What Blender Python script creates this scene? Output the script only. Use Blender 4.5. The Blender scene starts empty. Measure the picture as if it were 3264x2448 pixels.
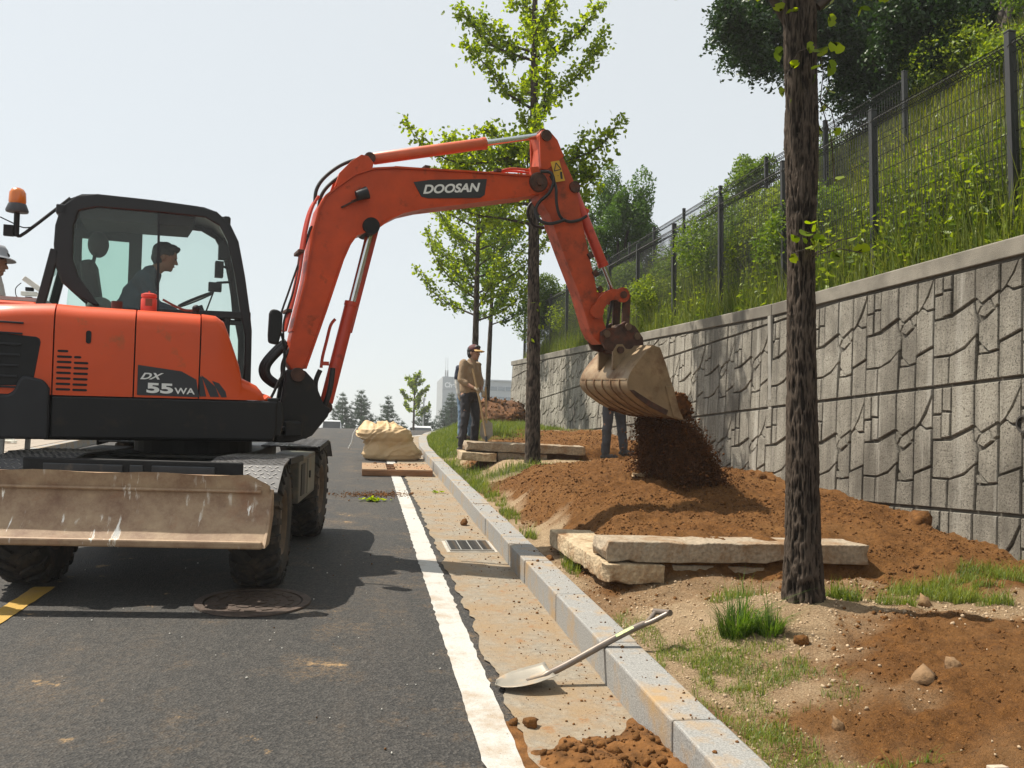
import bpy, bmesh, math, random
import numpy as np
from mathutils import Vector, Matrix, noise as mnoise

random.seed(7)
RNG = np.random.default_rng(11)
SC = bpy.context.scene
COL = SC.collection
S = 0.0853                      # the road climbs 8.5 % along +Y

# ------------------------------------------------------------ camera
cam_d = bpy.data.cameras.new('camera')
cam = bpy.data.objects.new('camera', cam_d)
COL.objects.link(cam)
cam_d.sensor_fit = 'HORIZONTAL'
cam_d.sensor_width = 36.0
cam_d.lens = 36.0 * 2760.0 / 3264.0
cam_d.clip_start = 0.05
cam_d.clip_end = 3000.0
YAW, PITCH, ROLL = math.radians(9.9007), math.radians(5.1168), math.radians(1.2)
F = Vector((math.sin(YAW) * math.cos(PITCH), math.cos(YAW) * math.cos(PITCH), math.sin(PITCH)))
R = Vector((math.cos(YAW), -math.sin(YAW), 0))
U = R.cross(F)
R2 = R * math.cos(ROLL) + U * math.sin(ROLL)
U2 = U * math.cos(ROLL) - R * math.sin(ROLL)
m = Matrix((R2, U2, -F)).transposed().to_4x4()
m.translation = (0, 0, 1.5)
cam.matrix_world = m
SC.camera = cam

# ------------------------------------------------------------ light
SUN_TO = Vector((-0.51, 0.25, 1.0)).normalized()
world = bpy.data.worlds.new('World')
SC.world = world
world.use_nodes = True
wn = world.node_tree
bg = wn.nodes['Background']
sky = wn.nodes.new('ShaderNodeTexSky')
sky.sky_type = 'NISHITA'
sky.sun_disc = False
sky.sun_elevation = math.asin(SUN_TO.z)
sky.sun_rotation = math.atan2(SUN_TO.x, SUN_TO.y)
sky.altitude = 0
sky.air_density = 1.0
sky.dust_density = 1.5
sky.ozone_density = 1.0
veil = wn.nodes.new('ShaderNodeMixRGB')        # even, milky summer haze over the whole sky
veil.blend_type = 'ADD'
veil.inputs[0].default_value = 1.0
veil.inputs[2].default_value = (3.86, 4.0, 3.93, 1)
thin = wn.nodes.new('ShaderNodeMixRGB')
thin.blend_type = 'MULTIPLY'
thin.inputs[0].default_value = 1.0
thin.inputs[2].default_value = (0.20, 0.20, 0.20, 1)
wn.links.new(sky.outputs[0], thin.inputs[1])
wn.links.new(thin.outputs[0], veil.inputs[1])
wn.links.new(veil.outputs[0], bg.inputs[0])
bg.inputs[1].default_value = 0.12
sun_d = bpy.data.lights.new('sun', 'SUN')
sun_d.energy = 5.0
sun_d.angle = math.radians(0.6)
sun_d.color = (1.0, 0.93, 0.81)
sun = bpy.data.objects.new('sun', sun_d)
COL.objects.link(sun)
sun.rotation_euler = SUN_TO.to_track_quat('Z', 'Y').to_euler()
sun.location = (-20, 10, 40)
SC.view_settings.view_transform = 'Standard'
SC.view_settings.look = 'None'
SC.view_settings.gamma = 1.0
SC.view_settings.exposure = 0.55
SC.view_settings.use_curve_mapping = False
SC.cycles.use_denoising = True
SC.cycles.max_bounces = 8
SC.cycles.transparent_max_bounces = 12

# ------------------------------------------------------------ noise (numpy)
def _hash(ix, iy, iz, seed):
    h = (ix.astype(np.int64) * 374761393 + iy.astype(np.int64) * 668265263 + iz.astype(np.int64) * 2147483647 + seed * 974634541) & 0xFFFFFFFF
    h = ((h ^ (h >> 13)) * 1274126177) & 0xFFFFFFFF
    h = (h ^ (h >> 16)) & 0xFFFFFFFF
    return h / 4294967295.0

def vnoise(x, y, z=None, seed=0):
    x = np.asarray(x, float); y = np.asarray(y, float)
    z = np.zeros_like(x) if z is None else np.asarray(z, float)
    ix, iy, iz = np.floor(x), np.floor(y), np.floor(z)
    fx, fy, fz = x - ix, y - iy, z - iz
    fx, fy, fz = [t * t * (3 - 2 * t) for t in (fx, fy, fz)]
    r = 0
    for dx in (0, 1):
        for dy in (0, 1):
            for dz in (0, 1):
                wgt = (fx if dx else 1 - fx) * (fy if dy else 1 - fy) * (fz if dz else 1 - fz)
                r = r + wgt * _hash(ix + dx, iy + dy, iz + dz, seed)
    return r * 2 - 1

def fbm(x, y, z=None, oct=4, seed=0, gain=0.5):
    a, f, r = 1.0, 1.0, 0
    for i in range(oct):
        r = r + a * vnoise(np.asarray(x) * f, np.asarray(y) * f, None if z is None else np.asarray(z) * f, seed + i * 17)
        a *= gain; f *= 2.03
    return r

# ------------------------------------------------------------ materials
MATS = {}
def _nt(name):
    mt = bpy.data.materials.new(name)
    mt.use_nodes = True
    nt = mt.node_tree
    return mt, nt, nt.nodes['Principled BSDF']

def mat(name, col, rough=0.6, metal=0.0, var=0.15, scale=8.0, bump=0.0, bscale=60.0, spec=0.5, col2=None, coat=0.0, trans=0.0, sub=None, thr=None, detail=4.0, stretch=None, dirt=None):
    """principled material whose colour varies with noise in object space; dirt=(colour, amount, scale) lays blotches over it"""
    if name in MATS:
        return MATS[name]
    mt, nt, b = _nt(name)
    N, L = nt.nodes, nt.links
    tc = N.new('ShaderNodeTexCoord')
    vec = tc.outputs['Object']
    if stretch:
        mp = N.new('ShaderNodeMapping'); mp.inputs['Scale'].default_value = stretch
        L.new(vec, mp.inputs[0]); vec = mp.outputs[0]
    nz = N.new('ShaderNodeTexNoise'); nz.inputs['Scale'].default_value = scale; nz.inputs['Detail'].default_value = detail
    L.new(vec, nz.inputs['Vector'])
    rp = N.new('ShaderNodeValToRGB')
    c1 = [max(0, c * (1 - var)) for c in col]
    c2 = list(col2) if col2 else [min(1, c * (1 + var)) for c in col]
    lo, hi = thr if thr else (0.3, 0.7)
    rp.color_ramp.elements[0].position = lo; rp.color_ramp.elements[0].color = (*c1, 1)
    rp.color_ramp.elements[1].position = hi; rp.color_ramp.elements[1].color = (*c2, 1)
    L.new(nz.outputs['Fac'], rp.inputs[0])
    out = rp.outputs[0]
    if dirt:
        nd = N.new('ShaderNodeTexNoise'); nd.inputs['Scale'].default_value = dirt[2]; nd.inputs['Detail'].default_value = 8; nd.inputs['Roughness'].default_value = 0.65
        L.new(tc.outputs['Object'], nd.inputs['Vector'])
        mr = N.new('ShaderNodeMapRange'); mr.inputs[1].default_value = 0.62 - 0.3 * dirt[1]; mr.inputs[2].default_value = 0.78 - 0.2 * dirt[1]
        L.new(nd.outputs['Fac'], mr.inputs[0])
        mx = N.new('ShaderNodeMixRGB'); L.new(mr.outputs[0], mx.inputs[0]); L.new(out, mx.inputs[1]); mx.inputs[2].default_value = (*dirt[0], 1)
        out = mx.outputs[0]
        m2 = N.new('ShaderNodeMapRange'); L.new(mr.outputs[0], m2.inputs[0]); m2.inputs[3].default_value = rough; m2.inputs[4].default_value = max(rough, 0.85)
        L.new(m2.outputs[0], b.inputs['Roughness'])
    else:
        b.inputs['Roughness'].default_value = rough
    L.new(out, b.inputs['Base Color'])
    b.inputs['Metallic'].default_value = metal
    b.inputs['Specular IOR Level'].default_value = spec
    b.inputs['Coat Weight'].default_value = coat
    b.inputs['Coat Roughness'].default_value = 0.12
    b.inputs['Transmission Weight'].default_value = trans
    if bump > 0:
        nb = N.new('ShaderNodeTexNoise'); nb.inputs['Scale'].default_value = bscale; nb.inputs['Detail'].default_value = 6
        L.new(vec, nb.inputs['Vector'])
        bm_ = N.new('ShaderNodeBump'); bm_.inputs['Strength'].default_value = bump; bm_.inputs['Distance'].default_value = 0.02
        L.new(nb.outputs['Fac'], bm_.inputs['Height']); L.new(bm_.outputs[0], b.inputs['Normal'])
    MATS[name] = mt
    return mt

def leafmat(name, col, col2, transl=0.45, rough=0.45, scale=3.0):
    if name in MATS:
        return MATS[name]
    mt, nt, b = _nt(name)
    N, L = nt.nodes, nt.links
    geo = N.new('ShaderNodeNewGeometry')
    tc = N.new('ShaderNodeTexCoord')
    nz = N.new('ShaderNodeTexNoise'); nz.inputs['Scale'].default_value = scale; nz.inputs['Detail'].default_value = 3
    L.new(tc.outputs['Object'], nz.inputs['Vector'])
    ad = N.new('ShaderNodeMath'); ad.operation = 'MULTIPLY_ADD'; ad.inputs[1].default_value = 0.55; L.new(geo.outputs['Random Per Island'], ad.inputs[0])
    sc = N.new('ShaderNodeMath'); sc.operation = 'MULTIPLY'; sc.inputs[1].default_value = 0.55; L.new(nz.outputs['Fac'], sc.inputs[0]); L.new(sc.outputs[0], ad.inputs[2])
    rp = N.new('ShaderNodeValToRGB')
    rp.color_ramp.elements[0].position = 0.2; rp.color_ramp.elements[0].color = (*col, 1)
    rp.color_ramp.elements[1].position = 0.85; rp.color_ramp.elements[1].color = (*col2, 1)
    L.new(ad.outputs[0], rp.inputs[0])
    L.new(rp.outputs[0], b.inputs['Base Color'])
    b.inputs['Roughness'].default_value = rough
    b.inputs['Specular IOR Level'].default_value = 0.35
    tr = N.new('ShaderNodeBsdfTranslucent')
    hs = N.new('ShaderNodeHueSaturation'); hs.inputs['Value'].default_value = 1.5; hs.inputs['Saturation'].default_value = 1.1; hs.inputs['Hue'].default_value = 0.485
    L.new(rp.outputs[0], hs.inputs['Color']); L.new(hs.outputs[0], tr.inputs[0])
    ms = N.new('ShaderNodeMixShader'); ms.inputs[0].default_value = transl
    L.new(b.outputs[0], ms.inputs[1]); L.new(tr.outputs[0], ms.inputs[2])
    L.new(ms.outputs[0], N['Material Output'].inputs[0])
    MATS[name] = mt
    return mt

def glassmat(name, col, mixf=0.25, rough=0.02):
    mt, nt, b = _nt(name)
    N, L = nt.nodes, nt.links
    tp = N.new('ShaderNodeBsdfTransparent'); tp.inputs[0].default_value = (*col, 1)
    gl = N.new('ShaderNodeBsdfGlossy'); gl.inputs['Roughness'].default_value = rough
    fr = N.new('ShaderNodeFresnel'); fr.inputs[0].default_value = 1.45
    ms = N.new('ShaderNodeMixShader'); L.new(fr.outputs[0], ms.inputs[0]); L.new(tp.outputs[0], ms.inputs[1]); L.new(gl.outputs[0], ms.inputs[2])
    L.new(ms.outputs[0], N['Material Output'].inputs[0])
    MATS[name] = mt
    return mt

# ------------------------------------------------------------ mesh helpers
def link(name, me, parent=None, mat_=None, local=None):
    o = bpy.data.objects.new(name, me)
    COL.objects.link(o)
    if mat_ is not None:
        for x in (mat_ if isinstance(mat_, (list, tuple)) else [mat_]):
            me.materials.append(x)
    if parent is not None:
        o.parent = parent
    if local is not None:
        o.matrix_local = local
    return o

def tag(o, label=None, cat=None, group=None, kind=None):
    if label: o['label'] = label
    if cat: o['category'] = cat
    if group: o['group'] = group
    if kind: o['kind'] = kind
    return o

def empty(name, loc=(0, 0, 0), rz=0.0, label=None, cat=None, group=None, kind=None):
    o = bpy.data.objects.new(name, None)
    COL.objects.link(o)
    o.location = loc
    o.rotation_euler = (0, 0, rz)
    o.empty_display_size = 0.2
    return tag(o, label, cat, group, kind)

def bevel(o, w=0.01, seg=2, ang=35):
    md = o.modifiers.new('Bevel', 'BEVEL')
    md.width = w; md.segments = seg; md.limit_method = 'ANGLE'; md.angle_limit = math.radians(ang)
    md.harden_normals = False
    return o

def smooth(o, ang=40):
    me = o.data
    me.polygons.foreach_set('use_smooth', np.ones(len(me.polygons), bool))
    try:
        me.set_sharp_from_angle(angle=math.radians(ang))
    except Exception:
        pass
    return o

class MB:
    """collects shapes for ONE mesh"""
    def __init__(self):
        self.v, self.f = [], []
    def add(self, verts, faces):
        b = len(self.v)
        self.v += [tuple(p) for p in verts]
        self.f += [tuple(i + b for i in f) for f in faces]
        return self
    def box(self, c, s, rot=None):
        hx, hy, hz = s[0] / 2, s[1] / 2, s[2] / 2
        pts = [Vector((x * hx, y * hy, z * hz)) for z in (-1, 1) for x, y in ((-1, -1), (1, -1), (1, 1), (-1, 1))]
        if rot is not None:
            pts = [rot @ p for p in pts]
        c = Vector(c)
        return self.add([p + c for p in pts], [(3, 2, 1, 0), (4, 5, 6, 7), (0, 1, 5, 4), (1, 2, 6, 5), (2, 3, 7, 6), (3, 0, 4, 7)])
    def bar(self, p0, p1, wd, th, up=(0, 0, 1)):
        p0, p1 = Vector(p0), Vector(p1)
        d = (p1 - p0); ln = d.length; d.normalize()
        s = d.cross(Vector(up))
        if s.length < 1e-4: s = d.cross(Vector((1, 0, 0)))
        s.normalize(); n = s.cross(d)
        return self.box((p0 + p1) / 2, (ln, wd, th), Matrix((d, s, n)).transposed())
    def prism(self, poly, a, b, axis='v'):
        """polygon in (u,w) swept from v=a to v=b; axis 'v' (u,v,w), 'w' poly in (u,v) swept in w, 'u' poly in (v,w) swept in u"""
        n = len(poly)
        area = sum(poly[i][0] * poly[(i + 1) % n][1] - poly[(i + 1) % n][0] * poly[i][1] for i in range(n))
        if area < 0: poly = poly[::-1]
        def P(p, t):
            return {'v': (p[0], t, p[1]), 'w': (p[0], p[1], t), 'u': (t, p[0], p[1])}[axis]
        vs = [P(p, a) for p in poly] + [P(p, b) for p in poly]
        fs = [tuple(range(n)), tuple(range(2 * n - 1, n - 1, -1))]
        for i in range(n):
            j = (i + 1) % n
            fs.append((j, i, n + i, n + j))
        if axis == 'w': fs = [f[::-1] for f in fs]
        if axis == 'u': fs = [f[::-1] for f in fs]
        return self.add(vs, fs)
    def tube(self, path, r, n=8, caps=True):
        path = [Vector(p) for p in path]
        rs = r if isinstance(r, (list, tuple)) else [r] * len(path)
        ring = []
        t0 = (path[1] - path[0]).normalized()
        ref = t0.orthogonal().normalized()
        for i, p in enumerate(path):
            t = (path[min(i + 1, len(path) - 1)] - path[max(i - 1, 0)])
            if t.length < 1e-9: t = t0
            t.normalize()
            ref = (ref - t * ref.dot(t))
            if ref.length < 1e-6: ref = t.orthogonal()
            ref.normalize()
            bn = t.cross(ref)
            ring.append([p + (ref * math.cos(2 * math.pi * k / n) + bn * math.sin(2 * math.pi * k / n)) * rs[i] for k in range(n)])
        vs = [q for rr in ring for q in rr]
        fs = []
        for i in range(len(path) - 1):
            for k in range(n):
                k2 = (k + 1) % n
                fs.append((i * n + k, i * n + k2, (i + 1) * n + k2, (i + 1) * n + k))
        if caps:
            fs.append(tuple(range(n - 1, -1, -1)))
            fs.append(tuple((len(path) - 1) * n + k for k in range(n)))
        return self.add(vs, fs)
    def capsule(self, p0, r0, p1, r1, n=14, sc=(1, 1, 1)):
        p0, p1 = Vector(p0), Vector(p1)
        d = p1 - p0
        ln = max(d.length, 1e-5)
        d = d / ln
        path, rs = [], []
        for a in (-88, -60, -30, 0):
            path.append(p0 + d * (r0 * math.sin(math.radians(a)))); rs.append(max(0.001, r0 * math.cos(math.radians(a))))
        for a in (0, 30, 60, 88):
            path.append(p1 + d * (r1 * math.sin(math.radians(a)))); rs.append(max(0.001, r1 * math.cos(math.radians(a))))
        return self.tube(path, rs, n)
    def ell(self, c, r, rot=None, nu=16, nv=10):
        vs, fs = [], []
        c = Vector(c)
        for j in range(nv + 1):
            th = math.pi * j / nv
            for i in range(nu):
                ph = 2 * math.pi * i / nu
                p = Vector((r[0] * math.sin(th) * math.cos(ph), r[1] * math.sin(th) * math.sin(ph), r[2] * math.cos(th)))
                if rot is not None: p = rot @ p
                vs.append(c + p)
        for j in range(nv):
            for i in range(nu):
                i2 = (i + 1) % nu
                fs.append((j * nu + i, (j + 1) * nu + i, (j + 1) * nu + i2, j * nu + i2))
        return self.add(vs, fs)
    def lathe(self, prof, c, axis, n=24):
        """prof: list of (r, t) along axis"""
        axis = Vector(axis).normalized(); c = Vector(c)
        a = axis.orthogonal().normalized(); b = axis.cross(a)
        vs, fs = [], []
        for r, t in prof:
            for k in range(n):
                an = 2 * math.pi * k / n
                vs.append(c + axis * t + (a * math.cos(an) + b * math.sin(an)) * r)
        for i in range(len(prof) - 1):
            for k in range(n):
                k2 = (k + 1) % n
                fs.append((i * n + k, i * n + k2, (i + 1) * n + k2, (i + 1) * n + k))
        return self.add(vs, fs)
    def mesh(self, name='m'):
        me = bpy.data.meshes.new(name)
        me.from_pydata(self.v, [], self.f)
        me.update()
        return me
    def build(self, name, mt, parent=None, local=None, bev=0, sm=0, seg=2):
        o = link(name, self.mesh(name), parent, mt, local)
        if sm: smooth(o, sm)
        if bev: bevel(o, bev, seg)
        return o

def raw_mesh(name, verts, faces, smooth_=False):
    """verts (n,3), faces (m,k) numpy arrays, all faces of k corners"""
    me = bpy.data.meshes.new(name)
    verts = np.ascontiguousarray(verts, np.float32); faces = np.ascontiguousarray(faces, np.int32)
    k = faces.shape[1]
    me.vertices.add(len(verts)); me.vertices.foreach_set('co', verts.ravel())
    me.loops.add(faces.size); me.loops.foreach_set('vertex_index', faces.ravel())
    me.polygons.add(len(faces))
    me.polygons.foreach_set('loop_start', np.arange(0, faces.size, k, dtype=np.int32))
    me.polygons.foreach_set('loop_total', np.full(len(faces), k, np.int32))
    if smooth_:
        me.polygons.foreach_set('use_smooth', np.ones(len(faces), bool))
    me.update(calc_edges=True)
    return me

def scatter(tv, tf, pos, rot, scl):
    """copies of a template (tv,tf) at pos with rotation matrices rot (n,3,3) and scale scl (n,) or (n,3)"""
    tv = np.asarray(tv, float); tf = np.asarray(tf, int)
    n = len(pos)
    scl = np.asarray(scl, float)
    if scl.ndim == 1: scl = np.repeat(scl[:, None], 3, 1)
    V = tv[None] * scl[:, None, :]
    V = np.einsum('nij,nkj->nki', rot, V) + np.asarray(pos)[:, None, :]
    Fc = tf[None] + (np.arange(n) * len(tv))[:, None, None]
    return V.reshape(-1, 3), Fc.reshape(-1, tf.shape[1])

def rand_rot(n, tilt=math.pi, rng=RNG):
    """random rotations: yaw any, tilt up to tilt, spin any"""
    a = rng.uniform(0, 2 * math.pi, n); t = rng.uniform(0, 1, n) * tilt; s = rng.uniform(0, 2 * math.pi, n)
    def Rz(x):
        c, q = np.cos(x), np.sin(x); z = np.zeros_like(x); o = np.ones_like(x)
        return np.stack([np.stack([c, -q, z], -1), np.stack([q, c, z], -1), np.stack([z, z, o], -1)], -2)
    def Rx(x):
        c, q = np.cos(x), np.sin(x); z = np.zeros_like(x); o = np.ones_like(x)
        return np.stack([np.stack([o, z, z], -1), np.stack([z, c, -q], -1), np.stack([z, q, c], -1)], -2)
    return Rz(a) @ Rx(t) @ Rz(s)

def remesh(mb, voxel=0.014, smooth_it=4, name='body', disp=0.0, dscale=12.0, seed=0):
    """one continuous surface round the collected shapes"""
    me = mb.mesh(name)
    o = bpy.data.objects.new('tmp', me); COL.objects.link(o)
    md = o.modifiers.new('r', 'REMESH'); md.mode = 'VOXEL'; md.voxel_size = voxel; md.use_smooth_shade = True
    if smooth_it:
        sm = o.modifiers.new('s', 'SMOOTH'); sm.iterations = smooth_it; sm.factor = 0.5
    dg = bpy.context.evaluated_depsgraph_get()
    nm = bpy.data.meshes.new_from_object(o.evaluated_get(dg))
    bpy.data.objects.remove(o); bpy.data.meshes.remove(me)
    nm.name = name
    if disp:
        n = len(nm.vertices)
        co = np.empty(n * 3, np.float32); nm.vertices.foreach_get('co', co); co = co.reshape(-1, 3)
        no = np.empty(n * 3, np.float32); nm.vertices.foreach_get('normal', no); no = no.reshape(-1, 3)
        d = fbm(co[:, 0] * dscale, co[:, 1] * dscale, co[:, 2] * dscale * 0.6, 3, seed)
        d = 1 - np.abs(d) * 2
        co += no * (d * disp)[:, None]
        nm.vertices.foreach_set('co', co.ravel()); nm.update()
    nm.polygons.foreach_set('use_smooth', np.ones(len(nm.polygons), bool))
    return nm

def text_mesh(txt, size, bold=0.0, shear=0.0, extrude=0.0015, width=1.0):
    cu = bpy.data.curves.new('t', 'FONT')
    cu.body = txt; cu.size = size; cu.shear = shear; cu.offset = bold; cu.extrude = extrude
    o = bpy.data.objects.new('t', cu); COL.objects.link(o)
    dg = bpy.context.evaluated_depsgraph_get()
    me = bpy.data.meshes.new_from_object(o.evaluated_get(dg))
    bpy.data.objects.remove(o); bpy.data.curves.remove(cu)
    return me

def fit_text(me, poly_lo, poly_hi, frame):
    """fit text mesh to a box given in the plane by lower-left and upper-right, mapped by frame(x,y,z)->xyz"""
    n = len(me.vertices)
    co = np.empty(n * 3, np.float32); me.vertices.foreach_get('co', co); co = co.reshape(-1, 3)
    mn, mx = co.min(0), co.max(0)
    x = poly_lo[0] + (co[:, 0] - mn[0]) / (mx[0] - mn[0]) * (poly_hi[0] - poly_lo[0])
    y = poly_lo[1] + (co[:, 1] - mn[1]) / (mx[1] - mn[1]) * (poly_hi[1] - poly_lo[1])
    out = frame(x, y, co[:, 2])
    me.vertices.foreach_set('co', np.ascontiguousarray(out, np.float32).ravel()); me.update()
    return me

# ============================================================ THE SETTING
def ss(a, b, x):
    t = np.clip((np.asarray(x, float) - a) / (b - a), 0, 1)
    return t * t * (3 - 2 * t)

Y0, CC = 24.0, 0.00261
def zr(y):
    """height of the road: an even climb that rounds over a crest"""
    y = np.asarray(y, float)
    t = np.clip(y - Y0, 0, S / (2 * CC))
    return np.where(y < Y0, S * y, S * Y0 + S * t - CC * t * t)

KX = np.array([[-40, 1.28], [16.5, 1.28], [19, 1.30], [22, 1.47], [24, 1.75], [25.5, 2.15], [27, 2.85], [28.2, 3.7], [29.2, 4.7], [29.6, 5.2]])
def kerbx(y):
    return np.interp(y, KX[:, 1 - 1], KX[:, 1])

def grid_mesh(name, xs, ys, zf, mt, smooth_=True, parent=None):
    X, Y = np.meshgrid(xs, ys)
    Z = zf(X, Y)
    v = np.stack([X, Y, Z], -1).reshape(-1, 3)
    nx, ny = len(xs), len(ys)
    i = np.arange((ny - 1) * (nx - 1)); r, c = i // (nx - 1), i % (nx - 1)
    a = r * nx + c
    f = np.stack([a, a + 1, a + nx + 1, a + nx], -1)
    return link(name, raw_mesh(name, v, f, smooth_), parent, mt)

# ---- asphalt
mt, nt, b = _nt('asphalt')
N, L = nt.nodes, nt.links
tc = N.new('ShaderNodeTexCoord'); V_ = tc.outputs['Object']
def _noise(sc, det=4, rough=0.5, vec=None):
    n = N.new('ShaderNodeTexNoise'); n.inputs['Scale'].default_value = sc; n.inputs['Detail'].default_value = det; n.inputs['Roughness'].default_value = rough
    L.new(vec or V_, n.inputs['Vector']); return n.outputs['Fac']
def _ramp(src, p0, c0, p1, c1):
    r = N.new('ShaderNodeValToRGB'); r.color_ramp.elements[0].position = p0; r.color_ramp.elements[1].position = p1
    r.color_ramp.elements[0].color = (*c0, 1); r.color_ramp.elements[1].color = (*c1, 1)
    L.new(src, r.inputs[0]); return r.outputs[0]
def _mix(fac, a, b_):
    m_ = N.new('ShaderNodeMixRGB')
    for i, s in enumerate((fac, a, b_)):
        if isinstance(s, (tuple, list)): m_.inputs[i].default_value = (*s, 1)
        elif isinstance(s, float): m_.inputs[i].default_value = s
        else: L.new(s, m_.inputs[i])
    return m_.outputs[0]
def _vor(sc, feature='F1', rnd=1.0):
    n = N.new('ShaderNodeTexVoronoi'); n.inputs['Scale'].default_value = sc; n.feature = feature; n.inputs['Randomness'].default_value = rnd
    L.new(V_, n.inputs['Vector']); return n
vo = _vor(85)
agg = _ramp(vo.outputs['Color'], 0.15, (0.002, 0.002, 0.002), 0.90, (0.068, 0.062, 0.055))
base = _mix(0.22, agg, _ramp(_noise(1.3, 5, 0.6), 0.3, (0.013, 0.0125, 0.013), 0.7, (0.031, 0.028, 0.025)))
base = _mix(_ramp(_noise(75, 3, 0.6), 0.50, (0, 0, 0), 0.60, (0.8, 0.8, 0.8)), base, (0.012, 0.012, 0.012))
dust = _ramp(_noise(2.1, 9, 0.7), 0.52, (0, 0, 0), 0.72, (1, 1, 1))
dust2 = _ramp(_noise(45, 3, 0.6), 0.40, (0.0, 0.0, 0.0), 0.65, (1, 1, 1))
dm = N.new('ShaderNodeMath'); dm.operation = 'MULTIPLY'; L.new(dust, dm.inputs[0]); L.new(dust2, dm.inputs[1])
sx = N.new('ShaderNodeSeparateXYZ'); L.new(V_, sx.inputs[0])
near_k = N.new('ShaderNodeMapRange'); near_k.inputs[1].default_value = -1.2; near_k.inputs[2].default_value = 0.9; near_k.inputs[3].default_value = 0.35; near_k.inputs[4].default_value = 1.0
L.new(sx.outputs[0], near_k.inputs[0])
dm2 = N.new('ShaderNodeMath'); dm2.operation = 'MULTIPLY'; L.new(dm.outputs[0], dm2.inputs[0]); L.new(near_k.outputs[0], dm2.inputs[1])
mpt = N.new('ShaderNodeMapping'); mpt.inputs['Scale'].default_value = (1.6, 0.10, 1); L.new(V_, mpt.inputs[0])
trk = _ramp(_noise(1.0, 6, 0.65, mpt.outputs[0]), 0.48, (0, 0, 0), 0.68, (0.55, 0.55, 0.55))
tkm = N.new('ShaderNodeMath'); tkm.operation = 'MULTIPLY'; L.new(trk, tkm.inputs[0]); L.new(_ramp(_noise(26, 5, 0.7), 0.42, (0, 0, 0), 0.62, (1, 1, 1)), tkm.inputs[1])
base = _mix(tkm.outputs[0], base, (0.085, 0.064, 0.045))
base = _mix(dm2.outputs[0], base, (0.20, 0.125, 0.060))
sp = _ramp(_vor(38).outputs['Distance'], 0.035, (1, 1, 1), 0.05, (0, 0, 0))
sp2 = _ramp(_noise(17, 2), 0.60, (0, 0, 0), 0.66, (1, 1, 1))
spm = N.new('ShaderNodeMath'); spm.operation = 'MULTIPLY'; L.new(sp, spm.inputs[0]); L.new(sp2, spm.inputs[1])
base = _mix(spm.outputs[0], base, (0.30, 0.28, 0.26))
spot = _ramp(_noise(4.2, 8, 0.62), 0.665, (0, 0, 0), 0.72, (1, 1, 1))
base = _mix(spot, base, (0.30, 0.19, 0.085))
L.new(base, b.inputs['Base Color'])
b.inputs['Roughness'].default_value = 0.82
bp = N.new('ShaderNodeBump'); bp.inputs['Strength'].default_value = 0.5; bp.inputs['Distance'].default_value = 0.008
L.new(vo.outputs['Distance'], bp.inputs['Height']); L.new(bp.outputs[0], b.inputs['Normal'])
ASPH = mt

ys = np.concatenate([np.linspace(-30, 60, 181), np.linspace(64, 140, 20)])
road = grid_mesh('road', np.concatenate([np.linspace(-5.55, 1.4, 15), np.linspace(2.5, 30, 12)]), ys, lambda X, Y: zr(Y), ASPH)
tag(road, 'dark grey asphalt road climbing to a crest', kind='structure')
GROUNDM = mat('far_ground', (0.16, 0.15, 0.11), 0.95, var=0.3, scale=0.2)
def zgr(X, Y):
    return zr(Y) - 0.25 - 0.0 * X
gy = np.concatenate([np.linspace(-120, -30, 8), np.linspace(-25, 60, 86), np.linspace(80, 420, 12)])
ground = grid_mesh('ground', np.concatenate([np.linspace(-300, -40, 6), np.linspace(-30, 40, 8), np.linspace(60, 300, 6)]), gy, zgr, GROUNDM)
tag(ground, 'open ground reaching to the horizon', kind='structure')

# ---- painted lines (worn, with soil on them)
def paint(name, col, seed):
    m1, n1, b1 = _nt(name)
    global N, L, V_
    N, L = n1.nodes, n1.links
    tc1 = N.new('ShaderNodeTexCoord'); V_ = tc1.outputs['Object']
    base = _ramp(_noise(60, 6, 0.7), 0.28, [c * 0.8 for c in col], 0.6, col)
    base = _mix(_ramp(_noise(2.6, 9, 0.72), 0.50, (0, 0, 0), 0.74, (1, 1, 1)), base, (0.27, 0.175, 0.09))
    base = _mix(_ramp(_vor(95).outputs['Distance'], 0.10, (0.9, 0.9, 0.9), 0.17, (0, 0, 0)), base, (0.20, 0.15, 0.11)) if False else base
    pits = _ramp(_noise(130, 3, 0.6), 0.61, (0, 0, 0), 0.72, (1, 1, 1))
    base = _mix(pits, base, (0.12, 0.11, 0.10))
    L.new(base, b1.inputs['Base Color']); b1.inputs['Roughness'].default_value = 0.7
    bp1 = N.new('ShaderNodeBump'); bp1.inputs['Strength'].default_value = 0.4; bp1.inputs['Distance'].default_value = 0.004
    L.new(_noise(150, 3), bp1.inputs['Height']); L.new(bp1.outputs[0], b1.inputs['Normal'])
    return m1
WHITE_P = paint('white_line_paint', (0.47, 0.46, 0.43), 1)
YELLOW_P = paint('yellow_line_paint', (0.42, 0.25, 0.03), 2)

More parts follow.
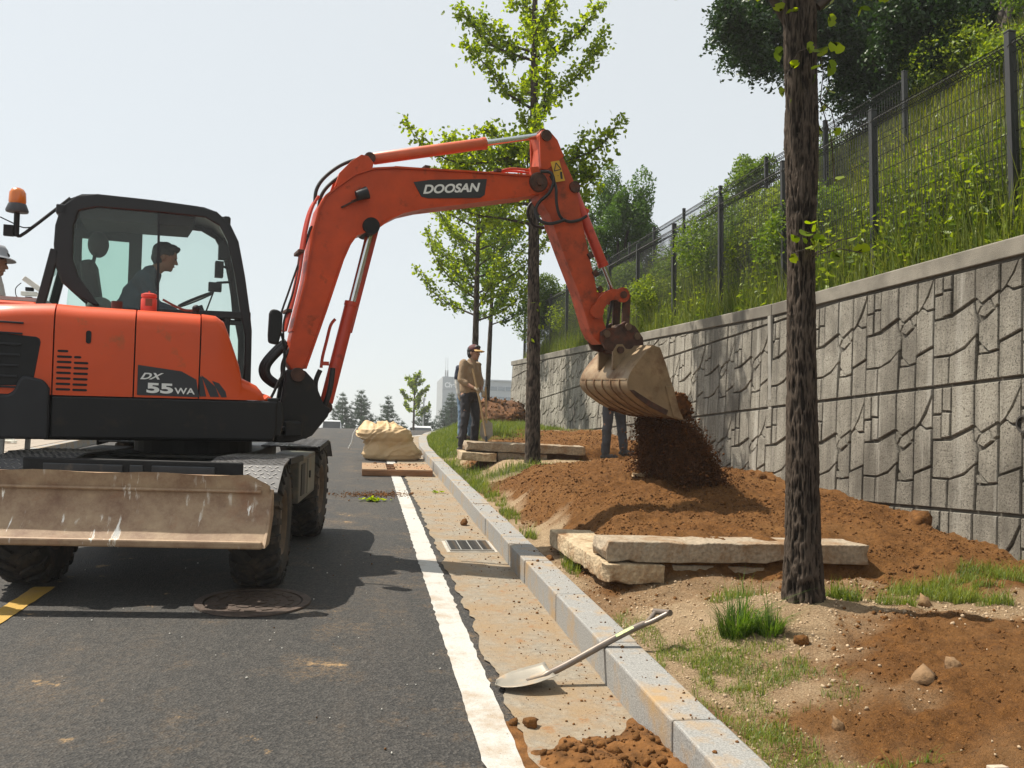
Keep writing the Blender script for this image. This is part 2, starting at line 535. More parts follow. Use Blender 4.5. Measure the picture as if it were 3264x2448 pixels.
def strip(name, yl, x0, x1, mt, dz=0.005, ragged=0.006, z=None):
    yl = np.asarray(yl, float)
    n = len(yl)
    x0a = x0(yl) if callable(x0) else np.full(n, x0)
    x1a = x1(yl) if callable(x1) else np.full(n, x1)
    x0a = x0a + RNG.normal(0, ragged, n) * (1 if ragged else 0); x1a = x1a + RNG.normal(0, ragged, n) * (1 if ragged else 0)
    zz = (zr(yl) if z is None else z(yl)) + dz
    v = np.concatenate([np.stack([x0a, yl, zz], -1), np.stack([x1a, yl, zz], -1)])
    i = np.arange(n - 1)
    f = np.stack([i, i + n, i + n + 1, i + 1], -1)
    return link(name, raw_mesh(name, v, f), None, mt)
wl = strip('white_edge_line', np.arange(-6, 29, 0.06), lambda y: kerbx(y) - 0.75 - 0.0 * y, lambda y: kerbx(y) - 0.59, WHITE_P, 0.006, 0.004)
tag(wl, 'worn white painted edge line beside the gutter', kind='structure')
for i, (a, c) in enumerate([(-1.6, 1.4), (4.6, 6.62), (11.6, 14.6), (19.6, 22.6)]):
    yl = strip('yellow_centre_line', np.arange(a, c, 0.06), -2.18, -2.04, YELLOW_P, 0.006, 0.003)
    tag(yl, 'yellow painted centre line dash', kind='structure')

# ---- gutter
mt, nt, b = _nt('gutter_concrete')
N, L = nt.nodes, nt.links
tc = N.new('ShaderNodeTexCoord'); V_ = tc.outputs['Object']
base = _ramp(_noise(25, 6, 0.7), 0.3, (0.17, 0.145, 0.11), 0.7, (0.30, 0.262, 0.205))
base = _mix(_ramp(_noise(3.2, 9, 0.72), 0.40, (0, 0, 0), 0.62, (0.85, 0.85, 0.85)), base, (0.26, 0.175, 0.092))
base = _mix(_ramp(_noise(5.0, 8, 0.75), 0.57, (0, 0, 0), 0.68, (1, 1, 1)), base, (0.25, 0.125, 0.048))
base = _mix(_ramp(_noise(110, 3, 0.6), 0.60, (0, 0, 0), 0.72, (1, 1, 1)), base, (0.08, 0.05, 0.03))
L.new(base, b.inputs['Base Color']); b.inputs['Roughness'].default_value = 0.9
bp = N.new('ShaderNodeBump'); bp.inputs['Strength'].default_value = 0.6; bp.inputs['Distance'].default_value = 0.01
L.new(_noise(70, 6, 0.7), bp.inputs['Height']); L.new(bp.outputs[0], b.inputs['Normal'])
GUT = mt
yy = np.arange(-6, 29, 0.05)
gut = strip('gutter', yy, lambda y: kerbx(y) - 0.54 + 0.022 * fbm(y * 5, y * 0 + 3, oct=3), lambda y: kerbx(y) + 0.03, GUT, 0.010, 0.004)
tag(gut, 'muddy concrete gutter along the kerb', kind='structure')

# ---- kerb of granite blocks
KERB_M = mat('granite_kerb', (0.25, 0.246, 0.235), 0.75, var=0.30, scale=120, bump=0.25, bscale=160, dirt=((0.34, 0.225, 0.11), 0.44, 3.4), detail=3)
kerb_root = tag(empty('kerb', (0, 0, 0)), 'granite kerb of pale grey blocks', kind='structure')
# arc-length sampled centre line
py = np.arange(-5.0, 29.4, 0.02); px = kerbx(py)
seg_l = np.concatenate([[0], np.cumsum(np.hypot(np.diff(px), np.diff(py)))])
JO = [-5.0]
y_ = 3.56
start = 3.56 - 1.08 * 7
L_at = lambda y: np.interp(y, py, seg_l)
cur = L_at(start)
rk = random.Random(3)
while cur < seg_l[-1] - 0.3:
    ln = 1.06 if L_at(6.0) > cur or cur > L_at(8) else 1.06
    s0, s1 = cur + 0.004, cur + ln - 0.004
    n = 2 if np.interp(s1, seg_l, py) < 17 else 5
    sv = np.linspace(s0, s1, n)
    yv = np.interp(sv, seg_l, py); xv = np.interp(sv, seg_l, px)
    tx = np.gradient(xv) ; ty = np.gradient(yv); ll = np.hypot(tx, ty); nxv, nyv = ty / ll, -tx / ll
    h = 0.185 + rk.uniform(-0.004, 0.004); off = rk.uniform(-0.004, 0.004)
    vs, fs = [], []
    for q in range(n):
        zb = float(zr(yv[q]))
        for (d, z) in ((0, -0.12), (0, h), (0.20, h), (0.20, -0.12)):
            vs.append((xv[q] + nxv[q] * (d + off), yv[q] + nyv[q] * d, zb + z))
    for q in range(n - 1):
        for e in range(4):
            fs.append((q * 4 + e, q * 4 + (e + 1) % 4, (q + 1) * 4 + (e + 1) % 4, (q + 1) * 4 + e))
    fs.append((3, 2, 1, 0)); fs.append(tuple((n - 1) * 4 + e for e in range(4)))
    kb = MB().add(vs, fs).build('kerb_block', KERB_M, kerb_root)
    bevel(kb, 0.009, 2)
    cur += ln
mort = strip('kerb_mortar', np.arange(-5, 29.2, 0.2), lambda y: kerbx(y) + 0.012, lambda y: kerbx(y) + 0.19, mat('mortar', (0.13, 0.12, 0.11), 0.95), 0.16, 0)
mort.parent = kerb_root

# ---- storm drain grate in the gutter
g0 = tag(empty('drain_grate', (1.04, 8.11, float(zr(8.11)))), 'dark steel slotted drain grate set in the gutter by the kerb', 'drain grate')
g0.rotation_euler = (math.atan(S), 0, 0)
STEEL = mat('grate_steel', (0.09, 0.085, 0.08), 0.55, 0.6, var=0.4, scale=20, dirt=((0.30, 0.2, 0.11), 0.4, 9))
MB().box((0, 0, 0.0115), (0.46, 0.56, 0.004)).build('surround', mat('grate_concrete', (0.40, 0.37, 0.32), 0.9, var=0.2, scale=14, bump=.3), g0)
MB().box((0, 0, 0.0145), (0.385, 0.475, 0.002)).build('pit_shade_sheet', mat('pit_shade_black', (0.012, 0.011, 0.010), 0.9), g0)  # flat near-black sheet: the shade below the bars put into colour
fr = MB()
for x in (-0.195, 0.195): fr.box((x, 0, 0.022), (0.012, 0.50, 0.014))
for y in (-0.244, 0.244): fr.box((0, y, 0.022), (0.38, 0.012, 0.014))
fr.build('frame', mat('grate_frame', (0.42, 0.40, 0.37), 0.5, 0.6, var=0.2), g0)
for x in (-0.0975, 0, 0.0975):
    MB().box((x, 0, 0.0225), (0.009, 0.474, 0.013)).build('cross_bar', mat('grate_bar', (0.38, 0.37, 0.35), 0.5, 0.6), g0)
slat_me = MB().box((0, 0, 0), (0.376, 0.013, 0.010)).mesh('bar')
for i in range(16):
    o = link('bar', slat_me, g0, STEEL if i == 0 else None)
    o.location = (0, -0.222 + i * 0.0296, 0.0215)

# ---- manhole cover in the carriageway
mh = tag(empty('manhole_cover', (-0.66, 6.12, float(zr(6.12)))), 'round cast iron manhole cover under the shadow of the blade', 'manhole cover')
mh.rotation_euler = (math.atan(S), 0, 0)
IRON = mat('cast_iron', (0.075, 0.052, 0.040), 0.7, 0.3, var=0.35, scale=18, bump=0.3, bscale=90)
MB().lathe([(0.0, 0.010), (0.31, 0.010), (0.312, 0.006)], (0, 0, 0), (0, 0, 1), 48).build('plate', IRON, mh)
MB().lathe([(0.322, 0.004), (0.324, 0.014), (0.375, 0.014), (0.378, 0.004)], (0, 0, 0), (0, 0, 1), 48).build('ring', IRON, mh)
for rr, nn in ((0.08, 5), (0.16, 9), (0.245, 15)):
    for i in range(nn):
        a0 = 2 * math.pi * i / nn; a1 = a0 + 2 * math.pi / nn * 0.66
        pts = []
        for r_ in (rr - 0.02, rr + 0.02):
            seq = [a0 + (a1 - a0) * t / 4 for t in range(5)]
            if r_ > rr: seq = seq[::-1]
            pts += [(r_ * math.cos(a), r_ * math.sin(a)) for a in seq]
        MB().prism(pts, 0.010, 0.0155, 'w').build('raised_pad', IRON, mh)

# ---- left pavement across the road
PAVE = mat('pavement_tile', (0.28, 0.235, 0.19), 0.85, var=0.12, scale=1.2)
lp = tag(empty('pavement', (0, 0, 0)), 'beige paved footway across the road', kind='structure')
MB().prism([(-11.5, -20), (-5.75, -20), (-5.75, 40), (-11.5, 40)], 0, 0, 'w')
yv = np.arange(-20, 42, 1.0)
o = grid_mesh('footway', np.linspace(-11, -5.75, 6), yv, lambda X, Y: zr(Y) + 0.12, PAVE, parent=lp)
tile_me = MB().box((0, 0, 0), (0.292, 0.292, 0.02)).mesh('tile'); tile_me.materials.append(mat('beige_tile', (0.30, 0.25, 0.20), 0.85, var=0.18, scale=0.9, bump=.1))
for i in range(9):
    for j in range(24):
        x = -6.0 - 0.3 * i; y = 16.2 + 0.3 * j
        o = link('tile', tile_me, lp)
        o.location = (x, y, float(zr(y)) + 0.118); o.rotation_euler = (math.atan(S), 0, 0)
lk = tag(empty('kerb_far', (0, 0, 0)), 'kerb on the far side of the road', kind='structure')
for j in range(40):
    y = -6 + 1.0 * j + 0.5
    o = MB().box((0, 0, 0), (0.16, 0.99, 0.26)).build('kerb_block', KERB_M, lk, bev=0.01)
    o.location = (-5.64, y, float(zr(y)) + 0.02); o.rotation_euler = (math.atan(S) if y < 24 else 0.02, 0, 0)

# ---- planting bed (one sheet from kerb to wall)
WX = lambda z: 4.9 + 0.045 * (z - 1.0)
def bed_dz(x, y):
    x = np.asarray(x, float); y = np.asarray(y, float)
    k = kerbx(y) + 0.2
    t = x - k
    d = 0.165 + 0.125 * ss(0.0, 0.85, t) + 0.03 * ss(2.2, 3.3, t)
    d = d + 0.13 * np.exp(-((x - 3.35) / 0.85) ** 2 - ((y - 3.35) / 0.85) ** 2) + 0.07 * np.exp(-((x - 2.75) / 0.35) ** 2 - ((y - 2.6) / 0.6) ** 2)
    d = d + 0.05 * np.exp(-((x - 2.56) / 0.35) ** 2 - ((y - 4.7) / 0.35) ** 2)
    # main mound, held by the slabs in front
    sharp = ss(5.60, 5.74, y); soft = ss(4.9, 6.5, y)
    fr_ = sharp * ss(3.75, 3.45, x) + soft * (1 - ss(3.75, 3.45, x))
    m1 = fr_ * ss(0.12, 0.62, t) * ss(12.0, 10.4, y)
    d = d + 0.185 * m1 * (1 - 0.45 * ss(3.9, 4.9, x) * ss(7.5, 6.3, y))
    d = d + 0.12 * m1 * ss(6.0, 9.5, y) * ss(1.6, 2.6, x) * (1 - 0.55 * ss(3.7, 4.7, x))
    d = d + 0.17 * np.exp(-((x - 3.40) / 0.55) ** 2 - ((y - 8.95) / 0.65) ** 2)
    d = d + 0.10 * np.exp(-((x - 2.9) / 0.4) ** 2 - ((y - 9.9) / 0.5) ** 2)
    # soft dips and hummocks beside the slabs
    d = d - 0.05 * np.exp(-((x - 2.2) / 0.5) ** 2 - ((y - 5.25) / 0.25) ** 2)
    # second bed behind the far tree, held by the far slabs
    m2 = ss(13.55, 13.7, y) * ss(0.2, 0.6, t) * ss(20, 17, y)
    d = d + 0.20 * m2 + 0.22 * ss(14.5, 17.5, y) * ss(0.0, 1.2, t) * ss(29, 25, y) * (1 - 0.7 * m2)
    d = d + 0.10 * ss(11.6, 12.4, y) * ss(0.3, 0.9, t) * ss(20, 18, y)
    return d
def zone_soil(x, y):
    """1 where fresh brown soil lies"""
    n = fbm(np.asarray(x) * 2.2, np.asarray(y) * 2.2, oct=4, seed=5) * 0.22
    a = ss(1.35, 0.95, np.hypot((x - 3.5) / 1.62, (y - 3.0) / 1.36) + n * 1.2)
    t = x - kerbx(y) - 0.2
    b_ = ss(0.05, 0.32, t + n) * ss(5.25, 5.6, y + n) * ss(12.0, 11.4, y + n)
    c = ss(3.3, 4.0, x + n) * ss(4.7, 5.3, y + n * 1.4) * ss(7, 6, y)
    d = ss(13.35, 13.6, y) * ss(18.2, 17.2, y + n) * ss(0.25, 0.6, t + n * 1.6) * 1.0
    e = 0.55 * ss(4.85, 5.2, y + n) * ss(5.9, 5.6, y)
    return np.clip(np.maximum.reduce([a + n * 0.5, b_, c, d, e + n]), 0, 1)
def bed_z(x, y):
    x = np.asarray(x, float); y = np.asarray(y, float)
    s_ = zone_soil(x, y)
    rough = (0.012 + 0.022 * s_) * fbm(x * 4.5, y * 4.5, oct=3, seed=2) + (0.004 + 0.009 * s_) * fbm(x * 22, y * 22, oct=3, seed=9, gain=0.6)
    edge = ss(0.0, 0.12, x - kerbx(y) - 0.2)
    return zr(y) + bed_dz(x, y) + rough * edge
mt, nt, b = _nt('bed_soil')
N, L = nt.nodes, nt.links
tc = N.new('ShaderNodeTexCoord'); V_ = tc.outputs['Object']
at = N.new('ShaderNodeAttribute'); at.attribute_name = 'soil'
grit = _vor(150)
sand = _mix(0.55, _ramp(grit.outputs['Color'], 0.1, (0.18, 0.12, 0.065), 0.9, (0.62, 0.475, 0.31)), _ramp(_noise(6, 6, 0.7), 0.3, (0.28, 0.185, 0.10), 0.7, (0.45, 0.325, 0.20)))
soil = _ramp(_noise(16, 10, 0.85), 0.32, (0.058, 0.023, 0.005), 0.68, (0.265, 0.115, 0.031))
soil = _mix(_ramp(_noise(1.4, 5, 0.6), 0.45, (0, 0, 0), 0.75, (0.6, 0.6, 0.6)), soil, (0.25, 0.125, 0.042))
soil = _mix(_ramp(_noise(160, 2), 0.67, (0, 0, 0), 0.73, (1, 1, 1)), soil, (0.30, 0.18, 0.085))
lawn = _ramp(_noise(12, 6, 0.7), 0.3, (0.035, 0.055, 0.012), 0.7, (0.10, 0.11, 0.03))
at2 = N.new('ShaderNodeAttribute'); at2.attribute_name = 'lawn'
col = _mix(at2.outputs['Fac'], _mix(at.outputs['Fac'], sand, soil), lawn)
L.new(col, b.inputs['Base Color']); b.inputs['Roughness'].default_value = 0.95; b.inputs['Specular IOR Level'].default_value = 0.2
b1 = N.new('ShaderNodeBump'); b1.inputs['Strength'].default_value = 1.0; b1.inputs['Distance'].default_value = 0.035
L.new(_noise(38, 9, 0.75), b1.inputs['Height'])
b2 = N.new('ShaderNodeBump'); b2.inputs['Strength'].default_value = 0.5; b2.inputs['Distance'].default_value = 0.008
L.new(grit.outputs['Distance'], b2.inputs['Height']); L.new(b1.outputs[0], b2.inputs['Normal']); L.new(b2.outputs[0], b.inputs['Normal'])
BEDM = mt

def lawn_mask(x, y):
    t = x - kerbx(y) - 0.2
    n = fbm(x * 1.6, y * 1.6, oct=3, seed=31) * 0.35
    a = ss(15.4, 16.3, y + n * 2) * ss(-0.05, 0.05, t) * ss(2.1, 1.3, t + n) * ss(28, 26, y)
    a = np.maximum(a, ss(17.4, 18.2, y + n) * ss(28.5, 27, y))
    a2 = np.exp(-((y - 12.2 + 0.25 * (x - 2.4)) / 0.35) ** 2) * ss(1.6, 1.9, x) * ss(3.6, 3.1, x)
    a3 = ss(0.5, 0.1, t + n * 0.6) * ss(10.5, 12.0, y) * ss(16, 15, y)
    return np.clip(np.maximum.reduce([a, a2 * 0.9 + n * 0.2 * (a2 > .2), a3 * 0.8]), 0, 1)
yb = np.concatenate([np.arange(0.4, 8, 0.028), np.arange(8, 14, 0.04), np.arange(14, 29.3, 0.09)])
nx = 150
tx = np.linspace(0, 1, nx)
Yg = np.repeat(yb[:, None], nx, 1)
k0 = kerbx(yb) + 0.195
Xg = k0[:, None] + (np.maximum(4.97 - k0, 0.05))[:, None] * tx[None]
Zg = bed_z(Xg, Yg)
v = np.stack([Xg, Yg, Zg], -1).reshape(-1, 3)
i = np.arange((len(yb) - 1) * (nx - 1)); r_, c_ = i // (nx - 1), i % (nx - 1); a_ = r_ * nx + c_
me = raw_mesh('planting_bed', v, np.stack([a_, a_ + 1, a_ + nx + 1, a_ + nx], -1), True)
for nm, arr in (('soil', zone_soil(Xg, Yg)), ('lawn', lawn_mask(Xg, Yg))):
    at_ = me.attributes.new(nm, 'FLOAT', 'POINT'); at_.data.foreach_set('value', arr.ravel().astype(np.float32))
bed = link('planting_bed', me, None, BEDM)
tag(bed, 'planting bed of sand and fresh brown soil between kerb and wall', kind='structure')

# ---- hill behind the wall
def capz(y):
    y = np.asarray(y, float)
    return np.where(y < 9.9, 3.32 + 0.047 * (y - 5.66), 3.52 + 0.0735 * (y - 9.9))
def hill_z(x, y):
    x = np.asarray(x, float); y = np.asarray(y, float)
    b_ = capz(np.clip(y, -20, 29)) - 0.10
    top = 7.55 + 0.25 * vnoise(y * 0.25, y * 0, seed=4)
    t = np.clip((x - 5.25) / (9.0 - 5.25), 0, 1)
    h = b_ + (np.maximum(top, b_ + 0.6) - b_) * (t ** 0.92)
    h = h - 0.02 * np.maximum(x - 9.5, 0)
    f = ss(29.6, 27.6, y)
    h = zr(y) - 0.2 + (h - zr(y) + 0.2) * f
    return h + 0.10 * fbm(x * 1.1, y * 1.1, oct=3, seed=12) * ss(5.3, 5.9, x)
HILLM = mat('hill_turf', (0.07, 0.085, 0.02), 0.95, var=0.4, scale=1.6, col2=(0.13, 0.12, 0.04), bump=0.5, bscale=18, dirt=((0.20, 0.14, 0.08), 0.3, 0.9))
hill = grid_mesh('hill', np.concatenate([np.linspace(5.2, 10, 40), np.linspace(10.5, 45, 20)]), np.linspace(-8, 40, 160), hill_z, HILLM)
tag(hill, 'steep grassy embankment above the retaining wall', kind='structure')

# ---- retaining wall with moulded stone panels
CONC = mat('wall_concrete', (0.20, 0.182, 0.15), 0.9, var=0.30, scale=3.2, bump=0.35, bscale=120, dirt=((0.12, 0.105, 0.085), 0.46, 1.1))
GROOVE = mat('wall_groove', (0.125, 0.112, 0.092), 0.95, var=0.2, scale=5, bump=0.3, bscale=60)
mt, nt, b = _nt('wall_panel')
N, L = nt.nodes, nt.links
tc = N.new('ShaderNodeTexCoord'); V_ = tc.outputs['Object']
base = _ramp(_noise(0.9, 7, 0.7), 0.36, (0.165, 0.148, 0.12), 0.62, (0.40, 0.37, 0.31))
mp = N.new('ShaderNodeMapping'); mp.inputs['Scale'].default_value = (1, 6, 0.5); L.new(V_, mp.inputs[0])
base = _mix(_ramp(_noise(1.0, 6, 0.7, mp.outputs[0]), 0.46, (0, 0, 0), 0.70, (0.85, 0.85, 0.85)), base, (0.11, 0.098, 0.08))
base = _mix(_ramp(_noise(62, 4, 0.75), 0.54, (0, 0, 0), 0.62, (1, 1, 1)), base, (0.070, 0.060, 0.048))
mp2 = N.new('ShaderNodeMapping'); mp2.inputs['Scale'].default_value = (1, 3.2, 0.35); mp2.inputs['Location'].default_value = (3, 7, 1); L.new(V_, mp2.inputs[0])
base = _mix(_ramp(_noise(1.0, 6, 0.7, mp2.outputs[0]), 0.55, (0, 0, 0), 0.68, (0.6, 0.6, 0.6)), base, (0.50, 0.475, 0.42))
L.new(base, b.inputs['Base Color']); b.inputs['Roughness'].default_value = 0.92
bp = N.new('ShaderNodeBump'); bp.inputs['Strength'].default_value = 1.0; bp.inputs['Distance'].default_value = 0.035
L.new(_noise(40, 8, 0.8), bp.inputs['Height']); L.new(bp.outputs[0], b.inputs['Normal'])
PANEL = mt

wall = tag(empty('retaining_wall', (4.9, 9.0, 1.0)), 'grey concrete retaining wall with moulded crazy stone relief', 'wall')
wall_inv = Matrix.Translation((-4.9, -9.0, -1.0))
def wl_build(mb, name, mt, parent=wall, **kw):
    return mb.build(name, mt, parent, local=wall_inv if parent is wall else None, **kw)
ym = np.concatenate([[-6], np.linspace(0, 29.0, 30)])
vs, fs = [], []
for y in ym:
    zt = float(capz(y)) - 0.02
    zb = float(zr(y)) - 0.35
    vs += [(WX(zb) , y, zb), (WX(zt), y, zt), (WX(zt) + 0.28, y, zt), (WX(zt) + 0.28, y, zb)]
for q in range(len(ym) - 1):
    for e in range(4):
        fs.append((q * 4 + e, q * 4 + (e + 1) % 4, (q + 1) * 4 + (e + 1) % 4, (q + 1) * 4 + e))
fs += [(3, 2, 1, 0), tuple((len(ym) - 1) * 4 + e for e in range(4))]
wl_build(MB().add(vs, fs), 'core', GROOVE)
# coping in lengths
ce = [-6, -2, 2, 5.0, 9.87, 13.9, 18, 22, 26, 29.05]
for a, c in zip(ce[:-1], ce[1:]):
    mb = MB()
    vs = []
    for y in (a + 0.006, c - 0.006):
        zt = float(capz(y)); xw = WX(zt)
        vs += [(xw - 0.055, y, zt - 0.155), (xw - 0.055, y, zt - 0.012), (xw - 0.02, y, zt), (xw + 0.30, y, zt), (xw + 0.30, y, zt - 0.155)]
    fs = [(4, 3, 2, 1, 0), (5, 6, 7, 8, 9)] + [(e, (e + 1) % 5, 5 + (e + 1) % 5, 5 + e) for e in range(5)]
    wl_build(mb.add(vs, fs), 'coping', CONC, bev=0.008)
MOD = [
 [(0, .815), (.107, .815), (.107, 1.04), (0, 1.04)], [(.117, .84), (.217, .83), (.217, 1.04), (.117, 1.04)],
 [(0, .595), (.107, .595), (.107, .803), (0, .803)], [(.117, .603), (.217, .613), (.217, .818), (.117, .828)],
 [(.229, .618), (.487, .70), (.487, 1.04), (.229, 1.04)],
 [(.499, .70), (.57, .64), (.757, .72), (.757, 1.04), (.499, 1.04)],
 [(.769, .70), (.825, .745), (.91, .85), (.985, .99), (.985, 1.04), (.769, 1.04)],
 [(.838, .735), (.92, .835), (.993, .97), (.993, .70), (.90, .695)],
 [(.497, .685), (.560, .628), (.515, .56), (.49, .62)], [(.572, .625), (.655, .662), (.705, .575), (.61, .52), (.53, .555)], [(.668, .668), (.757, .705), (.757, .605), (.716, .583)],
 [(0, .583), (.217, .583), (.475, .668), (.500, .57), (.535, .49), (.527, .40), (.387, .308), (.217, .262), (0, .27)],
 [(0, .012), (.188, .012), (.188, .250), (0, .258)],
 [(.199, .012), (.508, .012), (.520, .382), (.39, .295), (.205, .25)],
 [(.547, .487), (.62, .51), (.715, .562), (.757, .59), (.757, .243), (.66, .232), (.547, .33)],
 [(.539, .305), (.63, .235), (.535, .235)],
 [(.520, .012), (.752, .012), (.757, .232), (.66, .221), (.532, .223)],
 [(.769, .685), (.83, .725), (.90, .684), (.994, .688), (.994, .368), (.769, .305)],
 [(.766, .012), (.994, .012), (.994, .354), (.769, .292)],
]
MW, MH = 1.0366, 1.05
def clip_cap(poly, zfun):
    out = []
    n = len(poly)
    for i in range(n):
        p, q = poly[i], poly[(i + 1) % n]
        dp, dq = zfun(p[0]) - p[1], zfun(q[0]) - q[1]
        if dp >= 0: out.append(p)
        if dp * dq < 0:
            t = dp / (dp - dq); out.append((p[0] + (q[0] - p[0]) * t, p[1] + (q[1] - p[1]) * t))
    return out
def inset(poly, d):
    n = len(poly); cx = sum(p[0] for p in poly) / n; cy = sum(p[1] for p in poly) / n
    o = []
    for p in poly:
        dx, dy = cx - p[0], cy - p[1]; l = math.hypot(dx, dy)
        k = min(0.5, d * 1.35 / max(l, 1e-6)); o.append((p[0] + dx * k, p[1] + dy * k))
    return o
pan = []
for ci in range(-3, 23):
    for ri in range(-1, 4):
        yb0 = 6.789 + MW * (ci + 1); zb0 = 1.17 + MH * ri
        rp_ = random.Random(ci * 31 + ri * 7)
        for poly in MOD:
            pl = [(yb0 - s_ * MW, zb0 + t_ * (MH / 1.05)) for s_, t_ in poly]
            if max(p[1] for p in pl) < float(zr(pl[0][0])) + 0.05: continue
            if any(9.80 < p[0] < 9.94 for p in pl):
                if min(p[0] for p in pl) > 9.80 or max(p[0] for p in pl) < 9.94: pass
                pl = [((9.80 if p[0] < 9.87 else 9.94), p[1]) if 9.80 < p[0] < 9.94 else p for p in pl]
            if max(p[0] for p in pl) > 28.95: continue
            pl = clip_cap(pl, lambda y: float(capz(y)) - 0.185)
            if len(pl) < 3 or max(p[1] for p in pl) - min(p[1] for p in pl) < 0.03: continue
            ar = abs(sum(pl[i][0] * pl[(i + 1) % len(pl)][1] - pl[(i + 1) % len(pl)][0] * pl[i][1] for i in range(len(pl)))) / 2
            cy = sum(p[0] for p in pl) / len(pl); cz = sum(p[1] for p in pl) / len(pl)
            vis = 1 if cy > 5.3 else 0
            pan.append((vis * ar * (4.9 / math.hypot(4.9, cy)) / (4.9 ** 2 + cy ** 2) * (1 if cz > float(zr(cy)) + bed_dz(4.85, cy) - 0.15 else 0), pl, rp_.uniform(0.028, 0.042)))
pan.sort(key=lambda t: -t[0])
rest = MB()
for idx, (w_, pl, th) in enumerate(pan):
    out = inset(pl, 0.0025); inn = inset(pl, 0.009)
    if sum(out[i][0] * out[(i + 1) % len(out)][1] - out[(i + 1) % len(out)][0] * out[i][1] for i in range(len(out))) < 0:
        out, inn = out[::-1], inn[::-1]
    n = len(out)
    vs = [(WX(z) + 0.004, y, z) for y, z in out] + [(WX(z) - th * 0.72, y, z) for y, z in out] + [(WX(z) - th, y, z) for y, z in inn]
    fs = [tuple(2 * n + i for i in range(n - 1, -1, -1))]
    for lv in (0, 1):
        for i in range(n):
            j = (i + 1) % n
            fs.append((lv * n + j, lv * n + i, (lv + 1) * n + i, (lv + 1) * n + j)[::-1])
    if idx < 300 and w_ > 0:
        wl_build(MB().add(vs, fs), 'panel', PANEL)
    else:
        rest.add(vs, fs)
tag(wl_build(rest, 'far_panels', PANEL), kind='stuff')
wl_build(MB().box((WX(2.2) - 0.012, 9.87, 2.0), (0.03, 0.075, 2.72)), 'expansion_joint', mat('joint_render', (0.27, 0.255, 0.225), 0.9, var=0.2, scale=6))
# weep pipe
P0 = Vector((WX(1.86) - 0.03, 5.72, 1.86))
wl_build(MB().lathe([(0.0, 0.03), (0.052, 0.03), (0.052, -0.03), (0.066, -0.03), (0.066, 0.05)], P0, (1, 0, 0), 20), 'weep_pipe', mat('pipe_dark', (0.05, 0.045, 0.04), 0.6))
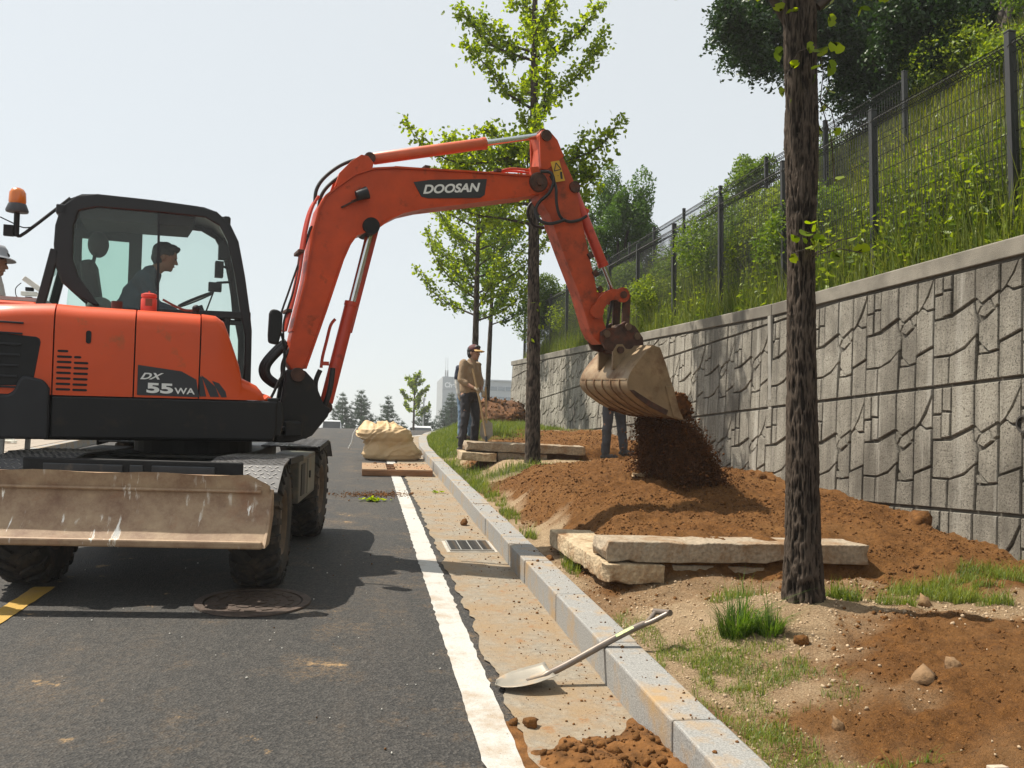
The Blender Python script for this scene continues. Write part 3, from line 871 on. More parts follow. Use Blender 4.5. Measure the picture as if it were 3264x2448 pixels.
# outlines of the machine in its own plane (metres)
B = {
'hood_top': [(-1.345,1.97),(-1.003,1.995),(-0.929,1.988),(-0.474,1.985),(-0.03,1.981),(0.09,1.971),(0.152,1.928),(0.198,1.813),(0.271,1.61),(0.293,1.522),(0.296,1.502),(0.412,1.447),(0.45,1.402),(0.455,1.322)],
'seams': [(-0.995,1.826),(-0.465,1.764),(-0.014,1.693)],
'decal': [(-0.44,1.573),(-0.14,1.537),(-0.034,1.479),(-0.01,1.347),(-0.439,1.352)],
'stripe1': [(-0.015,1.509),(0.007,1.497),(0.041,1.354),(-0.007,1.352)],
'stripe2': [(-0.001,1.514),(0.04,1.486),(0.103,1.43),(0.133,1.354),(0.069,1.352)],
'stripe3': [(0.077,1.474),(0.129,1.457),(0.178,1.394),(0.188,1.353),(0.149,1.352)],
'txt_dx': [(-0.422,1.468),(-0.272,1.47),(-0.411,1.516)],
'txt_55': [(-0.376,1.369),(-0.194,1.367),(-0.377,1.444)],
'txt_wa': [(-0.184,1.366),(-0.041,1.367),(-0.185,1.413)],
'slot0': [(-0.969,1.648),(-0.899,1.651)],
'slot1': [(-0.971,1.607),(-0.874,1.612)],
'slot2': [(-0.862,1.608),(-0.814,1.611)],
'slot3': [(-0.971,1.57),(-0.875,1.574)],
'slot4': [(-0.862,1.567),(-0.767,1.571)],
'slot5': [(-0.972,1.531),(-0.875,1.535)],
'slot6': [(-0.863,1.529),(-0.766,1.533)],
'slot7': [(-0.972,1.492),(-0.877,1.496)],
'slot8': [(-0.864,1.49),(-0.767,1.494)],
'slot9': [(-0.972,1.453),(-0.877,1.456)],
'slot10': [(-0.864,1.451),(-0.768,1.454)],
'slot11': [(-0.973,1.414),(-0.878,1.417)],
'slot12': [(-0.866,1.412),(-0.769,1.415)],
'slot13': [(-0.972,1.375),(-0.877,1.378)],
'slot14': [(-0.866,1.373),(-0.769,1.377)],
'handle': [(-0.79,1.757),(-0.755,1.759),(-0.774,1.805),(-0.771,1.711)],
'grille': [(-1.431,1.761),(-1.328,1.755),(-1.105,1.742),(-1.083,1.729),(-1.076,1.705),(-1.109,1.46),(-1.121,1.399),(-1.418,1.389)],
'cw_top': [(-1.416,1.326),(-1.314,1.331),(-1.272,1.331),(-1.238,1.347),(-1.222,1.376),(-1.203,1.428),(-1.18,1.463),(-1.152,1.466),(-1.048,1.44),(-1.026,1.41),(-1.007,1.383)],
'cab_out': [(-0.815,2.061),(-1.026,2.172),(-1.104,2.291),(-1.133,2.456),(-1.131,2.664),(-1.116,2.78),(-1.087,2.856),(-1.028,2.925),(-0.941,2.972),(-0.827,2.986),(-0.398,2.985),(0.01,2.97),(0.116,2.941),(0.225,2.852),(0.298,2.731),(0.368,2.412),(0.424,2.079),(0.446,1.912),(0.448,1.687),(0.451,1.452)],
'cab_in': [(-0.776,2.064),(-0.956,2.314),(-0.983,2.417),(-0.99,2.615),(-0.989,2.741),(-0.969,2.827),(-0.881,2.877),(-0.354,2.884),(0.013,2.882),(0.108,2.851),(0.179,2.781),(0.22,2.668),(0.283,2.405),(0.344,2.057),(-0.061,2.059),(-0.326,2.063)],
'cab_midbar': [(-0.349,2.884),(-0.331,2.062)],
'cab_lowwin': [(0.214,1.96),(0.369,1.958),(0.358,1.492),(0.327,1.469)],
'cab_far_win': [(-0.469,2.561),(-0.472,2.81),(-0.446,2.849),(-0.067,2.845),(0.048,2.802),(0.119,2.735),(0.17,2.606),(0.248,2.367)],
'cab_far_win2': [(-1.058,2.706),(-0.997,2.735),(-0.615,2.725),(-0.597,2.656),(-0.616,2.419)],
'rearpillar': [(-1.287,2.131),(-1.189,2.492)],
'head': [(-0.283,2.585),(-0.409,2.574),(-0.288,2.728),(-0.245,2.423),(-0.18,2.526),(-0.407,2.506),(-0.588,2.344),(-0.348,2.329),(-0.541,2.19)],
'seat': [(-0.844,2.712),(-0.901,2.618),(-0.649,2.642),(-0.612,2.151),(-0.784,2.139)],
'hat': [(-0.926,2.289),(-0.704,2.251),(-0.827,2.308),(-0.82,2.099)],
'canister': [(-0.448,2.017),(-0.329,2.016),(-0.449,2.176),(-0.335,2.179)],
'pipe': [(-0.654,2.023),(-0.579,2.028),(-0.657,2.096)],
'knob': [(-0.068,1.999),(-0.069,2.065),(-0.126,2.048),(-0.304,2.108)],
'beacon': [(-1.434,3.001),(-1.489,2.858),(-1.365,2.872),(-1.511,2.824),(-1.354,2.821),(-1.43,2.739),(-1.425,2.602),(-1.362,2.64),(-1.071,2.943),(-1.492,2.659)],
'roofbox': [(0.137,2.937),(0.227,2.945),(0.233,2.864)],
'boxcam': [(-1.423,2.276),(-1.371,2.304),(-1.247,2.213),(-1.289,2.177),(-1.387,2.208),(-1.324,2.213),(-1.419,2.156),(-1.298,2.149),(-1.393,2.12),(-1.296,2.105),(-1.573,2.091)],
'boom': [(0.707,1.658),(0.755,1.924),(0.847,2.373),(0.897,2.791),(0.941,3.004),(0.996,3.122),(1.096,3.216),(1.242,3.339),(1.407,3.411),(1.607,3.446),(2.252,3.494),(2.92,3.536),(3.025,3.565),(3.107,3.548),(3.139,3.494),(3.111,3.425),(3.033,3.375),(2.927,3.349),(2.346,3.215),(1.858,3.105),(1.685,3.048),(1.562,2.973),(1.472,2.895),(1.381,2.858),(1.276,2.807),(1.219,2.718),(1.164,2.578),(1.032,2.119),(0.875,1.606),(0.775,1.573)],
'boom_lug': [(1.067,3.205),(1.106,3.337),(1.207,3.455),(1.295,3.524),(1.357,3.517),(1.405,3.465),(1.399,3.41),(1.242,3.339)],
'boom_rib': [(0.957,2.976),(0.914,2.734),(0.862,2.359),(0.779,1.926)],
'doosan': [(1.777,3.336),(1.928,3.375),(2.48,3.451),(2.464,3.3),(2.42,3.266),(1.918,3.205),(1.854,3.213)],
'txt_doosan': [(1.869,3.238),(2.409,3.322),(1.875,3.323)],
'worklight': [(1.301,3.157),(1.221,3.087),(1.132,3.032)],
'armcyl': [(1.385,3.521),(2.506,3.806),(3.067,3.975)],
'boomcyl': [(1.078,1.27),(1.24,2.231),(1.431,2.911)],
'boomcyl_cover': [(1.481,2.92),(1.526,2.917),(1.313,1.95),(1.274,1.948)],
'boompin': [(3.055,3.484)],
'arm': [(3.005,3.949),(3.029,3.991),(3.066,4.005),(3.127,3.983),(3.197,3.921),(3.272,3.772),(3.387,3.572),(3.434,3.466),(3.466,3.33),(3.521,3.112),(3.585,2.88),(3.657,2.634),(3.698,2.482),(3.756,2.331),(3.777,2.205),(3.829,2.095),(3.817,2.009),(3.763,1.964),(3.681,2.023),(3.627,2.111),(3.5,2.453),(3.324,2.814),(3.142,3.211),(3.039,3.337),(3.005,3.456),(3.024,3.609),(3.035,3.83)],
'decal_warn': [(3.13,3.698),(3.22,3.724),(3.291,3.536),(3.194,3.509)],
'warn_tri': [(3.186,3.696),(3.243,3.64),(3.171,3.614)],
'warn_man': [(3.244,3.607),(3.253,3.548),(3.211,3.561)],
'bktcyl': [(3.438,3.491),(3.462,3.362),(3.803,2.756),(3.939,2.53)],
'link1': [(3.679,2.288),(3.73,2.383),(3.823,2.46),(3.958,2.47)],
'link2': [(4.03,2.487),(4.026,2.183)],
'coupler': [(3.726,2.087),(3.788,2.126),(3.883,2.139),(3.993,2.209),(4.108,2.167),(4.203,2.057),(4.214,1.972),(4.069,1.936),(3.877,1.898),(3.78,1.921),(3.73,2.003)],
'coup_pins': [(3.782,2.069),(4.019,2.154),(4.125,2.067)],
'bucket': [(4.101,1.969),(4.191,1.943),(4.261,1.792),(4.347,1.574),(4.414,1.364),(4.477,1.249),(4.281,1.289),(4.087,1.367),(3.946,1.451),(3.862,1.524),(3.841,1.6),(3.874,1.699),(3.957,1.811)],
'bkt_far': [(3.928,1.934),(3.742,1.567),(4.047,1.3),(4.452,1.174)],
'ears': [(3.865,1.711),(3.864,1.904),(3.906,1.974),(3.97,1.979),(4.01,1.934)],
'post': [(0.706,1.588),(0.865,1.587),(0.934,1.515),(0.982,1.419),(1.038,1.293),(1.095,1.265),(1.072,1.196),(0.944,1.029),(0.894,1.006),(0.771,0.968),(0.649,0.974),(0.629,1.01),(0.758,1.145),(0.634,1.187),(0.631,1.275),(0.669,1.409)],
'swingcyl': [(0.486,1.098),(0.673,1.101)],
'mirror': [(0.488,2.016),(0.484,1.849),(0.489,1.785),(0.565,1.772),(0.59,1.888),(0.592,2.023),(0.558,2.051),(0.502,2.054)],
'mirror_rod': [(0.494,1.293),(0.537,1.375),(0.585,1.491),(0.618,1.566),(0.615,1.755),(0.591,1.868)],
'hoses': [(0.727,1.836),(0.664,1.78),(0.574,1.672),(0.541,1.596),(0.558,1.523),(0.625,1.466),(0.676,1.446)],
'tophose': [(1.417,3.529),(1.272,3.499),(1.122,3.421),(0.991,3.299),(0.928,3.186),(0.918,3.064)],
'armhose1': [(3.015,3.583),(3.105,3.581),(3.145,3.504),(3.112,3.39),(3.026,3.299),(2.992,3.213),(3.026,3.121),(3.124,3.091),(3.273,3.141)],
'armhose2': [(3.121,3.556),(3.17,3.452),(3.184,3.289),(3.241,3.172),(3.349,3.142),(3.47,3.175),(3.531,3.217)],
'armhose3': [(3.117,3.383),(3.043,3.318),(3.031,3.218),(3.096,3.126),(3.205,3.116)],
}
T2_TRUNK = [[(2.49,6.026),(2.482,6.631),(2.469,7.446),(2.457,8.27),(2.454,8.685)]]
T2_LIMBS = [[(2.417,7.708),(1.983,7.847),(1.68,8.019),(1.455,8.322),(1.212,8.54)],[(2.497,7.778),(2.79,7.891),(3.194,8.289),(3.397,8.585),(3.562,8.815)],[(2.493,8.004),(2.681,8.295),(2.817,8.727)],[(2.432,6.932),(1.999,7.114),(1.694,7.45),(1.273,7.731)],[(2.519,6.94),(2.801,7.192),(3.204,7.603),(3.508,8.072),(3.65,8.424)],[(2.384,7.848),(2.08,7.981),(1.876,8.164),(1.57,8.479)],[(2.435,6.263),(1.826,6.032),(1.242,5.984),(0.813,6.185),(0.498,6.494)],[(2.503,5.866),(3.022,6.11),(3.427,6.306),(3.65,6.571),(3.792,6.852)],[(2.453,8.477),(2.329,8.608),(2.125,8.73)],[(2.507,5.626),(2.926,5.758),(3.226,6.045),(3.47,6.126)],[(2.482,6.429),(2.308,6.616),(2.166,6.745)],[(2.498,6.127),(2.216,6.245),(2.016,6.328)],[(2.491,5.424),(2.035,5.471),(1.639,5.659),(1.154,6.393)],[(2.52,5.506),(3.029,5.645),(3.351,5.852),(3.614,6.138)],[(2.514,5.267),(2.993,5.381),(3.314,5.545),(3.515,5.804)],[(2.482,5.925),(2.022,6.068),(1.624,6.254),(1.154,6.393)],[(2.478,6.105),(2.136,6.278),(1.817,6.411),(1.619,6.474)],[(2.495,5.725),(2.922,6.0),(3.141,6.282),(3.219,6.513)],[(2.477,5.623),(2.029,5.749),(1.44,5.841),(1.011,5.985)],[(2.487,5.105),(2.042,5.154),(1.573,5.18),(1.183,5.329)],[(2.519,5.028),(2.876,5.132),(3.155,5.312)]]
LOC_A = [((5.88,12.9,8.87),0.5),((6.3,13.54,8.79),0.36),((7.01,14.18,9.49),0.5),((6.37,13.06,8.32),0.26),((7.39,13.7,9.46),0.6),((7.54,14.34,9.18),0.4),((7.73,13.22,9.17),0.6),((8.46,13.86,8.88),0.5),((8.7,14.5,8.57),0.22),((8.72,13.38,9.27),0.6),((9.78,14.02,9.0),0.5),((8.68,12.9,7.84),0.3),((8.71,13.54,8.41),0.4),((8.86,14.18,10.06),0.6),((7.39,13.06,9.46),0.6),((6.77,13.7,9.91),0.6),((10.22,14.34,10.11),0.6),((8.32,13.22,7.69),0.2)]
LOC_B = [((8.13,11.2,8.03),0.55),((8.99,11.84,7.72),0.42),((9.93,12.48,8.95),0.6),((9.51,11.36,7.89),0.5),((10.41,12.0,8.92),0.6),((9.24,12.64,7.86),0.25),((9.38,11.52,7.43),0.25),((9.35,12.16,9.12),0.6),((11.45,12.8,8.86),0.6),((10.98,11.68,8.89),0.7),((9.68,12.32,7.61),0.2),((7.83,11.2,8.43),0.5)]

# ============================================================ THE EXCAVATOR
OR_ = mat('orange_paint', (0.60, 0.066, 0.006), 0.40, var=0.06, scale=3, coat=0.12, spec=0.35, dirt=((0.30, 0.10, 0.035), 0.10, 5))
OR2 = mat('orange_paint_worn', (0.50, 0.056, 0.008), 0.46, var=0.14, scale=6, coat=0.05, spec=0.35, dirt=((0.14, 0.035, 0.012), 0.14, 7), bump=0.05, bscale=40)
OR3 = mat('arm_paint_dirty', (0.40, 0.052, 0.010), 0.55, var=0.25, scale=7, dirt=((0.085, 0.030, 0.014), 0.34, 6), bump=0.12, bscale=50)
REDC = mat('cylinder_red', (0.50, 0.048, 0.020), 0.42, var=0.08, scale=6, dirt=((0.12, 0.03, 0.02), 0.2, 8))
BLK = mat('black_paint', (0.007, 0.0075, 0.009), 0.48, spec=0.3, var=0.2, scale=5, dirt=((0.035, 0.028, 0.022), 0.15, 6))
BLKM = mat('black_matt', (0.009, 0.0095, 0.011), 0.62, spec=0.3, var=0.25, scale=9)
CHAR = mat('charcoal_plastic', (0.016, 0.017, 0.021), 0.55, spec=0.35, var=0.15, scale=6)
DIRTY = mat('greasy_steel', (0.060, 0.026, 0.016), 0.7, 0.1, var=0.5, scale=14, bump=0.25, bscale=60, dirt=((0.14, 0.035, 0.015), 0.35, 9))
CHROME = mat('chrome_rod', (0.62, 0.64, 0.66), 0.16, 1.0, var=0.05, scale=8)
RUBBER = mat('rubber_hose', (0.014, 0.014, 0.015), 0.6, var=0.2, scale=20)
TYRE = mat('tyre_rubber', (0.022, 0.020, 0.019), 0.8, var=0.3, scale=10, dirt=((0.095, 0.065, 0.04), 0.50, 5), bump=0.15, bscale=60)
RIM = mat('rim_muddy', (0.12, 0.08, 0.048), 0.7, 0.1, var=0.3, scale=8, dirt=((0.06, 0.045, 0.035), 0.4, 6))
BKT = mat('bucket_steel', (0.245, 0.17, 0.095), 0.5, 0.2, var=0.25, scale=5, dirt=((0.13, 0.062, 0.025), 0.42, 3.5), bump=0.12, bscale=40)
CHECK = None
mt, nt, b = _nt('checker_plate')
N, L = nt.nodes, nt.links
tc = N.new('ShaderNodeTexCoord'); V_ = tc.outputs['Object']
L.new(_ramp(_noise(7, 6, 0.7), 0.3, (0.055, 0.055, 0.06), 0.7, (0.11, 0.108, 0.108)), b.inputs['Base Color'])
b.inputs['Roughness'].default_value = 0.5; b.inputs['Metallic'].default_value = 0.3
CHECK = mt
mt, nt, b = _nt('blade_steel')
N, L = nt.nodes, nt.links
tc = N.new('ShaderNodeTexCoord'); V_ = tc.outputs['Object']
base = _ramp(_noise(4, 8, 0.75), 0.34, (0.19, 0.10, 0.055), 0.66, (0.40, 0.28, 0.17))
base = _mix(_ramp(_noise(2.2, 6, 0.7), 0.55, (0, 0, 0), 0.75, (0.7, 0.7, 0.7)), base, (0.28, 0.10, 0.04))
base = _mix(_ramp(_noise(14, 9, 0.8), 0.62, (0, 0, 0), 0.72, (0.8, 0.8, 0.8)), base, (0.12, 0.075, 0.05))
mp = N.new('ShaderNodeMapping'); mp.inputs['Scale'].default_value = (26, 3, 5); mp.inputs['Rotation'].default_value = (0, 0.35, 0); L.new(V_, mp.inputs[0])
scr = _ramp(_noise(1.0, 5, 0.65, mp.outputs[0]), 0.56, (0, 0, 0), 0.62, (1, 1, 1))
msk = _ramp(_noise(3.4, 3, 0.5), 0.50, (0, 0, 0), 0.60, (1, 1, 1))
mm = N.new('ShaderNodeMath'); mm.operation = 'MULTIPLY'; L.new(scr, mm.inputs[0]); L.new(msk, mm.inputs[1])
base = _mix(mm.outputs[0], base, (0.75, 0.70, 0.62))
L.new(base, b.inputs['Base Color'])
L.new(mm.outputs[0], b.inputs['Metallic'])
mr = N.new('ShaderNodeMapRange'); mr.inputs[3].default_value = 0.55; mr.inputs[4].default_value = 0.22; L.new(mm.outputs[0], mr.inputs[0]); L.new(mr.outputs[0], b.inputs['Roughness'])
bp = N.new('ShaderNodeBump'); bp.inputs['Strength'].default_value = 0.25; bp.inputs['Distance'].default_value = 0.01
L.new(_noise(20, 8, 0.7), bp.inputs['Height']); L.new(bp.outputs[0], b.inputs['Normal'])
BLADE = mt
CABGLASS = glassmat('cab_glass', (0.83, 0.905, 0.875))
CABGLASS2 = glassmat('cab_glass_green', (0.66, 0.84, 0.76))
WHITEP = mat('white_letter', (0.72, 0.73, 0.72), 0.5, var=0.05)
DECALK = mat('decal_black', (0.018, 0.020, 0.026), 0.4, var=0.1)

PHU, PUU = math.radians(12), math.radians(-4.8)
TL = math.atan(S)
EX0 = Vector((-1.38, 7.82, S * 7.82))
EXC = empty('wheeled_excavator', EX0, label='orange wheeled excavator dumping soil beside the wall', cat='excavator')
EXC.rotation_euler = (TL, 0, 0)
MU = Matrix.Rotation(PHU, 4, 'Z')      # upper works
ML = Matrix.Rotation(PUU, 4, 'Z')      # undercarriage
def up(mb, name, mt, parent=None, **kw):
    return mb.build(name, mt, parent or EXC, local=MU if parent is None else None, **kw)
def lo(mb, name, mt, parent=None, **kw):
    return mb.build(name, mt, parent or EXC, local=ML if parent is None else None, **kw)
def path3(pts, v): return [(u, v, w) for u, w in pts]
def spline(pts, n=6):
    pts = [Vector(p) for p in pts]
    out = []
    for i in range(len(pts) - 1):
        p0 = pts[max(i - 1, 0)]; p1 = pts[i]; p2 = pts[i + 1]; p3 = pts[min(i + 2, len(pts) - 1)]
        for k in range(n):
            t = k / n
            out.append(0.5 * ((2 * p1) + (p2 - p0) * t + (2 * p0 - 5 * p1 + 4 * p2 - p3) * t * t + (3 * p1 - p0 - 3 * p2 + p3) * t ** 3))
    out.append(pts[-1])
    return out

# ---- hood: cross-sections (rounded shoulder) swept along u, one mesh per panel
def hood_section(u, top, vn, wb=1.335, r=0.16):
    pts = [(vn, wb), (vn, max(wb + 0.004, top - r))]
    for a in range(15, 91, 15):
        t = math.radians(a)
        rr = min(r, top - wb - 0.002)
        pts.append((vn + rr * (1 - math.cos(t)), top - rr + rr * math.sin(t)))
    pts.append((0.05, top + 0.015)); pts.append((0.05, wb))
    return [(u, v_, w_) for v_, w_ in pts]
HT = B['hood_top']
def top_at(u):
    return float(np.interp(u, [p[0] for p in HT], [p[1] for p in HT]))
def vnear(u):
    # the side runs straight, then rounds in at the tail and at the nose
    t = max(0.0, (u - 0.30) / 0.26); q = max(0.0, (-1.25 - u) / 0.45)
    return -0.92 + 0.10 * t * t + 0.42 * (1 - math.sqrt(max(0, 1 - min(1, q) ** 2)))
def hood_panel(name, us, mt=OR_, r=0.16):
    vs, fs = [], []
    for u in us:
        vs += hood_section(u, max(1.345, top_at(u)), vnear(u), r=r)
    m_ = len(vs) // len(us)
    for i in range(len(us) - 1):
        for k_ in range(m_):
            k2 = (k_ + 1) % m_
            fs.append((i * m_ + k2, i * m_ + k_, (i + 1) * m_ + k_, (i + 1) * m_ + k2)[::-1])
    fs.append(tuple(range(m_))); fs.append(tuple((len(us) - 1) * m_ + k_ for k_ in range(m_ - 1, -1, -1)))
    return up(MB().add(vs, fs), name, mt, sm=35)
s1, s2, s3 = [p[0] for p in B['seams']]
g = 0.005
tail = hood_panel('rear_cowl', list(np.linspace(-1.66, -1.25, 9)) + list(np.linspace(-1.2, s1 - g, 4)))
door1 = hood_panel('engine_door', list(np.linspace(s1 + g, s2 - g, 5)))
door2 = hood_panel('tank_door', list(np.linspace(s2 + g, s3 - g, 5)))
nose_u = sorted(set([round(x, 3) for x in list(np.linspace(s3 + g, 0.10, 4)) + [p[0] for p in HT if p[0] > 0.0 and p[0] < 0.455] + [0.47, 0.50, 0.545]]))
HT += [(0.50, 1.375), (0.545, 1.345)]
nose = hood_panel('front_cowl', nose_u, r=0.10)
up(MB().prism([(-1.5, 1.338), (0.38, 1.338), (0.20, 1.5), (0.02, 1.80), (-1.4, 1.80)], -0.86, 0.0), 'hood_core', BLKM)
VN = -0.922
def plate(poly, t=0.004, v0=VN): return MB().prism(poly, v0 - t, v0)
for i in range(15):
    (u0, w0), (u1, w1) = B['slot%d' % i]
    wm = (w0 + w1) / 2; r_ = 0.0085
    pl = [(u0 + r_ + r_ * math.cos(a), wm + r_ * math.sin(a)) for a in [math.radians(x) for x in (90, 135, 180, 225, 270)]] + [(u1 - r_ + r_ * math.cos(a), wm + r_ * math.sin(a)) for a in [math.radians(x) for x in (270, 315, 0, 45, 90)]]
    up(plate(pl, 0.006, -0.9165), 'vent_slot', BLKM, door1)
(hu0, _), (hu1, _), (_, hw1), (_, hw0) = B['handle']
r_ = (hu1 - hu0) / 2; hc = (hu0 + hu1) / 2
up(plate([(hc + r_ * math.cos(math.radians(a)), (hw1 - r_ if a <= 180 else hw0 + r_) + r_ * math.sin(math.radians(a))) for a in range(0, 360, 20)], 0.008, -0.9165), 'handle', BLKM, door1)
up(MB().prism(B['decal'], -0.925, -0.9185), 'decal', DECALK, door2)
for q in ('stripe1', 'stripe2', 'stripe3'):
    up(MB().prism(B[q], -0.9245, -0.9175), 'stripe', DECALK, nose)
def side_text(txt, key, v0, par, bold=0.012, shear=0.0):
    p0, p1, p2 = [np.array(q) for q in B[key]]      # lower left, lower right, upper left
    me = text_mesh(txt, 1.0, bold, shear, 0.0)
    fit_text(me, (0, 0), (1, 1), lambda x, y, z: np.stack([p0[0] + (p1 - p0)[0] * x + (p2 - p0)[0] * y, np.full_like(x, v0) - z, p0[1] + (p1 - p0)[1] * x + (p2 - p0)[1] * y], -1))
    o = link('lettering', me, par, WHITEP)
    return o
side_text('DX', 'txt_dx', -0.9275, door2, 0.03, 0.25)
side_text('55', 'txt_55', -0.9275, door2, 0.04)
side_text('WA', 'txt_wa', -0.9275, door2, 0.02)
# grille at the tail
gp = B['grille']
up(MB().prism(gp, -0.926, -0.914), 'grille', BLKM, tail, bev=0.004)
for i in range(7):
    t = (i + 0.6) / 7.2
    wv = 1.88 - 0.075 * i
    uend = np.interp(wv, [1.33, 1.86], [-1.155, -1.115])
    up(MB().box(((uend - 0.02 - 1.5) / 2 - 0.02, -0.932, wv - 0.045), (uend - 0.04 + 1.46, 0.014, 0.014), Matrix.Rotation(0.012, 3, 'Y')), 'grille_slat', CHAR, tail, bev=0.003)
# counterweight + skirt
cw = B['cw_top']
cwp = [(-1.66, cw[0][1])] + cw + [(cw[-1][0] + 0.004, 1.02), (-1.66, 1.02)]
up(MB().prism(cwp, -0.955, -0.75), 'counterweight', CHAR, bev=0.02, seg=3)
up(MB().prism([(-1.0, -0.80), (-1.0, 0.92), (-1.3, 0.92), (-1.52, 0.62), (-1.62, 0.2), (-1.64, -0.3), (-1.60, -0.6), (-1.5, -0.78)], 1.02, 1.62, 'w'), 'counterweight_tail', CHAR, bev=0.03, seg=3)
sk = up(MB().prism([(cw[-1][0] + 0.012, 1.03), (0.545, 1.03), (0.565, 1.12), (0.565, 1.328), (cw[-1][0] + 0.012, 1.328)], -0.925, -0.86), 'side_skirt', BLK, bev=0.012)
up(MB().box((-0.25, 0.02, 1.16), (1.62, 1.74, 0.30)), 'platform', BLK, bev=0.02)
up(MB().lathe([(0.02, 0.86), (0.47, 0.86), (0.47, 1.02), (0.02, 1.02)], (0, 0, 0), (0, 0, 1), 32), 'slew_ring', BLKM)
# things on the hood
(c0, w0), (c1, _), _, (_, w1) = B['canister']
cn = up(MB().lathe([(0.002, 0), (0.056, 0), (0.058, 0.006), (0.058, w1 - w0 - 0.045), (0.050, w1 - w0 - 0.035), (0.058, w1 - w0 - 0.028), (0.056, w1 - w0 - 0.006), (0.03, w1 - w0 + 0.004), (0.006, w1 - w0 + 0.006), (0.006, w1 - w0 + 0.02), (0.001, w1 - w0 + 0.02)], ((c0 + c1) / 2, -0.55, 1.97), (0, 0, 1), 24), 'filler_canister', mat('canister_red', (0.55, 0.05, 0.03), 0.4, var=0.1), sm=40)
up(MB().box(((c0 + c1) / 2, -0.609, 2.06), (0.048, 0.004, 0.055)), 'sticker', mat('sticker_brown', (0.16, 0.05, 0.025), 0.6), cn)
(c0, _), (c1, _), (_, w1) = B['pipe']
up(MB().lathe([(0.040, 0), (0.040, 0.10), (0.034, 0.10), (0.034, 0.02), (0.001, 0.02)], ((c0 + c1) / 2, -0.5, 1.96), (0, 0, 1), 20), 'exhaust', mat('exhaust_rust', (0.06, 0.02, 0.014), 0.7, var=0.3), sm=40)
up(MB().box(((c0 + c1) / 2 + 0.03, -0.5, 1.985), (0.16, 0.12, 0.02)), 'exhaust_plate', OR_, bev=0.004)
up(MB().ell((-0.045, -0.6, 2.035), (0.03, 0.03, 0.03)).tube([(-0.045, -0.6, 1.95), (-0.045, -0.6, 2.04)], 0.024, 12), 'latch_knob', BLKM, sm=50)
up(MB().tube(spline([(-0.07, -0.6, 2.02), (-0.13, -0.6, 2.02), (-0.20, -0.6, 2.045), (-0.29, -0.6, 2.09)], 5), 0.009, 8), 'lever', mat('lever_brown', (0.12, 0.03, 0.02), 0.5), sm=60)

# ---- cab
CVN, CVF = 0.10, 0.90
CF = mat('cab_frame', (0.007, 0.0075, 0.010), 0.40, var=0.12, scale=4, spec=0.4)
co_, ci_ = B['cab_out'], B['cab_in']
def ring(outer, inner, v0, v1):
    """frame = band between two outlines with equal resampling"""
    def res(p, n=72):
        p = [Vector((a, b_, 0)) for a, b_ in p]; p.append(p[0])
        d = [0]
        for i in range(len(p) - 1): d.append(d[-1] + (p[i + 1] - p[i]).length)
        out = []
        for k_ in range(n):
            t = d[-1] * k_ / n
            j = max(i for i in range(len(d)) if d[i] <= t + 1e-9); j = min(j, len(p) - 2)
            s_ = (t - d[j]) / max(1e-9, d[j + 1] - d[j])
            q = p[j].lerp(p[j + 1], s_); out.append((q.x, q.y))
        return out
    return res(outer), res(inner)
# bands are built pillar by pillar: each is the strip between matching outer and inner runs
def band(outer, inner, v0, v1, mb):
    n = 24
    def res(p):
        p = [Vector((a, b_)) for a, b_ in p]; d = [0]
        for i in range(len(p) - 1): d.append(d[-1] + (p[i + 1] - p[i]).length)
        out = []
        for k_ in range(n + 1):
            t = d[-1] * k_ / n
            j = 0
            while j < len(p) - 2 and d[j + 1] < t: j += 1
            out.append(p[j].lerp(p[j + 1], (t - d[j]) / max(1e-9, d[j + 1] - d[j])))
        return out
    o_, i_ = res(outer), res(inner)
    vs, fs = [], []
    for a, c in zip(o_, i_):
        vs += [(a.x, v0, a.y), (c.x, v0, c.y), (c.x, v1, c.y), (a.x, v1, a.y)]
    for q in range(n):
        for e in range(4):
            fs.append((q * 4 + (e + 1) % 4, q * 4 + e, (q + 1) * 4 + e, (q + 1) * 4 + (e + 1) % 4))
    fs += [(0, 1, 2, 3), (n * 4 + 3, n * 4 + 2, n * 4 + 1, n * 4)]
    mb.add(vs, fs)
lowi = (0.372, 2.075)
outer_run = co_[:-3] + [co_[-3], co_[-2], co_[-1]]
inner_run = ci_[:14] + [(0.385, 1.90), (0.39, 1.70), (0.39, 1.45)]
def cab_side(v0, v1, name):
    mb = MB(); band(outer_run, inner_run, v0, v1, mb)
    return up(mb, name, CF, bev=0.012, seg=2)
side_near = cab_side(CVN, CVN + 0.07, 'cab_side_frame')
side_far = cab_side(CVF - 0.05, CVF, 'cab_side_frame')
# waist rail, lower corner window frame
up(MB().bar((-0.35, CVN + 0.035, 2.035), (0.43, CVN + 0.035, 2.055), 0.06, 0.065), 'waist_rail', CF, bev=0.008)
up(MB().bar((-0.82, CVF - 0.03, 2.02), (0.43, CVF - 0.03, 2.035), 0.05, 0.05), 'waist_rail', CF, bev=0.008)
up(MB().bar((0.245, CVN + 0.035, 1.4), (0.235, CVN + 0.035, 2.03), 0.05, 0.045), 'corner_post', CF, bev=0.008)
bb = B['cab_midbar']
up(MB().bar((bb[0][0], CVN + 0.03, bb[0][1] + 0.02), (bb[1][0], CVN + 0.03, bb[1][1]), 0.03, 0.02), 'window_bar', CF)
# far side: door pillar
up(MB().bar((-0.545, CVF - 0.03, 1.45), (-0.545, CVF - 0.03, 2.90), 0.05, 0.11), 'door_pillar', CF, bev=0.008)
up(MB().bar((-1.07, CVF - 0.03, 2.77), (-0.5, CVF - 0.03, 2.77), 0.05, 0.11), 'door_header', CF, bev=0.008)
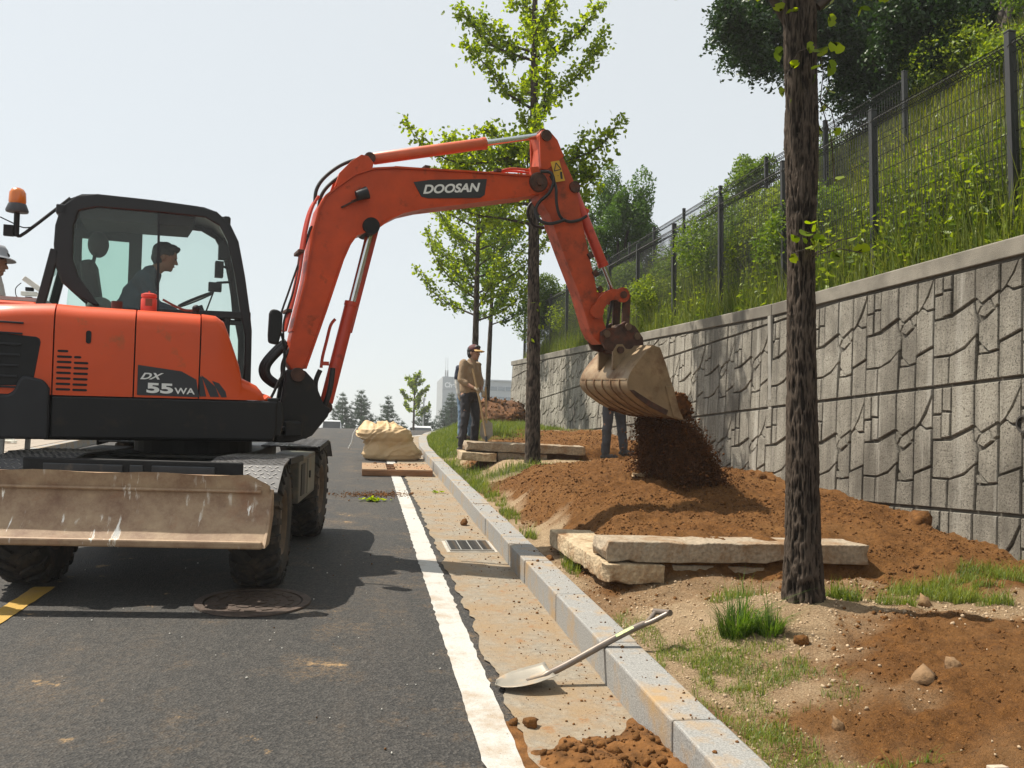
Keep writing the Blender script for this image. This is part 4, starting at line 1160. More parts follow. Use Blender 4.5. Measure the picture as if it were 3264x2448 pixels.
# rear frame
for v_ in (CVN + 0.03, CVF - 0.03):
    up(MB().bar((-1.12, v_, 2.5), (-1.30, v_, 1.6), 0.06, 0.07), 'rear_pillar', CF, bev=0.01)
up(MB().bar((-1.08, CVN, 2.83), (-1.08, CVF, 2.83), 0.09, 0.08), 'rear_header', CF, bev=0.01)
up(MB().bar((0.20, CVN, 2.88), (0.20, CVF, 2.88), 0.05, 0.06), 'front_header', CF, bev=0.01)
# roof
rp_ = [p for p in co_ if p[1] > 2.84]
roof_poly = rp_ + [(p[0], p[1] - 0.045) for p in reversed(rp_)]
roof = up(MB().prism(roof_poly, CVN + 0.02, CVF - 0.02), 'roof', CF, sm=40)
up(MB().prism([(-0.95, 2.78), (-0.10, 2.80), (-0.05, 2.89), (-0.95, 2.925)], CVN + 0.08, CVF - 0.08), 'headliner', mat('headliner', (0.018, 0.017, 0.015), 0.8, var=0.3, scale=6), roof)
# lower body under the windows
up(MB().prism([(-0.95, 1.30), (0.38, 1.30), (0.38, 1.45), (0.24, 1.50), (0.24, 2.0), (-0.95, 2.0)], CVN + 0.02, CVN + 0.05), 'lower_panel', BLKM)
up(MB().prism([(-1.2, 1.30), (0.40, 1.30), (0.40, 1.62), (-0.55, 1.66), (-0.55, 1.95), (-1.05, 1.98)], CVF - 0.04, CVF - 0.01), 'lower_panel', BLKM)
up(MB().box((-0.38, 0.5, 1.33), (1.62, 0.78, 0.05)), 'cab_floor', BLKM)
# glazing
def pane(pts3, m_, par=None):
    return up(MB().add(pts3, [tuple(range(len(pts3)))]), 'pane', m_, par)
gi = [p for p in ci_]
gbar = bb[0][0]
pl_ = [(u, CVN + 0.02, w) for u, w in gi]
pane(pl_, CABGLASS)
pane([(gbar - 0.01, CVN + 0.045, 2.89), (gbar - 0.01, CVN + 0.045, 2.06), (-0.83, CVN + 0.045, 2.05), (-1.03, CVN + 0.045, 2.35), (-1.02, CVN + 0.045, 2.75), (-0.92, CVN + 0.045, 2.88)], CABGLASS)
pane([(0.25, CVN + 0.03, 2.0), (0.385, CVN + 0.03, 2.0), (0.39, CVN + 0.03, 1.5), (0.25, CVN + 0.03, 1.5)], CABGLASS2)
pane([(-0.49, CVF - 0.025, 2.04), (0.38, CVF - 0.025, 2.05), (0.33, CVF - 0.025, 2.4), (0.24, CVF - 0.025, 2.72), (0.10, CVF - 0.025, 2.87), (-0.49, CVF - 0.025, 2.89)], CABGLASS)
pane([(-1.10, CVF - 0.025, 2.04), (-0.6, CVF - 0.025, 2.04), (-0.6, CVF - 0.025, 2.715), (-1.06, CVF - 0.025, 2.715)], CABGLASS2)
pane([(-1.13, CVN + 0.05, 2.45), (-1.13, CVF - 0.05, 2.45), (-1.09, CVF - 0.05, 2.79), (-1.09, CVN + 0.05, 2.79)], CABGLASS2)
pane([(-1.30, CVN + 0.05, 1.65), (-1.30, CVF - 0.05, 1.65), (-1.13, CVF - 0.05, 2.45), (-1.13, CVN + 0.05, 2.45)], CABGLASS2)
wsp = [(0.44, 1.70), (0.42, 2.06), (0.36, 2.42), (0.29, 2.70), (0.21, 2.85)]
vs, fs = [], []
for u, w in wsp: vs += [(u - 0.012, CVN + 0.05, w), (u - 0.012, CVF - 0.05, w)]
for i in range(len(wsp) - 1): fs.append((2 * i, 2 * i + 1, 2 * i + 3, 2 * i + 2))
up(MB().add(vs, fs), 'windscreen', CABGLASS)
pane([(0.10, CVN + 0.06, 2.945), (0.10, CVF - 0.06, 2.945), (0.235, CVF - 0.06, 2.83), (0.235, CVN + 0.06, 2.83)], CABGLASS2)
# seat
SEATM = mat('seat_fabric', (0.018, 0.018, 0.020), 0.85, var=0.3, scale=20)
seat = up(MB().box((-0.62, 0.5, 1.80), (0.50, 0.48, 0.14)).box((-0.60, 0.5, 1.55), (0.34, 0.34, 0.40)), 'seat', SEATM, bev=0.04, seg=3)
up(MB().bar((-0.80, 0.5, 1.85), (-0.90, 0.5, 2.46), 0.46, 0.12, (1, 0, 0.1)), 'backrest', SEATM, seat, bev=0.04, seg=3)
up(MB().ell((-0.83, 0.5, 2.62), (0.085, 0.15, 0.115)), 'headrest', SEATM, seat, sm=60)
up(MB().tube([(-0.87, 0.45, 2.4), (-0.84, 0.45, 2.58)], 0.015, 8), 'headrest_post', BLKM, seat)
up(MB().ell((-0.78, 0.22, 2.02), (0.115, 0.07, 0.125)), 'armrest_console', mat('console_grey', (0.10, 0.11, 0.10), 0.7, var=0.2), seat, sm=60)
cons = up(MB().box((0.20, 0.62, 1.72), (0.16, 0.34, 0.62)).box((0.22, 0.62, 2.05), (0.14, 0.30, 0.09)), 'dashboard', BLKM, bev=0.03)
up(MB().tube([(0.12, 0.55, 1.9), (0.02, 0.52, 2.15)], 0.02, 8).lathe([(0.16, -0.012), (0.172, 0.0), (0.16, 0.012), (0.148, 0.0), (0.16, -0.012)], (-0.02, 0.52, 2.2), (-0.5, 0, 1), 24), 'steering_wheel', BLKM, cons, sm=50)
mon = up(MB().box((0.20, 0.3, 2.62), (0.10, 0.14, 0.13)).box((0.16, 0.28, 2.46), (0.07, 0.12, 0.14)).box((0.13, 0.26, 2.30), (0.11, 0.08, 0.08)).tube([(0.30, 0.3, 2.06), (0.26, 0.3, 2.4), (0.22, 0.3, 2.7)], 0.014, 6).tube([(0.05, 0.24, 2.04), (0.12, 0.25, 2.26)], 0.008, 6).tube([(0.18, 0.3, 2.5), (0.28, 0.3, 2.46)], 0.012, 6).tube([(0.14, 0.27, 2.34), (0.27, 0.3, 2.36)], 0.012, 6).ell((0.06, 0.22, 2.06), (0.05, 0.03, 0.022)), 'phone_mount', BLKM, bev=0.01)
up(MB().box((0.185, CVN + 0.1, 2.87), (0.10, 0.10, 0.085)), 'roof_lamp_box', BLKM, bev=0.01)
# beacon on its bent arm
bc = B['beacon']
bv = 0.30
bu = (bc[1][0] + bc[2][0]) / 2 - 0.002
beac = up(MB().tube(spline([(bc[8][0] + 0.03, bv, bc[8][1] + 0.02), (bc[7][0], bv, bc[7][1]), (bu + 0.01, bv, bc[6][1] + 0.01), (bu, bv, bc[6][1] + 0.04)], 3), 0.014, 8).tube([(bu, bv, bc[6][1]), (bu, bv, 2.83)], 0.022, 10).box((bu - 0.055, bv, 2.645), (0.07, 0.05, 0.09)).tube(spline([(bu - 0.12, bv, 2.75), (bu - 0.05, bv, 2.72), (bu + 0.05, bv, 2.68), (bu + 0.14, bv, 2.70)], 4), 0.005, 6), 'beacon_arm', BLKM, sm=40)
up(MB().lathe([(0.0, 2.795), (0.082, 2.80), (0.086, 2.815), (0.066, 2.87), (0.0, 2.87)], (bu, bv, 0), (0, 0, 1), 24), 'beacon_base', mat('beacon_base', (0.05, 0.052, 0.06), 0.5), beac, sm=40)
AMB = mat('amber_lens', (0.85, 0.22, 0.01), 0.25, var=0.15, scale=20, coat=0.5)
AMB.node_tree.nodes['Principled BSDF'].inputs['Transmission Weight'].default_value = 0.35
up(MB().lathe([(0.062, 2.872), (0.066, 2.89), (0.062, 2.96), (0.045, 2.99), (0.02, 3.002), (0.0, 3.003)], (bu, bv, 0), (0, 0, 1), 24), 'beacon_lens', AMB, beac, sm=50)
up(MB().lathe([(0.03, 2.872), (0.028, 2.95), (0.0, 2.955)], (bu, bv, 0), (0, 0, 1), 12), 'beacon_reflector', mat('reflector', (0.35, 0.06, 0.01), 0.3), beac, sm=50)

# ---- boom
BC, BH = -0.07, 0.13
boom = up(MB().prism(B['boom'], BC - BH, BC + BH), 'boom', OR2, bev=0.012)
up(MB().prism(B['boom_lug'], BC - 0.13, BC - 0.10).prism(B['boom_lug'], BC + 0.10, BC + 0.13), 'cylinder_lug', OR2, boom, bev=0.004)
ft_ = [p for p in B['boom']]
def flange(a, b_, wd=0.30):
    pts = ft_[a:b_]
    mb = MB()
    for i in range(len(pts) - 1):
        mb.bar((pts[i][0], BC, pts[i][1]), (pts[i + 1][0], BC, pts[i + 1][1]), wd, 0.016, (pts[i + 1][1] - pts[i][1], 0, -(pts[i + 1][0] - pts[i][0])))
    return mb
up(flange(1, 12), 'top_flange', OR2, boom)
up(flange(17, 29), 'bottom_flange', OR2, boom)
bk = [Vector((u, 0, w)) for u, w in B['boom_rib']]
for dv in (-0.16, -0.10, -0.04, 0.02):
    up(MB().tube(spline([(p[0] - 0.055, BC + dv + 0.07, p[1]) for p in B['boom'][1:6]], 4), 0.012, 8), 'oil_pipe', REDC, boom, sm=50)
for dv in (-0.05, 0.05):
    up(MB().tube(spline([(1.62, BC + dv, 3.47), (2.1, BC + dv, 3.50), (2.55, BC + dv, 3.535), (2.75, BC + dv, 3.60), (2.98, BC + dv, 3.61), (3.06, BC + dv, 3.60)], 5), 0.012, 8), 'oil_pipe', REDC, boom, sm=50)
for uu, ww in ((0.72, 2.1), (0.80, 2.62), (1.9, 3.49), (2.6, 3.55)):
    up(MB().box((uu, BC, ww), (0.05, 0.28, 0.03)), 'pipe_clamp', DIRTY, boom, bev=0.005)
up(MB().box((2.98, BC - 0.08, 3.60), (0.09, 0.05, 0.075), Matrix.Rotation(-0.2, 3, 'Y')), 'hose_bracket', OR2, boom, bev=0.004)
up(MB().lathe([(0.0, -0.30), (0.085, -0.30), (0.095, -0.285), (0.095, -0.27), (0.0, -0.27)], (B['boompin'][0][0] - 0.05, 0.07, B['boompin'][0][1]), (0, 1, 0), 24).lathe([(0.0, -0.325), (0.035, -0.325), (0.035, -0.29)], (B['boompin'][0][0] - 0.05, 0.07, B['boompin'][0][1]), (0, 1, 0), 12), 'pivot_boss', DIRTY, boom)
up(MB().prism(B['doosan'], BC - BH - 0.006, BC - BH), 'decal', DECALK, boom)
side_text('DOOSAN', 'txt_doosan', BC - BH - 0.0085, boom, 0.035, 0.14)
(lu, lw), (l1u, l1w), (l2u, l2w) = B['worklight']
wlp = up(MB().tube([(lu - 0.05, BC - BH - 0.07, lw - 0.02), (lu + 0.045, BC - BH - 0.07, lw + 0.02)], [0.042, 0.056], 18), 'work_light', CHAR, boom, sm=40)
up(MB().bar((lu, BC - BH, lw - 0.02), (l1u, BC - BH - 0.05, l1w), 0.03, 0.02).bar((l1u, BC - BH - 0.02, l1w), (l2u, BC - BH - 0.012, l2w), 0.02, 0.014), 'light_bracket', DIRTY, boom)
# cylinder lower foot lug
up(MB().lathe([(0.0, -0.17), (0.075, -0.17), (0.075, 0.17), (0.0, 0.17)], (1.40, BC, 2.895), (0, 1, 0), 20), 'cylinder_pin', BLKM, boom)

def cyl(name, pa, pb, pc, rb, rr, m1=REDC, v=BC, parent=None):
    A, Bq, C_ = [Vector((p[0], v, p[1])) for p in (pa, pb, pc)]
    d = (C_ - A).normalized()
    Bq = A + d * (Bq - A).dot(d)
    barrel = up(MB().tube([A + d * 0.03, A + d * 0.05, Bq - d * 0.04, Bq - d * 0.038, Bq, Bq + d * 0.004], [rb * 0.7, rb, rb, rb * 1.1, rb * 1.1, rb * 0.8], 20), name, m1, sm=40)
    up(MB().tube([A - Vector((0, 0.07, 0)), A + Vector((0, 0.07, 0))], rb * 0.95, 16), 'eye', DIRTY, barrel, sm=40)
    up(MB().tube([Bq, C_], rr, 16), 'rod', CHROME, barrel, sm=60)
    up(MB().tube([C_ - Vector((0, 0.08, 0)), C_ + Vector((0, 0.08, 0))], rb * 0.9, 16), 'eye', DIRTY, barrel, sm=40)
    return barrel
arm_cyl = cyl('arm_cylinder', *B['armcyl'], 0.054, 0.030, mat('cyl_orange', (0.55, 0.10, 0.035), 0.4, var=0.08))
boom_cyl = cyl('boom_cylinder', *B['boomcyl'], 0.058, 0.033)
up(MB().prism(B['boomcyl_cover'], 0.02, 0.03), 'rod_guard', REDC, boom_cyl)
up(MB().tube(spline([(1.03, BC, 1.62), (1.04, BC, 1.72), (1.07, BC, 1.86), (1.10, BC, 2.0), (1.14, BC, 2.06)], 4), 0.014, 8).box((1.06, BC, 1.66), (0.07, 0.05, 0.035)), 'oil_pipe', REDC, boom_cyl, sm=40)
up(MB().tube(spline([(1.02, BC - 0.02, 1.60), (0.985, BC - 0.02, 1.5), (0.99, BC - 0.02, 1.4), (1.02, BC - 0.02, 1.32)], 5), 0.022, 8), 'hose', RUBBER, boom_cyl, sm=50)
up(MB().tube(spline([(1.12, BC - 0.075, 1.62), (1.11, BC - 0.085, 1.50), (1.09, BC - 0.085, 1.38), (1.06, BC - 0.07, 1.28)], 5), 0.024, 8), 'hose', RUBBER, boom_cyl, sm=50)

# ---- arm (stick)
ah = 0.105
ap = B['arm']
arm = up(MB().prism(ap, BC - ah, BC + ah), 'arm', OR3, bev=0.010)
up(MB().prism(ap[:6] + [(3.10, 3.62), (3.03, 3.62)], BC - ah - 0.02, BC - ah), 'reinforcing_plate', OR2, arm, bev=0.004)
up(MB().prism(ap[:6] + [(3.10, 3.62), (3.03, 3.62)], BC + ah, BC + ah + 0.02), 'reinforcing_plate', OR2, arm, bev=0.004)
def boss(u, w, r_, v0, v1, name, m_, par):
    return up(MB().lathe([(0.0, v0), (r_, v0), (r_, v1), (0.0, v1)], (u, 0, w), (0, 1, 0), 18), name, m_, par)
boss(3.075, 3.945, 0.055, BC - ah - 0.035, BC + ah + 0.035, 'pivot_boss', DIRTY, arm)
boss(3.40, 3.49, 0.055, BC - ah - 0.03, BC + ah + 0.03, 'pivot_boss', DIRTY, arm)
boss(B['link1'][0][0], B['link1'][0][1], 0.045, BC - ah - 0.05, BC + ah + 0.05, 'pivot_boss', DIRTY, arm)
up(MB().prism(B['decal_warn'], BC - ah - 0.024, BC - ah - 0.020), 'warning_decal', mat('yellow_decal', (0.62, 0.36, 0.03), 0.5, var=0.1), arm)
(a0, b0), (a1, b1_), (a2, b2_) = B['warn_tri']
tri = MB()
P3 = [Vector((x, BC - ah - 0.0255, z)) for x, z in B['warn_tri']]
for i in range(3): tri.bar(P3[i], P3[(i + 1) % 3], 0.008, 0.003, (0, 1, 0))
(m0, n0), (m1, n1), (m2, n2) = B['warn_man']
tri.box((m0, BC - ah - 0.0255, n0 - 0.002), (0.022, 0.003, 0.022)).bar((m0, BC - ah - 0.0255, n0 - 0.012), (m1, BC - ah - 0.0255, n1), 0.022, 0.003, (0, 1, 0)).bar((m0 - 0.03, BC - ah - 0.0255, n0 - 0.03), (m2, BC - ah - 0.0255, n2 + 0.01), 0.008, 0.003, (0, 1, 0))
up(tri, 'warning_pictogram', DECALK, arm)
for q, rr in (('armhose1', 0.016), ('armhose2', 0.015)):
    pts = B[q]
    up(MB().tube(spline([(u, BC - ah - 0.05 - 0.03 * math.sin(i), w) for i, (u, w) in enumerate(pts)], 5), rr, 8), 'hose', RUBBER, arm, sm=50)
up(MB().tube(spline([(u, BC + ah + 0.05, w) for u, w in B['armhose3']], 5), 0.016, 8), 'hose', RUBBER, arm, sm=50)
for t in (0.45, 0.58, 0.7):
    uu = 3.28 + (3.76 - 3.28) * t; ww = 3.3 + (2.0 - 3.3) * t
    up(MB().box((uu + 0.10, BC - ah - 0.02, ww + 0.12), (0.06, 0.03, 0.05), Matrix.Rotation(0.9, 3, 'Y')), 'pipe_clamp', DIRTY, arm, bev=0.004)
bk_cyl = cyl('bucket_cylinder', B['bktcyl'][0], B['bktcyl'][2], B['link1'][3], 0.050, 0.026)
up(MB().box((3.56, BC, 3.30), (0.10, 0.08, 0.045), Matrix.Rotation(0.3, 3, 'Y')), 'port_block', REDC, bk_cyl, bev=0.006)
# linkage
for s_ in (-1, 1):
    l1 = B['link1']
    mb = MB()
    pth = spline([(u, BC + s_ * 0.145, w) for u, w in l1], 4)
    for i in range(len(pth) - 1):
        mb.bar(pth[i], pth[i + 1] + (pth[i + 1] - pth[i]) * 0.15, 0.105, 0.03, (0, 1, 0))
    mb.lathe([(0, -0.016), (0.07, -0.016), (0.07, 0.016), (0, 0.016)], (l1[0][0], BC + s_ * 0.145, l1[0][1]), (0, 1, 0), 18)
    mb.lathe([(0, -0.016), (0.075, -0.016), (0.075, 0.016), (0, 0.016)], (l1[3][0], BC + s_ * 0.145, l1[3][1]), (0, 1, 0), 18)
    up(mb, 'rocker_link', OR3)
    l2 = B['link2']
    up(MB().bar((l2[0][0], BC + s_ * 0.10, l2[0][1]), (l2[1][0], BC + s_ * 0.10, l2[1][1]), 0.085, 0.03, (0, 1, 0)), 'tipping_link', DIRTY, bev=0.006)
up(MB().tube([(B['link1'][3][0], BC - 0.18, B['link1'][3][1]), (B['link1'][3][0], BC + 0.18, B['link1'][3][1])], 0.036, 16), 'link_pin', DIRTY)
up(MB().tube(spline([(3.72, BC - 0.13, 2.42), (3.80, BC - 0.14, 2.50), (3.86, BC - 0.1, 2.40), (3.84, BC - 0.08, 2.2), (3.81, BC - 0.08, 2.08)], 5), 0.013, 8), 'coupler_hose', RUBBER, sm=50)
# quick coupler
cp = B['coupler']
coup = up(MB().prism(cp, BC - 0.16, BC - 0.125).prism(cp, BC + 0.125, BC + 0.16).box((3.97, BC, 2.03), (0.34, 0.25, 0.12)), 'quick_coupler', DIRTY, bev=0.006)
for (u, w) in B['coup_pins']:
    boss(u, w, 0.036, BC - 0.185, BC + 0.185, 'pin', mat('pin_steel', (0.14, 0.09, 0.06), 0.5, 0.5), coup)
up(MB().lathe([(0.035, -0.012), (0.052, -0.012), (0.052, 0.012), (0.035, 0.012), (0.035, -0.012)], (4.175, BC + 0.13, 2.12), (0, 1, 0), 18), 'lifting_eye', mat('eye_steel', (0.30, 0.21, 0.15), 0.6, 0.2), coup)

# ---- bucket: shell of given profile, side plates, wear strips, ears
bp_ = B['bucket']
BN, BF = BC - 0.50, BC + 0.50
shell = [bp_[0]] + bp_[:4:-1]       # from top, round the back, to the lip
def shell_mb(pts, th):
    mb = MB()
    c = Vector((4.25, 0, 1.6))
    vs, fs = [], []
    n = len(pts)
    for (u, w) in pts:
        d = (Vector((u, 0, w)) - c).normalized() * th
        vs += [(u, BN + 0.01, w), (u, BF - 0.01, w), (u - d.x, BF - 0.01, w - d.z), (u - d.x, BN + 0.01, w - d.z)]
    for q in range(n - 1):
        for e in range(4):
            fs.append((q * 4 + e, q * 4 + (e + 1) % 4, (q + 1) * 4 + (e + 1) % 4, (q + 1) * 4 + e))
    fs += [(3, 2, 1, 0), tuple((n - 1) * 4 + e for e in range(4))]
    return mb.add(vs, fs)
sh_pts = [(p.x, p.z) for p in spline([(u, 0, w) for u, w in shell], 4)]
bucket = up(shell_mb(sh_pts, 0.022), 'bucket', BKT, sm=50)
sp_ = [(p.x, p.z) for p in spline([(u, 0, w) for u, w in (bp_[4:] + bp_[:1])], 4)] + bp_[1:4]
for s_, v_ in ((-1, BN), (1, BF)):
    up(MB().prism(sp_, v_ - 0.012, v_ + 0.012), 'side_plate', BKT, bucket, bev=0.004)
    up(MB().prism([bp_[3], bp_[4], bp_[5], (bp_[5][0] - 0.12, bp_[5][1] + 0.03), (bp_[3][0] - 0.09, bp_[3][1] + 0.0)], v_ + s_ * 0.012, v_ + s_ * 0.026), 'side_cutter', BKT, bucket, bev=0.004)
    lowb = [bp_[6], bp_[7], bp_[8], bp_[9], (bp_[9][0] + 0.05, bp_[9][1] + 0.0), (bp_[8][0] + 0.045, bp_[8][1] + 0.03), (bp_[7][0] + 0.03, bp_[7][1] + 0.05), (bp_[6][0] + 0.02, bp_[6][1] + 0.05)]
    up(MB().prism(lowb, v_ + s_ * 0.012, v_ + s_ * 0.020), 'heel_plate', DIRTY, bucket, bev=0.003)
ln_ = len(sh_pts)
for q in range(5):
    vv = BN + 0.14 + q * (BF - BN - 0.28) / 4
    mb = MB()
    seg_p = sh_pts[int(ln_ * 0.34):int(ln_ * 0.93)]
    for i in range(len(seg_p) - 1):
        a, c = seg_p[i], seg_p[i + 1]
        mb.bar((a[0], vv, a[1]), (c[0], vv, c[1]), 0.012, 0.022, (c[1] - a[1], 0, -(c[0] - a[0])))
    up(mb, 'wear_strip', mat('strip_steel', (0.22, 0.13, 0.07), 0.6, 0.2, var=0.3), bucket)
ms_ = sh_pts[int(ln_ * 0.34)]
up(MB().box((ms_[0], BC, ms_[1]), (0.014, BF - BN - 0.03, 0.014)), 'weld_seam', BKT, bucket)
lip = bp_[5]
up(MB().prism([(lip[0] - 0.16, lip[1] + 0.045), (lip[0] + 0.03, lip[1] - 0.012), (lip[0] + 0.028, lip[1] + 0.002), (lip[0] - 0.16, lip[1] + 0.062)], BN - 0.01, BF + 0.01), 'cutting_edge', mat('edge_steel', (0.20, 0.13, 0.08), 0.45, 0.5, var=0.3, scale=8), bucket)
ea = B['ears']
for v_ in (BC - 0.15, BC + 0.15):
    e_ = [(ea[0][0] + 0.0, ea[0][1]), ea[1], ea[2], ea[3], ea[4], (4.12, 1.93), (4.05, 1.84)]
    up(MB().prism(e_, v_ - 0.014, v_ + 0.014), 'ear', BKT, bucket, bev=0.003)
boss(ea[2][0] + 0.035, ea[2][1] - 0.055, 0.035, BC - 0.19, BC + 0.19, 'bucket_pin', DIRTY, bucket)

# ---- swing post, hoses, mirror
post = up(MB().prism(B['post'][:12], BC - 0.20, BC - 0.12).prism(B['post'][:12], BC + 0.10, BC + 0.18).prism([(0.66, 0.99), (0.90, 1.0), (1.04, 1.18), (1.0, 1.26), (0.64, 1.28)], BC - 0.19, BC + 0.17), 'swing_post', BLK, bev=0.012)
up(MB().tube([(0.72, BC, 0.96), (0.72, BC, 1.34)], 0.10, 20), 'king_pin', BLKM, post, sm=40)
boss(0.80, 1.55, 0.06, BC - 0.23, BC + 0.21, 'boom_pin', DIRTY, post)
up(MB().box((0.60, BC, 1.03), (0.22, 0.34, 0.09)).box((0.60, BC, 1.27), (0.22, 0.34, 0.09)), 'post_bracket', BLK, bev=0.012)
sc_ = up(MB().tube([(0.30, -0.60, 1.095), (0.505, -0.60, 1.095)], 0.05, 16), 'swing_cylinder', BLK, sm=40)
up(MB().tube([(0.50, -0.60, 1.095), (0.69, -0.52, 1.097)], 0.024, 14), 'rod', CHROME, sc_, sm=60)
up(MB().box((0.74, -0.48, 1.10), (0.14, 0.22, 0.12)), 'rod_eye', BLK, sc_, bev=0.012)
hs = B['hoses']
hos = MB()
for j, (dv, sc2) in enumerate(((0.0, 1.0), (-0.06, 0.9), (0.06, 1.06), (-0.02, 0.82))):
    cu_ = Vector((0.72, 0, 1.58))
    hos.tube(spline([(cu_.x + (u - cu_.x) * sc2, BC + dv + 0.05, cu_.z + (w - cu_.z) * sc2) for u, w in hs], 6), 0.024, 10)
up(hos, 'main_hoses', RUBBER, sm=50)
up(MB().tube(spline([(0.78, BC - 0.1, 1.85), (0.70, BC - 0.12, 1.70), (0.68, BC - 0.1, 1.60), (0.70, BC - 0.1, 1.5)], 5), 0.014, 8), 'main_hoses', RUBBER, sm=50)
up(MB().tube(spline([(u, BC - 0.03, w) for u, w in B['tophose']], 6), 0.016, 8).tube(spline([(u + 0.05, BC + 0.05, w - 0.05) for u, w in B['tophose'][1:]], 6), 0.016, 8), 'cylinder_hose', RUBBER, sm=50)
for dv, off in ((0.02, 0.0), (-0.05, 0.03)):
    up(MB().tube(spline([(0.895, BC + dv, 2.86), (0.83, BC + dv, 2.62), (0.735 + off, BC + dv, 2.3), (0.66 + off, BC + dv, 2.02), (0.69, BC + dv, 1.86)], 6), 0.009, 6), 'thin_hose', RUBBER, sm=50)
mi = up(MB().prism(B['mirror'], -0.84, -0.775), 'mirror', BLKM, bev=0.02, seg=3)
up(MB().tube(spline([(u, -0.80 + 0.03 * 0, w) for u, w in B['mirror_rod']], 6), 0.011, 8), 'mirror_stalk', BLKM, mi, sm=50)
up(MB().box((0.535, -0.86, 1.33), (0.08, 0.10, 0.05)), 'stalk_bracket', BLKM, mi, bev=0.008)
up(MB().prism([(0.46, 1.03), (0.60, 1.06), (0.62, 1.20), (0.60, 1.33), (0.50, 1.335)], -0.90, -0.55), 'front_corner', BLK, bev=0.012)

# ---- undercarriage
chas = lo(MB().box((0, 0, 0.70), (0.86, 2.9, 0.32)).box((0, -1.05, 0.50), (0.42, 0.26, 0.26)).box((0, 1.05, 0.50), (0.42, 0.26, 0.26)), 'chassis', BLK, bev=0.02)
lo(MB().box((0, -0.28, 0.82), (1.70, 1.0, 0.05)).box((0.0, 0.1, 0.865), (1.0, 1.3, 0.03)), 'deck', mat('deck_grey', (0.05, 0.05, 0.048), 0.7, var=0.3, scale=6, dirt=((0.2, 0.15, 0.1), 0.3, 5)), chas, bev=0.01)
lo(MB().box((0.0, -1.47, 0.80), (1.45, 0.03, 0.24)), 'front_panel', BLKM, chas, bev=0.01)
for cx_, wd in ((-0.33, 0.52), (0.02, 0.09), (0.33, 0.42)):
    lo(MB().box((cx_, -1.488, 0.80), (wd, 0.012, 0.17)), 'panel_plate', mat('panel_plate', (0.03, 0.034, 0.04), 0.4, var=0.3, scale=6, dirt=((0.12, 0.1, 0.08), 0.25, 8)), chas, bev=0.03)
# side lockers
for s_ in (-1, 1):
    lk_ = lo(MB().box((s_ * 0.80, 0.02, 0.68), (0.30, 0.92, 0.36)), 'locker', mat('locker_paint', (0.085, 0.08, 0.065), 0.6, var=0.2, scale=5, dirt=((0.20, 0.15, 0.10), 0.35, 4)), bev=0.012)
    lo(MB().box((s_ * 0.953, 0.22, 0.68), (0.008, 0.42, 0.30)), 'locker_door', mat('locker_door', (0.13, 0.125, 0.10), 0.6, var=0.2, scale=5, dirt=((0.22, 0.17, 0.11), 0.35, 4)), lk_, bev=0.006)
    lo(MB().box((s_ * 0.953, -0.24, 0.68), (0.006, 0.18, 0.26)), 'locker_recess', BLKM, lk_)
    lo(MB().box((s_ * 0.962, 0.10, 0.69), (0.012, 0.03, 0.06)), 'latch', BLKM, lk_)
# fenders of tread plate: flat top bending down at the outer ends
lug_me = None
def fender(su, sv, name='fender'):
    prof = [(sv * 0.50, 0.90), (sv * 1.12, 0.925), (sv * 1.36, 0.895), (sv * 1.50, 0.80), (sv * 1.58, 0.735)]
    u0, u1 = su * 0.46, su * 0.98
    vs, fs = [], []
    n = len(prof)
    for (v_, w_) in prof:
        vs += [(u0, v_, w_), (u1, v_, w_), (u1, v_, w_ - 0.012), (u0, v_, w_ - 0.012)]
    for q in range(n - 1):
        for e in range(4):
            fs.append((q * 4 + e, q * 4 + (e + 1) % 4, (q + 1) * 4 + (e + 1) % 4, (q + 1) * 4 + e))
    fs += [(3, 2, 1, 0), tuple((n - 1) * 4 + e for e in range(4))]
    f_ = lo(MB().add(vs, fs), name, CHECK)
    # raised tread lugs
    mb = MB()
    for q in range(n - 1):
        a, c = prof[q], prof[q + 1]
        d = Vector((0, c[0] - a[0], c[1] - a[1])); ll = d.length; d.normalize()
        nrm = Vector((1, 0, 0)).cross(d)
        if nrm.z < 0: nrm = -nrm
        k_ = 0; t = 0.02
        while t < ll:
            for j in range(11):
                x = u0 + (u1 - u0) * (j + 0.5 + 0.5 * (k_ % 2)) / 11.5
                p = Vector((x, a[0], a[1])) + d * t + nrm * 0.002
                ang = 0.6 if (j + k_) % 2 else -0.6
                dd = (Vector((1, 0, 0)) * math.cos(ang) + d * math.sin(ang))
                mb.bar(p - dd * 0.014, p + dd * 0.014, 0.005, 0.004, nrm)
            t += 0.038; k_ += 1
    tag(lo(mb, 'tread_lugs', mat('lug_steel', (0.26, 0.25, 0.24), 0.4, 0.6, var=0.2), f_), kind='stuff')
    lo(MB().bar((u1, prof[1][0], prof[1][1] - 0.02), (u1, prof[0][0], prof[0][1] - 0.02), 0.02, 0.045), 'edge_bar', BLKM, f_)
    return f_
for su in (-1, 1):
    for sv in (-1, 1):
        fender(su, sv)
